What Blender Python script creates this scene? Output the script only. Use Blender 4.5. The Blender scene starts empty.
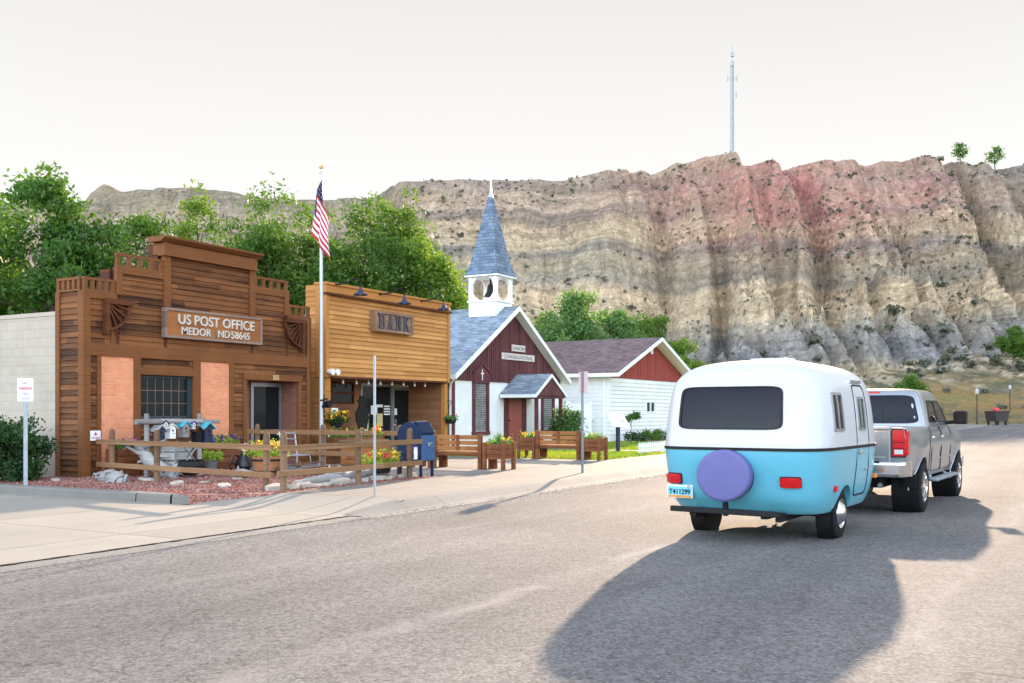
import bpy, bmesh, math, random
import numpy as np
from mathutils import Vector, Matrix
R = math.radians
random.seed(7)
rng = np.random.default_rng(11)
scene = bpy.context.scene
COL = scene.collection

# ------------------------------------------------------------------ camera, sky, sun, exposure
# world x runs along the street, y from the street towards the buildings, z up
CAMH = 1.6
cam_d = bpy.data.cameras.new('camera')
cam = bpy.data.objects.new('camera', cam_d)
COL.objects.link(cam)
cam.location = (0, 0, CAMH)
cam.rotation_euler = (R(90), 0, R(-60.3))
cam_d.sensor_width = 36
cam_d.lens = 34.98
cam_d.shift_y = 0.0688
cam_d.clip_start = 0.1
cam_d.clip_end = 6000
scene.camera = cam

SUN_EL = 16.8
SUN_DIR = Vector((.9763 * math.cos(R(SUN_EL)), .2164 * math.cos(R(SUN_EL)), math.sin(R(SUN_EL))))
world = bpy.data.worlds.new('World')
scene.world = world
world.use_nodes = True
wn = world.node_tree.nodes
wl = world.node_tree.links
sky = wn.new('ShaderNodeTexSky')
sky.sky_type = 'NISHITA'
sky.sun_disc = False
sky.sun_elevation = R(SUN_EL)
sky.sun_rotation = math.atan2(SUN_DIR.x, SUN_DIR.y)
sky.air_density = 1.0
sky.dust_density = 2.5
sky.ozone_density = 1.0
hs = wn.new('ShaderNodeHueSaturation')
hs.inputs['Saturation'].default_value = 0.66
hs.inputs['Value'].default_value = 1.7
wl.new(sky.outputs[0], hs.inputs['Color'])
# a thin bright haze veils the whole sunward half of the sky, paling from the horizon upwards
tc = wn.new('ShaderNodeTexCoord')
dotn = wn.new('ShaderNodeVectorMath'); dotn.operation = 'DOT_PRODUCT'; dotn.inputs[1].default_value = (SUN_DIR.x, SUN_DIR.y, 0)
wl.new(tc.outputs['Generated'], dotn.inputs[0])
side = wn.new('ShaderNodeMapRange'); side.interpolation_type = 'SMOOTHSTEP'; side.inputs[1].default_value = .05; side.inputs[2].default_value = .5
wl.new(dotn.outputs['Value'], side.inputs[0])
sepn = wn.new('ShaderNodeSeparateXYZ'); wl.new(tc.outputs['Generated'], sepn.inputs[0])
cl_n = wn.new('ShaderNodeTexNoise'); cl_n.inputs['Scale'].default_value = 1.6; cl_n.inputs['Detail'].default_value = 3
mpn = wn.new('ShaderNodeMapping'); mpn.inputs['Scale'].default_value = (1, 1, 4.5); wl.new(tc.outputs['Generated'], mpn.inputs[0]); wl.new(mpn.outputs[0], cl_n.inputs['Vector'])
addn = wn.new('ShaderNodeMath'); addn.operation = 'MULTIPLY_ADD'; addn.inputs[1].default_value = .05; wl.new(cl_n.outputs[0], addn.inputs[0]); wl.new(sepn.outputs[2], addn.inputs[2])
veil = wn.new('ShaderNodeValToRGB'); wl.new(addn.outputs[0], veil.inputs[0])
veil.color_ramp.elements[0].position = .20; veil.color_ramp.elements[0].color = (1, .995, .985, 1)
veil.color_ramp.elements[1].position = .44; veil.color_ramp.elements[1].color = (.80, .785, .755, 1)
vs_ = wn.new('ShaderNodeVectorMath'); vs_.operation = 'SCALE'; vs_.inputs['Scale'].default_value = 1.42
wl.new(veil.outputs[0], vs_.inputs[0])
skm = wn.new('ShaderNodeMix'); skm.data_type = 'RGBA'
wl.new(side.outputs[0], skm.inputs[0]); wl.new(hs.outputs[0], skm.inputs[6]); wl.new(vs_.outputs[0], skm.inputs[7])
wl.new(skm.outputs[2], wn['Background'].inputs['Color'])
wn['Background'].inputs['Strength'].default_value = 0.15

sd = bpy.data.lights.new('sun', 'SUN')
sd.energy = 2.3
sd.angle = R(0.9)
sd.color = (1.0, .77, .56)
sun = bpy.data.objects.new('sun', sd)
sun.rotation_euler = (-SUN_DIR).to_track_quat('-Z', 'Y').to_euler()
sun.location = (60, 15, 60)
COL.objects.link(sun)

scene.view_settings.view_transform = 'Standard'
scene.view_settings.look = 'None'
scene.view_settings.exposure = 2.3
scene.view_settings.gamma = 1
scene.view_settings.use_curve_mapping = False
scene.render.engine = 'CYCLES'
scene.cycles.max_bounces = 8
scene.cycles.transparent_max_bounces = 12

# ------------------------------------------------------------------ surveying helpers (photo measurements -> metres)
CU, CV, F = .8686, .4955, 995.0
def gp(px, py, z=.15):
    d = (CAMH - z) * F / (py - 412); t = (px - 512) / F
    return d * (CU + CV * t), d * (CV - CU * t)
def fx(px, y):
    t = (px - 512) / F
    return y / (CV - CU * t) * (CU + CV * t)
def fz(px, py, y):
    t = (px - 512) / F
    return CAMH + (412 - py) * y / (CV - CU * t) / F
def at(px, d):
    t = (px - 512) / F
    return d * (CU + CV * t), d * (CV - CU * t)
def rd(r, d):
    return d * CU + r * CV, d * CV - r * CU

# ------------------------------------------------------------------ object helpers
def tag(o, label=None, cat=None, group=None, kind=None):
    if label: o['label'] = label
    if cat: o['category'] = cat
    if group: o['group'] = group
    if kind: o['kind'] = kind
    return o
def thing(name, label, cat, loc=(0, 0, 0), rz=0, group=None):
    o = bpy.data.objects.new(name, None)
    o.empty_display_size = .2
    o.location = loc; o.rotation_euler = (0, 0, rz)
    COL.objects.link(o)
    return tag(o, label, cat, group)
def kids(o):
    return [c for c in bpy.data.objects if c.parent == o]
def dup(o, loc=None, rz=None, scale=None, label=None, parent=None):
    c = o.copy(); COL.objects.link(c)
    if parent: c.parent = parent
    if loc is not None: c.location = loc
    if rz is not None: c.rotation_euler = (0, 0, rz)
    if scale is not None: c.scale = scale if hasattr(scale, '__len__') else (scale,) * 3
    if label: c['label'] = label
    for k in kids(o): dup(k, parent=c)
    return c

class MB:
    """collects shapes; build() links them as one mesh object"""
    def __init__(s):
        s.v = []; s.f = []; s.m = Matrix(); s.sm = []; s.smooth = False
    def add(s, vs, fs, smooth=None):
        b = len(s.v)
        s.v += [tuple(s.m @ Vector(p)) for p in vs]
        s.f += [tuple(b + i for i in f) for f in fs]
        s.sm += [s.smooth if smooth is None else smooth] * len(fs)
        return s
    def box(s, x0, x1, y0, y1, z0, z1, j=.0015):
        q = lambda: random.uniform(0, j)
        x0, x1 = min(x0, x1) - q(), max(x0, x1) + q()
        y0, y1 = min(y0, y1) - q(), max(y0, y1) + q()
        z0, z1 = min(z0, z1) - q(), max(z0, z1) + q()
        return s.add([(x0, y0, z0), (x1, y0, z0), (x1, y1, z0), (x0, y1, z0), (x0, y0, z1), (x1, y0, z1), (x1, y1, z1), (x0, y1, z1)],
                     [(0, 3, 2, 1), (4, 5, 6, 7), (0, 1, 5, 4), (1, 2, 6, 5), (2, 3, 7, 6), (3, 0, 4, 7)], False)
    def bar(s, a, b, w, h=None, roll=0):
        """a beam of w x h from a to b"""
        h = h or w
        a, b = Vector(a), Vector(b)
        d = (b - a).normalized()
        up = Vector((0, 0, 1)) if abs(d.z) < .95 else Vector((0, 1, 0))
        sx = d.cross(up).normalized(); sz = sx.cross(d)
        c, n = math.cos(roll), math.sin(roll)
        sx, sz = sx * c + sz * n, sz * c - sx * n
        vs = []
        for p in (a, b):
            for (i, k) in ((-1, -1), (1, -1), (1, 1), (-1, 1)):
                vs.append(p + sx * (w / 2 * i) + sz * (h / 2 * k))
        return s.add(vs, [(0, 1, 2, 3), (7, 6, 5, 4), (0, 4, 5, 1), (1, 5, 6, 2), (2, 6, 7, 3), (3, 7, 4, 0)], False)
    def tube(s, pts, rad, n=10, cap=True, smooth=True):
        pts = [Vector(p) for p in pts]
        if not hasattr(rad, '__len__'): rad = [rad] * len(pts)
        vs = []; fs = []; pu = None
        for i, p in enumerate(pts):
            d = (pts[min(i + 1, len(pts) - 1)] - pts[max(i - 1, 0)]).normalized()
            if pu is None:
                pu = d.orthogonal().normalized()
            pu = (pu - d * pu.dot(d)).normalized()
            w = d.cross(pu)
            for k in range(n):
                a = 2 * math.pi * k / n
                vs.append(p + (pu * math.cos(a) + w * math.sin(a)) * rad[i])
        for i in range(len(pts) - 1):
            for k in range(n):
                k2 = (k + 1) % n
                fs.append((i * n + k, i * n + k2, (i + 1) * n + k2, (i + 1) * n + k))
        s.add(vs, fs, smooth)
        if cap:
            L = (len(pts) - 1) * n
            s.add(vs[:n], [tuple(reversed(range(n)))], False)
            s.add(vs[L:], [tuple(range(n))], False)
        return s
    def lathe(s, prof, n=24, axis='z', c=(0, 0, 0), smooth=True):
        """prof: (radius, height) pairs"""
        vs = []; fs = []
        for (r, h) in prof:
            for k in range(n):
                a = 2 * math.pi * k / n
                p = (r * math.cos(a), r * math.sin(a), h)
                if axis == 'y': p = (p[0], p[2], p[1])
                elif axis == 'x': p = (p[2], p[0], p[1])
                vs.append((p[0] + c[0], p[1] + c[1], p[2] + c[2]))
        for i in range(len(prof) - 1):
            for k in range(n):
                k2 = (k + 1) % n
                fs.append((i * n + k, i * n + k2, (i + 1) * n + k2, (i + 1) * n + k))
        return s.add(vs, fs, smooth)
    def prism(s, poly, d0, d1, axis='y'):
        """poly in the two other axes, extruded along axis"""
        n = len(poly)
        def mk(p, d):
            return {'y': (p[0], d, p[1]), 'x': (d, p[0], p[1]), 'z': (p[0], p[1], d)}[axis]
        vs = [mk(p, d0) for p in poly] + [mk(p, d1) for p in poly]
        fs = [tuple(range(n)), tuple(reversed(range(n, 2 * n)))]
        for i in range(n):
            k = (i + 1) % n
            fs.append((i, i + n, k + n, k))
        return s.add(vs, fs, False)
    def blob(s, c, r, n=10, m=6, jit=.15, smooth=True, seed=None):
        """lumpy ellipsoid"""
        g = random.Random(seed if seed is not None else random.random())
        rx, ry, rz = r if hasattr(r, '__len__') else (r, r, r)
        vs = []; fs = []
        for i in range(m + 1):
            th = math.pi * i / m
            for k in range(n):
                a = 2 * math.pi * k / n + (i % 2) * .2
                q = 1 + g.uniform(-jit, jit) if 0 < i < m else 1
                vs.append((c[0] + rx * q * math.sin(th) * math.cos(a), c[1] + ry * q * math.sin(th) * math.sin(a), c[2] + rz * q * math.cos(th)))
        for i in range(m):
            for k in range(n):
                k2 = (k + 1) % n
                fs.append((i * n + k, (i + 1) * n + k, (i + 1) * n + k2, i * n + k2))
        return s.add(vs, fs, smooth)
    def wall(s, x0, x1, z0, z1, y0, y1, holes=()):
        xs = sorted({x0, x1, *[h[0] for h in holes], *[h[1] for h in holes]})
        zs = sorted({z0, z1, *[h[2] for h in holes], *[h[3] for h in holes]})
        xs = [x for x in xs if x0 <= x <= x1]; zs = [z for z in zs if z0 <= z <= z1]
        for a, b in zip(xs, xs[1:]):
            for c, d in zip(zs, zs[1:]):
                mx, mz = (a + b) / 2, (c + d) / 2
                if any(h[0] < mx < h[1] and h[2] < mz < h[3] for h in holes): continue
                s.box(a, b, y0, y1, c, d, 0)
        return s
    def siding(s, x0, x1, z0, z1, y, pitch=.13, th=.022, holes=(), top=None):
        """lapped horizontal boards facing -y"""
        n = max(1, round((z1 - z0) / pitch)); p = (z1 - z0) / n
        for i in range(n):
            a, b = z0 + i * p, z0 + (i + 1) * p
            segs = [(x0, x1)]
            for h in holes:
                if h[2] < (a + b) / 2 < h[3]:
                    segs = [q for (u, w) in segs for q in ((u, min(w, h[0])), (max(u, h[1]), w)) if q[1] - q[0] > .01]
            for (u, w) in segs:
                t = th * random.uniform(.85, 1.15)
                s.add([(u, y - t, a), (w, y - t, a), (w, y - .004, b), (u, y - .004, b), (u, y + .01, a), (w, y + .01, a), (u, y + .01, b), (w, y + .01, b)],
                      [(0, 1, 2, 3), (4, 5, 1, 0), (4, 0, 3, 6), (1, 5, 7, 2), (3, 2, 7, 6)], False)
        return s
    def text(s, body, size, x, y, z, ext=.01, align='CENTER', sx=1.0, bold=0):
        """lettering standing on a wall facing -y; x,z of the baseline centre"""
        cu = bpy.data.curves.new('lettering', 'FONT')
        cu.body = body; cu.size = size; cu.extrude = ext; cu.align_x = align; cu.offset = bold
        cu.resolution_u = 4
        o = bpy.data.objects.new('lettering', cu); COL.objects.link(o)
        dg = bpy.context.evaluated_depsgraph_get()
        me = bpy.data.meshes.new_from_object(o.evaluated_get(dg))
        s.add([(x + v.co.x * sx, y - v.co.z, z + v.co.y) for v in me.vertices], [tuple(p.vertices) for p in me.polygons], False)
        bpy.data.objects.remove(o); bpy.data.curves.remove(cu); bpy.data.meshes.remove(me)
        return s
    def build(s, name, mat, parent=None, label=None, bevel=0, sharp=38):
        me = bpy.data.meshes.new(name)
        me.from_pydata(s.v, [], s.f)
        me.validate()
        if any(s.sm) and len(me.polygons) == len(s.sm):
            me.polygons.foreach_set('use_smooth', s.sm)
            me.set_sharp_from_angle(angle=R(sharp))
        me.materials.append(mat)
        o = bpy.data.objects.new(name, me); COL.objects.link(o)
        if parent: o.parent = parent
        if label: o['label'] = label
        if bevel:
            b = o.modifiers.new('bevel', 'BEVEL'); b.width = bevel; b.segments = 2; b.limit_method = 'ANGLE'; b.angle_limit = R(50)
        return o

def np_mesh(name, V, Fq, mat, parent=None, smooth=False):
    """numpy verts (n,3), faces (m,k)"""
    me = bpy.data.meshes.new(name)
    k = Fq.shape[1]; m = len(Fq)
    me.vertices.add(len(V)); me.vertices.foreach_set('co', V.astype(np.float32).ravel())
    me.loops.add(m * k); me.loops.foreach_set('vertex_index', Fq.astype(np.int32).ravel())
    me.polygons.add(m); me.polygons.foreach_set('loop_start', np.arange(0, m * k, k, dtype=np.int32))
    me.update(calc_edges=True)
    if smooth: me.polygons.foreach_set('use_smooth', np.ones(m, dtype=bool))
    me.validate()
    me.materials.append(mat)
    o = bpy.data.objects.new(name, me); COL.objects.link(o)
    if parent: o.parent = parent
    return o

def boolean_cut(o, cutters):
    """carve cutter MBs out of a mesh object"""
    obs = []
    bm_ = bmesh.new(); bm_.from_mesh(o.data); bmesh.ops.recalc_face_normals(bm_, faces=bm_.faces); bm_.to_mesh(o.data); bm_.free()
    for i, c in enumerate(cutters):
        q = c.build('cutter', o.data.materials[0]); obs.append(q)
        bm_ = bmesh.new(); bm_.from_mesh(q.data); bmesh.ops.recalc_face_normals(bm_, faces=bm_.faces); bm_.to_mesh(q.data); bm_.free()
        q.matrix_world = o.matrix_world
        b = o.modifiers.new('cut%d' % i, 'BOOLEAN'); b.operation = 'DIFFERENCE'; b.object = q; b.solver = 'EXACT'
    par = o.parent; o.parent = None
    for q in obs: q.parent = None; q.matrix_world = o.matrix_world
    dg = bpy.context.evaluated_depsgraph_get(); dg.update()
    me = bpy.data.meshes.new_from_object(o.evaluated_get(dg))
    o.modifiers.clear(); o.data = me; o.parent = par
    for q in obs: bpy.data.objects.remove(q)
    return o

# ------------------------------------------------------------------ materials
class NT:
    def __init__(s, name):
        s.mat = bpy.data.materials.new(name); s.mat.use_nodes = True
        s.t = s.mat.node_tree; s.b = s.t.nodes['Principled BSDF']
    def n(s, typ, **kw):
        o = s.t.nodes.new('ShaderNode' + typ)
        for k, v in kw.items(): setattr(o, k, v)
        return o
    def l(s, a, b): s.t.links.new(a, b)
    def val(s, x, inp):
        if isinstance(x, (int, float)): inp.default_value = x
        elif isinstance(x, tuple): inp.default_value = (*x, 1) if len(x) == 3 and inp.type == 'RGBA' else x
        else: s.l(x, inp)
    def math(s, op, a, b=0.0, c=0.0):
        o = s.n('Math', operation=op)
        for i, q in enumerate((a, b, c)): s.val(q, o.inputs[i])
        return o.outputs[0]
    def mix(s, f, a, b, mode='MIX'):
        o = s.n('Mix', data_type='RGBA', blend_type=mode)
        s.val(f, o.inputs[0]); s.val(a, o.inputs[6]); s.val(b, o.inputs[7])
        return o.outputs[2]
    def coord(s): return s.n('TexCoord').outputs['Object']
    def sep(s, v):
        o = s.n('SeparateXYZ'); s.l(v, o.inputs[0]); return o.outputs
    def comb(s, x, y, z):
        o = s.n('CombineXYZ')
        for i, q in enumerate((x, y, z)): s.val(q, o.inputs[i])
        return o.outputs[0]
    def noise(s, v, scale, detail=4, rough=.55, dist=0, d4=False):
        o = s.n('TexNoise'); o.inputs['Scale'].default_value = scale; o.inputs['Detail'].default_value = detail
        o.inputs['Roughness'].default_value = rough; o.inputs['Distortion'].default_value = dist
        if v is not None: s.l(v, o.inputs['Vector'])
        return o.outputs[0]
    def map(s, v, sc=(1, 1, 1), loc=(0, 0, 0)):
        o = s.n('Mapping'); o.inputs['Scale'].default_value = sc; o.inputs['Location'].default_value = loc
        s.l(v, o.inputs[0]); return o.outputs[0]
    def ramp(s, f, stops, interp='LINEAR'):
        o = s.n('ValToRGB'); e = o.color_ramp; e.interpolation = interp
        while len(e.elements) < len(stops): e.elements.new(.5)
        for q, (p, c) in zip(e.elements, stops):
            q.position = p; q.color = (*c, 1) if len(c) == 3 else c
        s.l(f, o.inputs[0]); return o.outputs[0]
    def rng(s, x, a, b, c, d):
        o = s.n('MapRange'); s.val(x, o.inputs[0])
        for i, q in enumerate((a, b, c, d)): o.inputs[i + 1].default_value = q
        return o.outputs[0]
    def white(s, v):
        o = s.n('TexWhiteNoise', noise_dimensions='3D'); s.l(v, o.inputs['Vector']); return o.outputs
    def bump(s, h, strength=.3, dist=.02):
        o = s.n('Bump'); o.inputs['Strength'].default_value = strength; o.inputs['Distance'].default_value = dist
        s.l(h, o.inputs['Height']); s.l(o.outputs[0], s.b.inputs['Normal'])
    def color(s, c): s.val(c, s.b.inputs['Base Color'])
    def scale_col(s, col, f):
        o = s.n('Mix', data_type='RGBA', blend_type='MULTIPLY'); o.inputs[0].default_value = 1
        s.val(col, o.inputs[6])
        g = s.comb(f, f, f); s.l(g, o.inputs[7]); return o.outputs[2]
    def set(s, rough=None, metal=None, spec=None, coat=None):
        if rough is not None: s.val(rough, s.b.inputs['Roughness'])
        if metal is not None: s.b.inputs['Metallic'].default_value = metal
        if spec is not None: s.b.inputs['Specular IOR Level'].default_value = spec
        if coat is not None: s.b.inputs['Coat Weight'].default_value = coat; s.b.inputs['Coat Roughness'].default_value = .06
        return s

def plain(name, col, rough=.6, var=.15, scale=6, metal=0, spec=.5, coat=None, bump=0, bs=40):
    """a colour broken up by two scales of noise"""
    t = NT(name); c = t.coord()
    f = t.rng(t.noise(c, scale, 5), .3, .7, 1 - var, 1 + var)
    t.color(t.scale_col(col, f)); t.set(rough, metal, spec, coat)
    if bump: t.bump(t.noise(c, bs, 4), bump, .01)
    return t.mat

def wood(name, col, col2, pitch=.13, run=2.6, rough=.65, vert=False, z0=0, amp=.35, grain=1.0):
    """boards with their own tint, long grain and weathering; horizontal boards, or upright ones"""
    t = NT(name); c = t.coord(); x, y, z = t.sep(c)
    u = t.math('ADD', x, t.math('MULTIPLY', y, .97))
    a, b = (u, z) if not vert else (z, u)
    row = t.math('FLOOR', t.math('DIVIDE', t.math('SUBTRACT', b, z0), pitch))
    seg = t.math('FLOOR', t.math('ADD', t.math('DIVIDE', a, run), t.math('MULTIPLY', row, .37)))
    w = t.white(t.comb(row, seg, 3.1))[0]
    g = t.noise(t.comb(t.math('MULTIPLY', a, 1.2), t.math('MULTIPLY', b, 34 * grain), w), 1.0, 5, .65, .6)
    big = t.noise(c, .9, 4, .6)
    f = t.math('ADD', t.math('MULTIPLY', w, .45), t.math('ADD', t.math('MULTIPLY', g, .75), t.math('MULTIPLY', big, .5)))
    f = t.rng(f, .55, 1.12, 0, 1)
    k = t.mix(f, col, col2)
    kn = t.noise(c, 7, 3, .5)
    k = t.mix(t.rng(kn, .64, .8, 0, amp), k, tuple(q * .35 for q in col))
    t.color(k); t.set(t.rng(g, .2, .8, rough - .1, rough + .15), spec=.18)
    t.bump(g, .35, .008)
    return t.mat

def bricky(name, c1, c2, mortar, bw, bh, ms=.012, axis='sum', rough=.85, off=.5, bump=.5, vs=1.0, blotch=.25):
    t = NT(name); c = t.coord(); x, y, z = t.sep(c)
    u = {'sum': t.math('ADD', x, y), 'x': x, 'y': y}[axis]
    v = t.math('MULTIPLY', z, vs)
    o = t.n('TexBrick'); t.l(t.comb(u, v, 0), o.inputs['Vector'])
    o.offset = off
    for k, q in (('Color1', c1), ('Color2', c2), ('Mortar', mortar)): o.inputs[k].default_value = (*q, 1)
    o.inputs['Scale'].default_value = 1; o.inputs['Mortar Size'].default_value = ms
    o.inputs['Brick Width'].default_value = bw; o.inputs['Row Height'].default_value = bh; o.inputs['Bias'].default_value = 0
    o.inputs['Mortar Smooth'].default_value = .2
    f = t.rng(t.noise(c, 1.3, 5, .6), .3, .7, 1 - blotch, 1 + blotch)
    f2 = t.rng(t.noise(c, 45, 3, .6), .25, .75, .85, 1.15)
    t.color(t.scale_col(t.scale_col(o.outputs[0], f), f2)); t.set(rough, spec=.25)
    h = t.math('ADD', t.math('MULTIPLY', o.outputs[1], -1), t.math('MULTIPLY', t.noise(c, 60, 3), .25))
    t.bump(h, bump, .012)
    return t.mat

def leafmat(name, a, b, trans=.45, scale=.5):
    t = NT(name); c = t.coord()
    oi = t.n('ObjectInfo').outputs['Random']
    n1 = t.noise(c, scale, 3); n2 = t.noise(c, 9, 2)
    f = t.rng(t.math('ADD', t.math('MULTIPLY', n1, .8), t.math('MULTIPLY', n2, .5)), .42, .88, 0, 1)
    k = t.mix(f, a, b)
    k = t.scale_col(k, t.rng(oi, 0, 1, .88, 1.12))
    t.color(k); t.set(.5, spec=.3)
    tr = t.n('BsdfTranslucent'); t.l(t.mix(1.0, k, (1.5, 1.5, .6), 'MULTIPLY'), tr.inputs[0])
    mx = t.n('MixShader'); mx.inputs[0].default_value = trans
    t.l(t.b.outputs[0], mx.inputs[1]); t.l(tr.outputs[0], mx.inputs[2])
    t.l(mx.outputs[0], t.t.nodes['Material Output'].inputs['Surface'])
    return t.mat

def glass(name, col=(.010, .014, .016), rough=.04):
    t = NT(name); c = t.coord()
    t.color(col); t.set(rough, spec=.22)
    t.bump(t.noise(c, 1.2, 2), .03, .02)
    return t.mat

M = {}
M['po_wood'] = wood('post_office_siding', (.245, .092, .031), (.050, .0185, .0085), .13, 2.2)
M['po_trim'] = wood('post_office_trim', (.215, .080, .026), (.085, .031, .012), 60, 40, amp=.2)
M['po_dark'] = wood('dark_stained_wood', (.13, .042, .016), (.06, .021, .010), .2, 2)
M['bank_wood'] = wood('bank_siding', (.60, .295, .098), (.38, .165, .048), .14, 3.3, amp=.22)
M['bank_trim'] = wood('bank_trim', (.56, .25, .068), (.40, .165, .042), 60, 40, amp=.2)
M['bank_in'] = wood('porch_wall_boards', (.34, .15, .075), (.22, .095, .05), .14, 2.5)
M['fence'] = wood('weathered_fence_wood', (.23, .14, .085), (.13, .072, .042), .4, 3, amp=.3, grain=1.6)
M['rail'] = wood('fence_rail_wood', (.32, .18, .09), (.20, .105, .05), .4, 3, amp=.25, grain=1.6)
M['bench'] = wood('bench_wood', (.26, .095, .038), (.13, .045, .02), .15, 1.6, amp=.25)
M['bench_light'] = wood('bench_slat_wood', (.42, .18, .06), (.24, .09, .03), .15, 1.6, amp=.25)
M['grey_wood'] = wood('bleached_driftwood', (.42, .40, .38), (.20, .185, .175), .3, 1.2, amp=.4)
M['church_board'] = wood('maroon_boards', (.155, .055, .055), (.075, .026, .03), .16, 4, vert=True, amp=.3)
M['maroon'] = wood('maroon_trim', (.15, .045, .05), (.09, .03, .034), .3, 3, amp=.2)
M['red_gable'] = wood('red_gable_boards', (.33, .07, .055), (.25, .05, .042), .3, 4, vert=True, amp=.15)
M['red_door'] = plain('faded_red_door', (.34, .085, .07), .45, .1)
M['stucco'] = plain('white_stucco', (.74, .74, .73), .9, .09, 1.6, bump=.25, bs=70)
M['white'] = plain('white_paint', (.80, .80, .79), .5, .05, 4)
M['white_siding'] = plain('white_vinyl_siding', (.72, .72, .72), .45, .07, 1.2)
M['vinyl'] = plain('white_vinyl', (.80, .80, .82), .4, .03, 2)
M['brick'] = bricky('salmon_brick', (.76, .285, .145), (.66, .235, .118), (.66, .33, .20), .21, .075, .008, blotch=.12)
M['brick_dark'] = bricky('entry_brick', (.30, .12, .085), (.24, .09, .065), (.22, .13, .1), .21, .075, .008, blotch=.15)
M['block'] = bricky('painted_block', (.46, .385, .31), (.445, .37, .295), (.39, .325, .262), .41, .205, .009, blotch=.08, bump=.35)
M['shingle_y'] = bricky('blue_grey_shingles', (.30, .345, .39), (.15, .185, .225), (.08, .095, .12), .30, .075, .006, 'y', .9, blotch=.15)
M['shingle_sum'] = bricky('steeple_shingles', (.20, .255, .33), (.10, .135, .185), (.06, .075, .10), .30, .14, .008, 'sum', .9, blotch=.12)
M['shingle_red'] = bricky('plum_shingles', (.215, .145, .14), (.125, .085, .082), (.08, .05, .06), .30, .075, .006, 'y', .9, blotch=.15)
M['glass'] = glass('window_glass')
M['glass_tint'] = glass('tinted_glass', (.006, .005, .010), .03)
M['stained'] = bricky('leaded_glass', (.14, .15, .15), (.05, .06, .065), (.27, .27, .25), .11, .085, .012, 'x', .2, bump=.3, blotch=.3)
M['teal'] = plain('teal_window_frame', (.02, .04, .05), .5, .1)
M['alu'] = plain('aluminium_frame', (.34, .35, .37), .35, .08, metal=.7)
M['galv'] = plain('galvanised_steel', (.27, .30, .33), .45, .18, 9, metal=.55)
M['steel_pale'] = plain('pale_flagpole_metal', (.42, .44, .47), .35, .06, 2, metal=.4)
M['chrome'] = plain('chrome', (.75, .75, .76), .12, .05, metal=1)
M['mirror'] = plain('dark_mirror', (.16, .19, .25), .08, .05, metal=1)
M['mast'] = plain('mast_steel', (.34, .36, .38), .6, .1)
M['black'] = plain('black_paint', (.006, .006, .007), .6, .2, spec=.3)
M['iron'] = plain('dark_iron', (.014, .012, .012), .65, .3, 14, spec=.3)
M['rust'] = plain('rusty_iron', (.13, .07, .045), .8, .35, 12, metal=.2)
M['rubber'] = plain('tyre_rubber', (.009, .009, .010), .85, .2, 20, spec=.25)
M['blue_box'] = plain('mailbox_blue', (.008, .019, .055), .55, .15, 5, spec=.2)
M['blue_light'] = plain('mailbox_faded_blue', (.035, .09, .20), .5, .18, 6, spec=.3)
M['sign_white'] = plain('sign_white', (.82, .82, .82), .5, .03)
M['sign_pink'] = plain('weathered_sign_face', (.70, .48, .46), .5, .08)
M['red_ink'] = plain('red_sign_ink', (.50, .04, .05), .5, .05)
M['grey_ink'] = plain('grey_sign_ink', (.22, .18, .22), .5, .05)
M['sign_wood'] = wood('carved_sign_board', (.24, .085, .03), (.34, .13, .04), .19, .9, amp=.35)
M['sign_frame'] = wood('weathered_frame', (.30, .21, .17), (.18, .11, .085), .4, 2, amp=.2)
M['letter'] = plain('pale_letter_paint', (.55, .50, .44), .7, .2, 14)
M['letter_dark'] = plain('tarnished_letter', (.22, .15, .12), .7, .2, 14)
M['bank_letter'] = plain('iron_letter', (.07, .075, .10), .5, .3, 14, metal=.3)
M['bank_board'] = wood('bank_sign_board', (.30, .18, .12), (.20, .11, .065), .1, .7, amp=.3)
M['gold'] = plain('brass_numeral', (.62, .42, .2), .4, .1)
M['trailer_white'] = plain('trailer_white_gelcoat', (.53, .535, .55), .3, .02, 3, coat=.4)
M['trailer_blue'] = plain('trailer_turquoise_gelcoat', (.105, .38, .49), .3, .03, 3, coat=.4)
M['periwinkle'] = plain('periwinkle_vinyl', (.122, .115, .285), .6, .05, 5, spec=.35)
M['red_lens'] = plain('red_lens', (.50, .008, .012), .15, .15, 30, spec=.6)
M['white_lens'] = plain('clear_lens', (.6, .55, .55), .2, .1, 30)
M['amber'] = plain('amber_lens', (.75, .2, .03), .3, .1, 30)
M['silver'] = plain('silver_metallic_paint', (.29, .30, .325), .27, .03, 3, metal=.6, coat=.5)
M['plate_blue'] = plain('licence_plate_blue', (.16, .50, .66), .5, .08, 30)
M['plate_orange'] = plain('plate_orange', (.60, .22, .03), .5, .2, 30)
M['plastic'] = plain('black_plastic', (.009, .009, .010), .6, .1, spec=.3)
M['curtain'] = plain('pale_curtain', (.45, .45, .48), .9, .15, 8)
M['bark'] = plain('tree_bark', (.13, .10, .08), .95, .3, 5, bump=.6, bs=20)
M['leaf_dark'] = leafmat('ash_leaves', (.030, .100, .026), (.12, .215, .045), .5)
M['leaf_mid'] = leafmat('cottonwood_leaves', (.042, .115, .028), (.155, .25, .046), .52)
M['leaf_bright'] = leafmat('young_leaves', (.085, .17, .032), (.20, .29, .045), .5)
M['leaf_blue'] = leafmat('pine_needles', (.075, .155, .058), (.15, .245, .085), .45)
M['leaf_shrub'] = leafmat('hedge_leaves', (.018, .05, .018), (.05, .11, .03), .3, 2)
M['leaf_plant'] = leafmat('garden_leaves', (.06, .17, .03), (.16, .30, .05), .4, 3)
M['leaf_lime'] = leafmat('lime_leaves', (.25, .38, .05), (.42, .50, .08), .4, 3)
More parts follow.
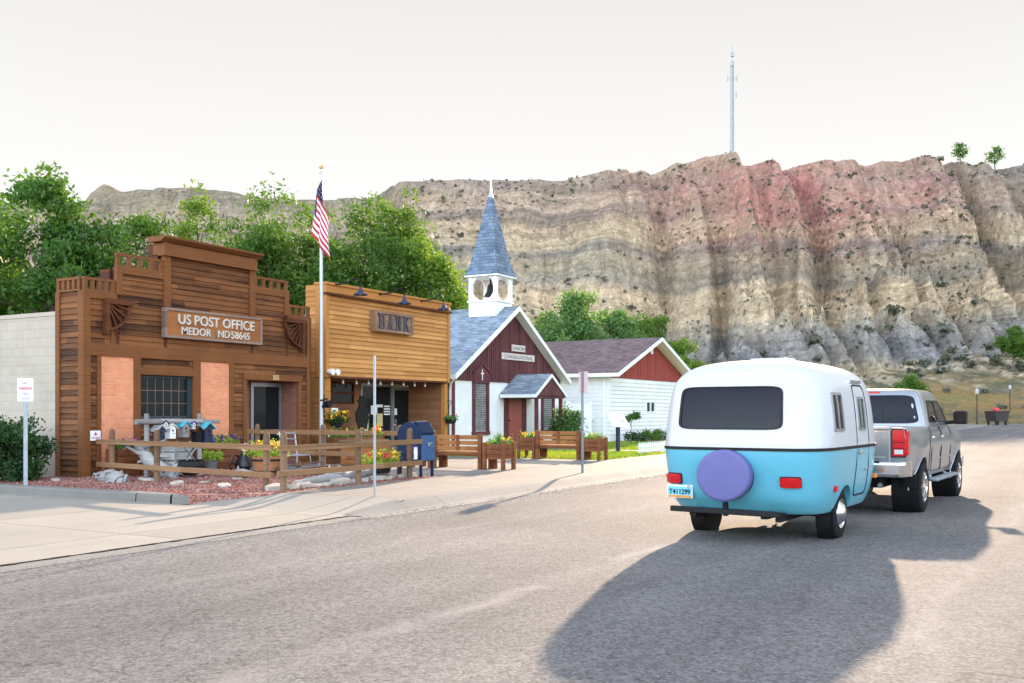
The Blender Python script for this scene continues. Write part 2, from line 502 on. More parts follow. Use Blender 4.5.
for nm, c in (('yellow', (.80, .52, .03)), ('orange', (.80, .26, .02)), ('red', (.68, .05, .05)), ('purple', (.06, .03, .20)), ('magenta', (.48, .08, .42)), ('cream', (.75, .70, .62))):
    M['petal_' + nm] = plain(nm + '_petals', c, .6, .2, 25)
M['stone'] = plain('flat_sandstone', (.44, .39, .33), .9, .28, 5, bump=.6, bs=18)
M['teal_paint'] = plain('turquoise_paint', (.08, .40, .48), .6, .15)
M['blue_paint'] = plain('dark_blue_paint', (.012, .022, .06), .6, .2)
M['soil'] = plain('potting_soil', (.05, .035, .025), 1, .3, 20)
M['clay'] = plain('dark_glazed_clay', (.016, .014, .018), .35, .2)
M['terracotta'] = wood('orange_crate_wood', (.45, .20, .09), (.32, .13, .06), .09, .8, amp=.2)
M['flag_red'] = plain('flag_red', (.42, .012, .025), .8, .06)
M['flag_white'] = plain('flag_white', (.62, .60, .61), .8, .04)
M['flag_blue'] = plain('flag_blue', (.012, .014, .06), .8, .1)
M['bulb'] = plain('frosted_bulb', (.45, .42, .36), .3, .05)
M['dumpster'] = plain('brown_dumpster', (.022, .013, .013), .6, .2)
M['grey_roof'] = plain('flat_roof', (.12, .12, .12), .9, .2)
M['paper'] = plain('notice_paper', (.72, .72, .68), .8, .1)
M['tan_paper'] = plain('yellowed_notice', (.55, .45, .22), .8, .1)

# ------------------------------------------------------------------ ground surfaces
def struct(o, label=None):
    o['kind'] = 'structure'; return o
def sheet(name, poly, z, mat, thick=0):
    b = MB()
    if thick:
        b.prism(poly, z - thick, z, 'z')
    else:
        b.add([(p[0], p[1], z) for p in poly], [tuple(range(len(poly)))])
    return struct(b.build(name, mat))

def m_road():
    t = NT('chip_seal_asphalt'); c = t.coord()
    v = t.n('TexVoronoi'); v.inputs['Scale'].default_value = 48; t.l(c, v.inputs['Vector'])
    cell = t.sep(v.outputs['Color'])[0]
    v2 = t.n('TexVoronoi'); v2.inputs['Scale'].default_value = 24; t.l(c, v2.inputs['Vector'])
    cell2 = t.sep(v2.outputs['Color'])[1]
    base = t.ramp(t.noise(c, .22, 5, .6), [(.3, (.120, .110, .104)), (.5, (.150, .136, .127)), (.7, (.18, .16, .146))])
    st = t.noise(t.map(c, (.05, .9, 1)), 1.0, 4, .55, .3)         # long wheel-worn lanes
    base = t.scale_col(base, t.rng(st, .35, .68, .86, 1.2))
    k = t.scale_col(base, t.rng(t.math('ADD', t.math('MULTIPLY', cell, .65), t.math('MULTIPLY', cell2, .35)), 0, 1, .5, 1.5))
    # pale scuffed seams left by the old paving joints
    s = t.sep(c); wob = t.math('MULTIPLY', t.noise(c, .25, 3), 1.6)
    for off, ang, wd, amt in ((4.3, .0, .17, .55), (7.3, .0, .12, .3), (1.0, .01, .12, .3)):
        yy = t.math('ADD', t.math('ADD', s[1], t.math('MULTIPLY', s[0], ang)), wob)
        dd = t.math('ABSOLUTE', t.math('SUBTRACT', yy, off + .8))
        m = t.math('MULTIPLY', t.rng(dd, 0, wd, amt, 0), t.rng(t.noise(c, 1.3, 4), .4, .6, .2, 1))
        k = t.mix(m, k, (.30, .265, .24))
    # hairline cracks
    v3 = t.n('TexVoronoi', feature='DISTANCE_TO_EDGE'); v3.inputs['Scale'].default_value = .23
    wv = t.n('VectorMath', operation='ADD'); t.l(c, wv.inputs[0])
    nz_ = t.n('TexNoise'); nz_.inputs['Scale'].default_value = 1.1; nz_.inputs['Detail'].default_value = 5; t.l(c, nz_.inputs['Vector'])
    sc_ = t.n('VectorMath', operation='SCALE'); sc_.inputs['Scale'].default_value = 1.3; t.l(nz_.outputs['Color'], sc_.inputs[0]); t.l(sc_.outputs[0], wv.inputs[1]); t.l(wv.outputs[0], v3.inputs['Vector'])
    ck = t.math('MULTIPLY', t.math('LESS_THAN', v3.outputs['Distance'], .0022), t.rng(t.noise(t.map(c, (1, 1, 1), (4, 9, 0)), .16, 3), .5, .56, 0, .45))
    k = t.mix(ck, k, (.045, .04, .038))
    # oil and tyre stains
    k = t.mix(t.rng(t.noise(t.map(c, (.35, 1.1, 1), (7, 3, 0)), 1.0, 4, .6), .62, .78, 0, .35), k, (.07, .068, .07))
    t.color(k); t.set(.88, spec=.12)
    t.bump(t.math('ADD', t.math('MULTIPLY', v.outputs['Distance'], -1.0), t.math('MULTIPLY', cell, .6)), .35, .012)
    return t.mat
def m_concrete(name, c1, c2, jx=1.52, jy=1.25, ox=0, oy=0, jw=.014):
    t = NT(name); c = t.coord(); x, y, z = t.sep(c)
    wob = t.math('MULTIPLY', t.math('SUBTRACT', t.noise(c, 3, 3), .5), .03)
    def joint(a, per, off):
        q = t.math('ABSOLUTE', t.math('SUBTRACT', t.math('FRACT', t.math('DIVIDE', t.math('ADD', t.math('ADD', a, wob), off), per)), .5))
        return t.math('LESS_THAN', t.math('MULTIPLY', t.math('SUBTRACT', .5, q), per), jw)
    j = t.math('MAXIMUM', joint(x, jx, ox), joint(y, jy, oy))
    slab = t.white(t.comb(t.math('FLOOR', t.math('DIVIDE', t.math('ADD', x, ox), jx)), t.math('FLOOR', t.math('DIVIDE', t.math('ADD', y, oy), jy)), 0))[0]
    k = t.mix(t.rng(t.noise(c, .8, 6, .62), .3, .7, 0, 1), c1, c2)
    k = t.scale_col(k, t.rng(slab, 0, 1, .9, 1.08))
    k = t.scale_col(k, t.rng(t.noise(c, 55, 3, .7), .25, .75, .84, 1.14))
    k = t.mix(t.rng(t.noise(c, 2.1, 4, .6), .6, .75, 0, .3), k, tuple(q * .6 for q in c1))
    k = t.mix(t.math('MULTIPLY', j, .8), k, (.05, .045, .04))
    t.color(k); t.set(.85, spec=.3)
    t.bump(t.math('SUBTRACT', t.math('MULTIPLY', t.noise(c, 40, 4), .4), j), .4, .01)
    return t.mat
def m_gravel():
    t = NT('red_scoria_gravel'); c = t.coord()
    v = t.n('TexVoronoi'); v.inputs['Scale'].default_value = 24; t.l(c, v.inputs['Vector'])
    cc = t.sep(v.outputs['Color'])
    k = t.ramp(cc[0], [(0, (.28, .10, .075)), (.45, (.46, .19, .145)), (.8, (.56, .28, .23)), (1, (.60, .42, .36))])
    k = t.scale_col(k, t.rng(v.outputs['Distance'], 0, .03, 1.05, .7))
    k = t.scale_col(k, t.rng(t.noise(c, 1.1, 4), .3, .7, .8, 1.15))
    t.color(k); t.set(.95, spec=.2); t.bump(t.math('MULTIPLY', v.outputs['Distance'], -1), .9, .03)
    return t.mat
def m_soil():
    t = NT('dry_ground'); c = t.coord()
    k = t.ramp(t.noise(c, .12, 6, .65), [(.3, (.13, .12, .05)), (.5, (.26, .20, .10)), (.7, (.33, .27, .17))])
    k = t.scale_col(k, t.rng(t.noise(c, 3, 5, .7), .3, .7, .7, 1.25))
    t.color(k); t.set(.95, spec=.2); return t.mat
def m_lawn():
    t = NT('lawn_ground'); c = t.coord()
    k = t.ramp(t.noise(c, .8, 5, .65), [(.3, (.09, .18, .03)), (.5, (.20, .27, .04)), (.7, (.30, .30, .06))])
    t.color(k); t.set(.95, spec=.2); return t.mat

M['road'] = m_road()
M['walk'] = m_concrete('sidewalk_concrete', (.180, .156, .132), (.215, .190, .163), 1.52, 1.25, 0, .05)
M['plaza'] = m_concrete('plaza_concrete', (.195, .178, .157), (.23, .21, .187), 2.4, 2.3)
M['apron'] = m_concrete('driveway_concrete', (.30, .262, .215), (.25, .22, .185), 3.05, 2.95, .4, 1.0, .012)
M['kerb'] = m_concrete('kerb_concrete', (.24, .22, .195), (.19, .17, .15), 3.05, 40, .9, 20, .01)
M['gravel'] = m_gravel(); M['soilg'] = m_soil(); M['lawn'] = m_lawn()
M['seam'] = plain('open_joint', (.035, .03, .028), .95, .4, 8)

sheet('ground', [(-1500, -2500), (3500, -2500), (3500, 2500), (-1500, 2500)], -.06, M['soilg'])
sheet('road', [(-40, -26), (150, -26), (150, 9.70), (-40, 9.70)], 0, M['road'])
sheet('far_road', [(150, -60), (420, -140), (420, -110), (150, 2)], -.01, M['road'])
sheet('driveway', [(-14, 9.705), (12.02, 9.705), (12.02, 40), (-14, 40)], .012, M['apron'])
# the ramp of concrete where driveway and sidewalk run together
ap = MB()
for i in range(10):
    x0, x1 = 12.02 + i * .14, 12.02 + (i + 1) * .14
    h = lambda x: .012 + .138 * min(1, max(0, (x - 12.02) / 1.4)) ** 1.3
    ap.add([(x0, 9.705, h(x0)), (x1, 9.705, h(x1)), (x1, 13.2, h(x1)), (x0, 13.2, h(x0)), (x0, 9.705, -.05), (x1, 9.705, -.05)], [(0, 1, 2, 3), (4, 5, 1, 0)])
struct(ap.build('sidewalk_ramp', M['apron']))
sheet('sidewalk', [(13.42, 9.86), (128, 9.86), (128, 12.42), (13.42, 12.42)], .15, M['walk'], .2)
kb = MB()
# the rounded kerb: face, top and gutter pan, easing down to the ramp at its near end
N = 70
prof = lambda q: [(9.18, .004), (9.42, .001), (9.50, .012 + .012 * q), (9.68, .012 + .105 * q), (9.77, .012 + .142 * q), (9.862, .012 + .142 * q), (9.862, -.05)]
xs = [12.0 + i * .1 for i in range(15)] + [13.5, 14, 16] + [18 + 4 * i for i in range(28)]
rows = [[(x, p[0], p[1]) for p in prof(min(1, max(0, (x - 12.0) / 1.3)) ** .8)] for x in xs]
for a, b in zip(rows, rows[1:]):
    for i in range(len(a) - 1):
        kb.add([a[i], b[i], b[i + 1], a[i + 1]], [(0, 1, 2, 3)], True)
struct(kb.build('kerb', M['kerb']))
sheet('gutter', [(-40, 9.30), (12.0, 9.30), (12.0, 9.70), (-40, 9.70)], .004, M['kerb'])
# broken open joint between gutter and driveway
sm = MB(); x = -30
while x < 30:
    L = random.uniform(.08, .22); w = random.uniform(.004, .03) if x < 12 else random.uniform(.002, .008)
    y = (9.69 if x < 12 else 9.58) + random.uniform(-.012, .012)
    sm.add([(x, y - w, .0165), (x + L, y - w * random.uniform(.6, 1.3), .0165), (x + L, y + w, .0165), (x, y + w * random.uniform(.5, 1.2), .0165)], [(0, 1, 2, 3)])
    x += L * (.98 if random.random() < .9 else 1.5)
struct(sm.build('gutter_joint', M['seam']))
sheet('plaza', [(18.35, 12.425), (27.2, 12.425), (27.2, 20.9), (18.35, 20.9)], .154, M['plaza'], .2)
sheet('gravel_bed', [(12.35, 13.3), (13.2, 12.45), (18.34, 12.425), (18.34, 20), (12.35, 20)], .158, M['gravel'], .2)
sheet('church_walk', [(33.3, 12.425), (34.9, 12.425), (34.9, 19.4), (33.3, 19.4)], .168, M['plaza'], .2)
sheet('lawn', [(27.21, 12.425), (62, 12.425), (62, 36), (27.21, 36)], .157, M['lawn'], .2)
# kerb of the driveway in front of the gravel bed
gk = MB()
path = [(12.12, 26), (12.12, 18.2), (12.14, 16), (12.2, 14.6), (12.34, 13.9), (12.62, 13.35), (13.0, 12.95)]
hh = [.16, .16, .16, .16, .15, .10, .03]
for i in range(len(path) - 1):
    (a, b), (c, d) = path[i], path[i + 1]
    n = Vector((d - b, -(c - a))).normalized() * .15
    A = [(a + n.x, b + n.y, -.02), (a + n.x * .9, b + n.y * .9, hh[i] * .85), (a + n.x * .7, b + n.y * .7, hh[i]), (a - n.x * .9, b - n.y * .9, hh[i] + .005)]
    C = [(c + n.x, d + n.y, -.02), (c + n.x * .9, d + n.y * .9, hh[i + 1] * .85), (c + n.x * .7, d + n.y * .7, hh[i + 1]), (c - n.x * .9, d - n.y * .9, hh[i + 1] + .005)]
    for k in range(3): gk.add([A[k], C[k], C[k + 1], A[k + 1]], [(0, 1, 2, 3)], True)
struct(gk.build('driveway_kerb', M['kerb']))

# ------------------------------------------------------------------ badlands: one height field
def vnoise(x, y, seed):
    def h(i, j):
        n = (i * 374761393 + j * 668265263 + seed * 974634777) & 0xffffffff
        n = ((n ^ (n >> 13)) * 1274126177) & 0xffffffff
        return ((n ^ (n >> 16)) & 0xffff) / 65535.0
    xi = np.floor(x).astype(np.int64); yi = np.floor(y).astype(np.int64)
    fx_, fy_ = x - xi, y - yi
    fx_ = fx_ * fx_ * (3 - 2 * fx_); fy_ = fy_ * fy_ * (3 - 2 * fy_)
    return (h(xi, yi) * (1 - fx_) + h(xi + 1, yi) * fx_) * (1 - fy_) + (h(xi, yi + 1) * (1 - fx_) + h(xi + 1, yi + 1) * fx_) * fy_
def fbm(x, y, seed, o=4, g=.5):
    r = 0; a = 1; s = 0
    for i in range(o):
        r = r + a * vnoise(x * 2 ** i, y * 2 ** i, seed + i); s += a; a *= g
    return r / s
SKY = [(-700, 215), (-200, 205), (0, 205), (100, 203), (114, 190), (122, 186), (134, 193), (165, 189), (200, 187), (235, 191), (270, 198), (330, 200), (378, 198), (402, 183), (440, 180), (500, 180), (560, 180),
       (598, 172), (622, 166), (640, 161), (652, 164), (664, 162), (682, 154), (704, 150), (716, 154), (735, 156), (780, 157), (850, 160), (900, 156), (935, 158), (950, 152), (965, 162), (1024, 164), (1150, 170), (1800, 190)]
GR = np.concatenate([np.arange(-330, -110, 1.6), np.arange(-110, 190, .62), np.arange(190, 330, 2.0)])
GD = np.concatenate([np.arange(118, 190, 1.4), np.arange(190, 332, .62), np.arange(332, 470, 2.2)])
RR, DD = np.meshgrid(GR, GD, indexing='ij')
sm_ = lambda x: np.clip(x, 0, 1) ** 2 * (3 - 2 * np.clip(x, 0, 1))
left = sm_((-RR - 22) / 30)                                  # the bluff on the left stands farther back
edge = 292 + 95 * left
skx = np.interp(512 + F * RR / edge, [p[0] for p in SKY], [p[1] for p in SKY])
TOP = CAMH + (412 - skx) * (edge - 11) / F
# gullies between rounded buttresses
w1 = RR + 9 * (fbm(RR / 40, DD / 60, 3) - .5) * 2 + 9 * (fbm(RR / 50, DD / 45, 13, 2) - .5) - (DD - 250) * .05
def ridge(x, seed):
    c = np.floor(x); f = x - c
    return np.abs(f - .5) * 2
g1 = .45 * ridge(w1 / 43 + .15, 1) ** 1.2 + .55 * ridge(w1 / 17.5 + .8 * fbm(RR / 30, DD / 90, 6, 2), 1) ** 1.3
g2 = ridge(w1 / 7.8 + 1.5 * fbm(RR / 17, DD / 50, 8, 2), 2) ** 1.2
g3 = fbm(RR / 3.6, DD / 14, 21, 3)
right = sm_((RR - 8) / 40)
Wd0 = 98 - 22 * (1 - right)
amp = (7 + 33 * right) * (1 - .4 * left)
fade = 1 - (.82 - .30 * right) * sm_((DD - (edge - Wd0 * .62)) / (Wd0 * .5))
push = fade * amp * g1 + fade * (2.6 + 5.0 * right) * g2 + (2.5 + 6.0 * fade) * (g3 - .5) + 13 * (fbm(RR / 55, DD / 200, 33, 3) - .5)
Wd = Wd0
s0 = (DD - (edge - Wd) - push) / (Wd - 12)
s0 = s0 + 0.02 * (fbm(RR / 6, DD / 6, 44, 3) - .5)
s0 = np.clip(s0, -1, 1.4)
# stepped profile: hard layers stand as little cliffs, soft ones lie back
px_ = [-1, 0, .14, .19, .27, .31, .44, .50, .60, .645, .74, .80, .90, 1.0, 1.4]
pz_ = [0, .0, .10, .19, .235, .32, .40, .52, .57, .66, .72, .84, .91, 1.0, 1.0]
H = np.interp(s0, px_, pz_)
Hs = np.where(s0 < 0, 0, np.where(s0 > 1, 1, s0))
mix_ = fbm(RR / 26, DD / 26, 55, 3)
H = H * (.35 + .5 * mix_) + Hs * (1 - (.35 + .5 * mix_))
Z = H * TOP
# benches of spoil in front, as low mounds with their own gullies
def mound(r0, d0, wr, wd, h, seed):
    q = np.exp(-((RR - r0) / wr) ** 4 - ((DD - d0) / wd) ** 2)
    return h * q * (.62 + .5 * (1 - ridge(RR / 7.5 + 1.3 * fbm(RR / 9, DD / 15, seed, 2), seed)) + .25 * (fbm(RR / 4, DD / 4, seed + 3, 3) - .5))
for mm in ((74, 214, 34, 20, 20, 61), (118, 226, 26, 22, 24, 62), (30, 206, 24, 14, 12, 63), (-20, 210, 26, 16, 13, 64), (90, 236, 12, 18, 30, 65)):
    Z = np.maximum(Z, mound(*mm)) + .15 * np.minimum(Z, mound(*mm))
# grassy foot slope, rising to the right
foot = sm_((DD - 132) / 62) * (1.5 + 9.5 * sm_((RR - 38) / 60) + 3 * (fbm(RR / 22, DD / 22, 71, 3) - .5))
Z = np.maximum(Z, foot) + .25 * np.minimum(Z, foot)
# hard thin beds stand out as ledges
bed = Z + 3.0 * (fbm(RR / 45, DD / 45, 66, 3) - .5) * 2
per = 5.2 + 2.2 * vnoise(bed / 11.0, RR * 0 + 3.3, 67)
fr_ = bed / per - np.floor(bed / per)
led = sm_((fr_ - .55) / .4) - fr_
stg = .75 * sm_((fbm(RR / 19, DD / 19, 68, 3) - .34) / .2)
Z = Z + np.where((s0 > 0) & (s0 < .96), led * per * stg * .8, 0) * sm_((Z - 3) / 6)
# fine relief on steep faces
Z = Z + (2.2 * (fbm(RR / 3.0, DD / 4.0, 81, 4) - .5) + 1.0 * (fbm(RR / 1.1, DD / 1.3, 91, 2) - .5)) * sm_((Z - 2) / 8) * (1 - sm_((s0 - .93) / .07))
cap = TOP + .5 * (fbm(RR / 5, DD / 5, 95, 3) - .5)
Z = np.where(s0 > .93, np.minimum(Z, cap), Z)
Z = Z * sm_((DD - 118) / 14) - .08
nr, nd = RR.shape
X = DD * CU + RR * CV; Y = DD * CV - RR * CU
V = np.stack([X.ravel(), Y.ravel(), Z.ravel()], 1)
ii = np.arange(nr * nd).reshape(nr, nd)
Fq = np.stack([ii[:-1, :-1].ravel(), ii[1:, :-1].ravel(), ii[1:, 1:].ravel(), ii[:-1, 1:].ravel()], 1)
def zat(r, d):
    i = np.clip(np.searchsorted(GR, r), 0, nr - 1); k = np.clip(np.searchsorted(GD, d), 0, nd - 1)
    return Z[i, k]

def m_badlands():
    t = NT('badlands_clay'); c = t.coord(); x, y, z = t.sep(c)
    geo = t.n('NewGeometry'); nz = t.sep(geo.outputs['Normal'])[2]
    dn = t.noise(c, .03, 4); dn2 = t.noise(c, .16, 4)
    h = t.math('ADD', z, t.math('ADD', t.math('MULTIPLY', t.math('SUBTRACT', dn, .5), 13), t.math('MULTIPLY', t.math('SUBTRACT', dn2, .5), 3.5)))
    f = t.math('DIVIDE', h, 80)
    k = t.ramp(f, [(.0, (.44, .34, .24)), (.05, (.33, .30, .27)), (.10, (.48, .38, .25)), (.15, (.22, .21, .21)), (.22, (.27, .255, .25)), (.27, (.40, .345, .27)),
                   (.31, (.54, .41, .27)), (.40, (.56, .42, .28)), (.43, (.27, .23, .19)), (.50, (.38, .305, .21)), (.55, (.23, .20, .175)), (.59, (.50, .385, .25)),
                   (.66, (.47, .345, .235)), (.70, (.28, .215, .18)), (.76, (.44, .315, .225)), (.82, (.28, .21, .18)), (.90, (.34, .265, .19)), (1.0, (.24, .20, .15))])
    # thin seams
    seam = t.noise(t.comb(t.math('MULTIPLY', x, .02), t.math('MULTIPLY', y, .02), t.math('MULTIPLY', h, .95)), 1.0, 4, .7)
    k = t.scale_col(k, t.rng(seam, .38, .62, .72, 1.24))
    # pink lens flare glow painted into the clay, upper middle of the bluff
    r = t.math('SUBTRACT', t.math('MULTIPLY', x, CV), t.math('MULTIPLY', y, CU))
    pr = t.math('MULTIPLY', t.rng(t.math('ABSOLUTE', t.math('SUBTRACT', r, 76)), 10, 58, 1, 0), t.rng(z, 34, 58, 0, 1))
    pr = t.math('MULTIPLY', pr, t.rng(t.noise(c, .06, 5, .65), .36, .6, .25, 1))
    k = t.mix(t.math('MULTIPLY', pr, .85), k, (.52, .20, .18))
    k = t.mix(t.rng(r, 122, 150, 0, .55), k, (.20, .17, .155))
    # crumbly mottling, dry rills
    k = t.scale_col(k, t.rng(t.noise(c, .75, 6, .7), .3, .7, .86, 2.05))
    k = t.scale_col(k, t.rng(t.noise(c, 4.2, 4, .75), .32, .68, .70, 1.26))
    k = t.mix(t.math('MULTIPLY', t.rng(t.noise(c, .05, 4), .4, .65, 0, .35), 1), k, (.60, .47, .30))
    ril = t.noise(t.comb(t.math('ADD', t.math('MULTIPLY', r, .55), t.math('MULTIPLY', t.noise(c, .09, 3), 7)), 0, t.math('MULTIPLY', z, .06)), 1.0, 5, .7)
    k = t.scale_col(k, t.rng(ril, .35, .65, .70, 1.18))
    # lichen and low sage: small dark flecks in drifts
    v = t.n('TexVoronoi'); v.inputs['Scale'].default_value = .62; v.inputs['Randomness'].default_value = 1; t.l(c, v.inputs['Vector'])
    drift = t.rng(t.noise(c, .045, 4, .6), .46, .60, 0, 1)
    spot = t.math('MULTIPLY', t.rng(v.outputs['Distance'], .22, .42, 1, 0), t.math('LESS_THAN', t.sep(v.outputs['Color'])[0], .7))
    k = t.mix(t.math('MULTIPLY', t.math('MULTIPLY', spot, drift), .85), k, (.085, .085, .075))
    # grass on the gentle ground
    gr = t.ramp(t.noise(c, .07, 6, .65), [(.3, (.10, .11, .07)), (.43, (.17, .16, .10)), (.52, (.30, .22, .10)), (.60, (.40, .25, .11)), (.72, (.24, .25, .08))])
    gr = t.scale_col(gr, t.rng(t.noise(c, 1.3, 5, .7), .3, .7, .7, 1.3))
    gm = t.math('MULTIPLY', t.rng(nz, .90, .975, 0, 1), t.rng(z, 15, 26, 1, 0))
    k = t.mix(gm, k, gr)
    tm = t.math('MULTIPLY', t.rng(nz, .88, .97, 0, 1), t.rng(z, 58, 68, 0, .8))
    k = t.mix(tm, k, (.17, .15, .10))
    k = t.mix(1.0, k, (1.02, .985, .94), 'MULTIPLY')
    t.color(k); t.set(.95, spec=.15)
    t.bump(t.math('ADD', t.math('ADD', t.noise(c, .9, 6, .7), t.math('MULTIPLY', ril, .8)), t.math('ADD', t.math('MULTIPLY', seam, .9), t.math('MULTIPLY', t.noise(c, 3.2, 4, .75), .5))), 1.0, 1.3)
    return t.mat
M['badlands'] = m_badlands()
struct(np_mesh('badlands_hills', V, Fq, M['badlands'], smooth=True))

# sagebrush and scrub: far too many to count
def scrub(name, n, seed, pick, size, mat, leaves=26):
    g = np.random.default_rng(seed); vs = []
    cnt = 0
    while cnt < n:
        r, d = pick(g)
        z = zat(r, d)
        if z is None: continue
        s = size(g)
        x, y = rd(r, d)
        c = np.array([x, y, z + s * .3])
        p = c + g.normal(size=(leaves, 3)) * np.array([s * .5, s * .5, s * .3])
        a = g.normal(size=(leaves, 3)); a /= np.linalg.norm(a, axis=1)[:, None]
        b = np.cross(a, g.normal(size=(leaves, 3))); b /= np.linalg.norm(b, axis=1)[:, None]
        q = s * .34
        vs.append(np.stack([p - a * q - b * q, p + a * q - b * q, p + a * q + b * q, p - a * q + b * q], 1).reshape(-1, 3))
        cnt += 1
    V = np.concatenate(vs)
    o = np_mesh(name, V, np.arange(len(V)).reshape(-1, 4), mat)
    return o
M['sage'] = leafmat('sagebrush_leaves', (.075, .08, .06), (.17, .175, .13), .2)
def on_cliff(g):
    while True:
        r, d = g.uniform(-170, 180), g.uniform(195, 284)
        if fbm(np.array(r / 24), np.array(d / 24), 5, 3) > .44 + .1 * g.uniform(-1, 1): return r, d
tag(scrub('cliff_scrub', 4200, 5, on_cliff, lambda g: .28 + .42 * g.random() ** 2 + (.7 if g.random() < .03 else 0), M['sage'], 12), 'dark sagebrush dotted over the clay bluff', 'scrub', kind='stuff')
def on_foot(g):
    while True:
        r, d = g.uniform(35, 150), g.uniform(142, 212)
        if fbm(np.array(r / 14), np.array(d / 10), 9, 3) > .5: return r, d
tag(scrub('sagebrush', 300, 6, on_foot, lambda g: .5 + 1.1 * g.random() ** 2, M['sage'], 34), 'grey sagebrush on the grassy slope beyond the road', 'scrub', kind='stuff')

# grit swept against the gutter
g = np.random.default_rng(41); n = 5200
yy = 9.45 - np.abs(g.normal(0, .42, n)); xx = g.uniform(2, 36, n)
s_ = g.uniform(.004, .012, n)[:, None, None]
o4 = np.array([[1, 0, 0], [-.5, .87, 0], [-.5, -.87, 0], [0, 0, 1.0]])
V4 = (np.stack([xx, yy, np.full(n, .004)], 1)[:, None, :] + o4[None] * s_ * g.uniform(.7, 1.3, (n, 4, 1))).reshape(-1, 3)
f4 = np.array([[0, 1, 3], [1, 2, 3], [2, 0, 3]])
tag(np_mesh('road_grit', V4, (np.arange(n)[:, None, None] * 4 + f4[None]).reshape(-1, 3), M['kerb']), 'loose grit along the road edge', 'grit', kind='stuff')

# ------------------------------------------------------------------ post office (front on y = 19)
YF = 19.0; G = .16
po = thing('post_office', 'brown board false front building with stepped parapet and two salmon brick panels', 'post office', (18, 19.4, G))
def put(o, root):
    """parent without moving: parts are modelled in street metres"""
    o.parent = root; o.matrix_parent_inverse = Matrix.Translation(-Vector(root.location)) if root.rotation_euler[2] == 0 else root.matrix_world.inverted()
    return o
X0, X1 = 14.3, fx(309, YF)
xs1, xs2 = fx(117, YF), fx(165, YF)          # steps of the parapet
xs3, xs4 = fx(251.5, YF), fx(286, YF)
zt1 = fz(86, 290.3, YF); zt2 = fz(117, 266, YF); zt3 = fz(163.7, 241, YF)
zt4 = fz(252, 287.5, YF) - .0; zt5 = fz(290, 316, YF)
zt4 = (zt2 + zt4) / 2; zt5 = (zt1 + zt5) / 2
wx0, wx1 = fx(139, YF), fx(191.5, YF); wz0, wz1 = fz(165, 418.5, YF), fz(165, 375.5, YF)
dx0, dx1 = fx(245.5, YF), fx(297, YF); dz1 = fz(272, 380.5, YF)
bx0, bx1 = fx(99.5, YF), fx(133, YF); bx2, bx3 = fx(198.5, YF), fx(228.5, YF); bz1 = fz(99, 351, YF)
zbeam = bz1
steps = [(X0, xs1, zt1), (xs1, xs2, zt2), (xs2, xs3, zt3), (xs3, xs4, zt4), (xs4, X1, zt5)]
winh = (wx0, wx1, wz0, wz1); doorh = (dx0, dx1, -1, dz1)
b = MB()
for i, (a, c, z) in enumerate(steps):
    b.wall(a, c, G - .1 if i in (0, 4) or True else 0, z - .02, YF, YF + .16, [winh, doorh])
# boxed returns
b.box(X0 + .02, X0 + .16, YF + .16, YF + .88, G - .1, zt1 - .03)
b.box(X1 - .16, X1 - .02, YF + .16, YF + .88, G - .1, zt5 - .03)
for (x, zA, zB) in ((xs1, zt1, zt2), (xs2, zt2, zt3), (xs3, zt4, zt3), (xs4, zt5, zt4)):
    b.box(x - .07, x + .07, YF + .165, YF + .5, zA - .4, zB - .06)
put(b.build('wall', M['po_dark']), po)
# boards
b = MB()
hs_ = [(bx0 - .07, bx1 + .07, 0, bz1 - .12), (bx2 - .07, bx3 + .05, 0, bz1 - .12), (wx0 - .14, wx1 + .14, wz0 - .12, wz1 + .16), (dx0 - .12, dx1 + .12, 0, dz1 + .17)]
for (a, c, z) in steps:
    b.siding(a + .05, c - .05, bz1 + .16, z - .16, YF, .13, .034)
b.siding(X0 + .05, X1 - .05, G, bz1 - .11, YF, .125, .034, holes=hs_)
b.m = Matrix.Translation((X0 + .02, 0, 0)) @ Matrix.Rotation(R(-90), 4, 'Z')
b.siding(-(YF + .86), -(YF + .02), G, zt1 - .12, 0, .13, .034)
b.m = Matrix()
put(b.build('siding', M['po_wood']), po)
# trim boards
b = MB()
def vboard(x0, x1, z0, z1, d=.05): b.box(x0, x1, YF - d, YF + .02, z0, z1)
vboard(X0 - .02, X0 + .16, G, zt1 - .02, .06); vboard(X1 - .14, X1 + .02, G, zt5 - .02, .06)
b.box(X0 - .035, X0 + .05, YF - .058, YF + .12, G, zt1 - .01)
b.box(X0 - .035, X0 + .05, YF + .76, YF + .9, G, zt1 - .01)
b.box(X1 - .05, X1 + .035, YF - .058, YF + .9, G, zt5 - .01)
vboard(bx0 - .09, bx0 + .01, G, bz1, .055); vboard(bx1 - .01, wx0 - .005, G, bz1, .07); vboard(wx1 + .005, bx2 + .01, G, bz1, .07)
vboard(bx3 - .01, bx3 + .12, G, bz1, .07); vboard(dx0 - .12, dx0 + .005, G, dz1 + .1, .06); vboard(dx1 - .005, dx1 + .13, G, dz1 + .1, .06)
vboard(X0 + .1, X1 - .1, bz1 - .11, bz1 + .17, .065)                       # long beam
vboard(dx0 - .13, dx1 + .14, dz1 - .01, dz1 + .16, .085)                   # lintel over the entry
vboard(wx0 - .01, wx1 + .01, wz1 + .0, wz1 + .17, .08); vboard(wx0 - .02, wx1 + .02, wz0 - .13, wz0 + .0, .1)
for (a, z) in ((X0, zt1), (xs1, zt2)): vboard(a - .03, xs1 - .02 if a == X0 else xs2 - .02, z - .16, z, .05)
for (a, c, z) in ((xs3, xs4, zt4), (xs4, X1, zt5)): vboard(a + .02, c + .03, z - .16, z, .05)
vboard(xs1 - .06, xs1 + .1, zt1 - .02, zt2 + .02, .07); vboard(xs4 - .1, xs4 + .06, zt5 - .02, zt4 + .02, .07)
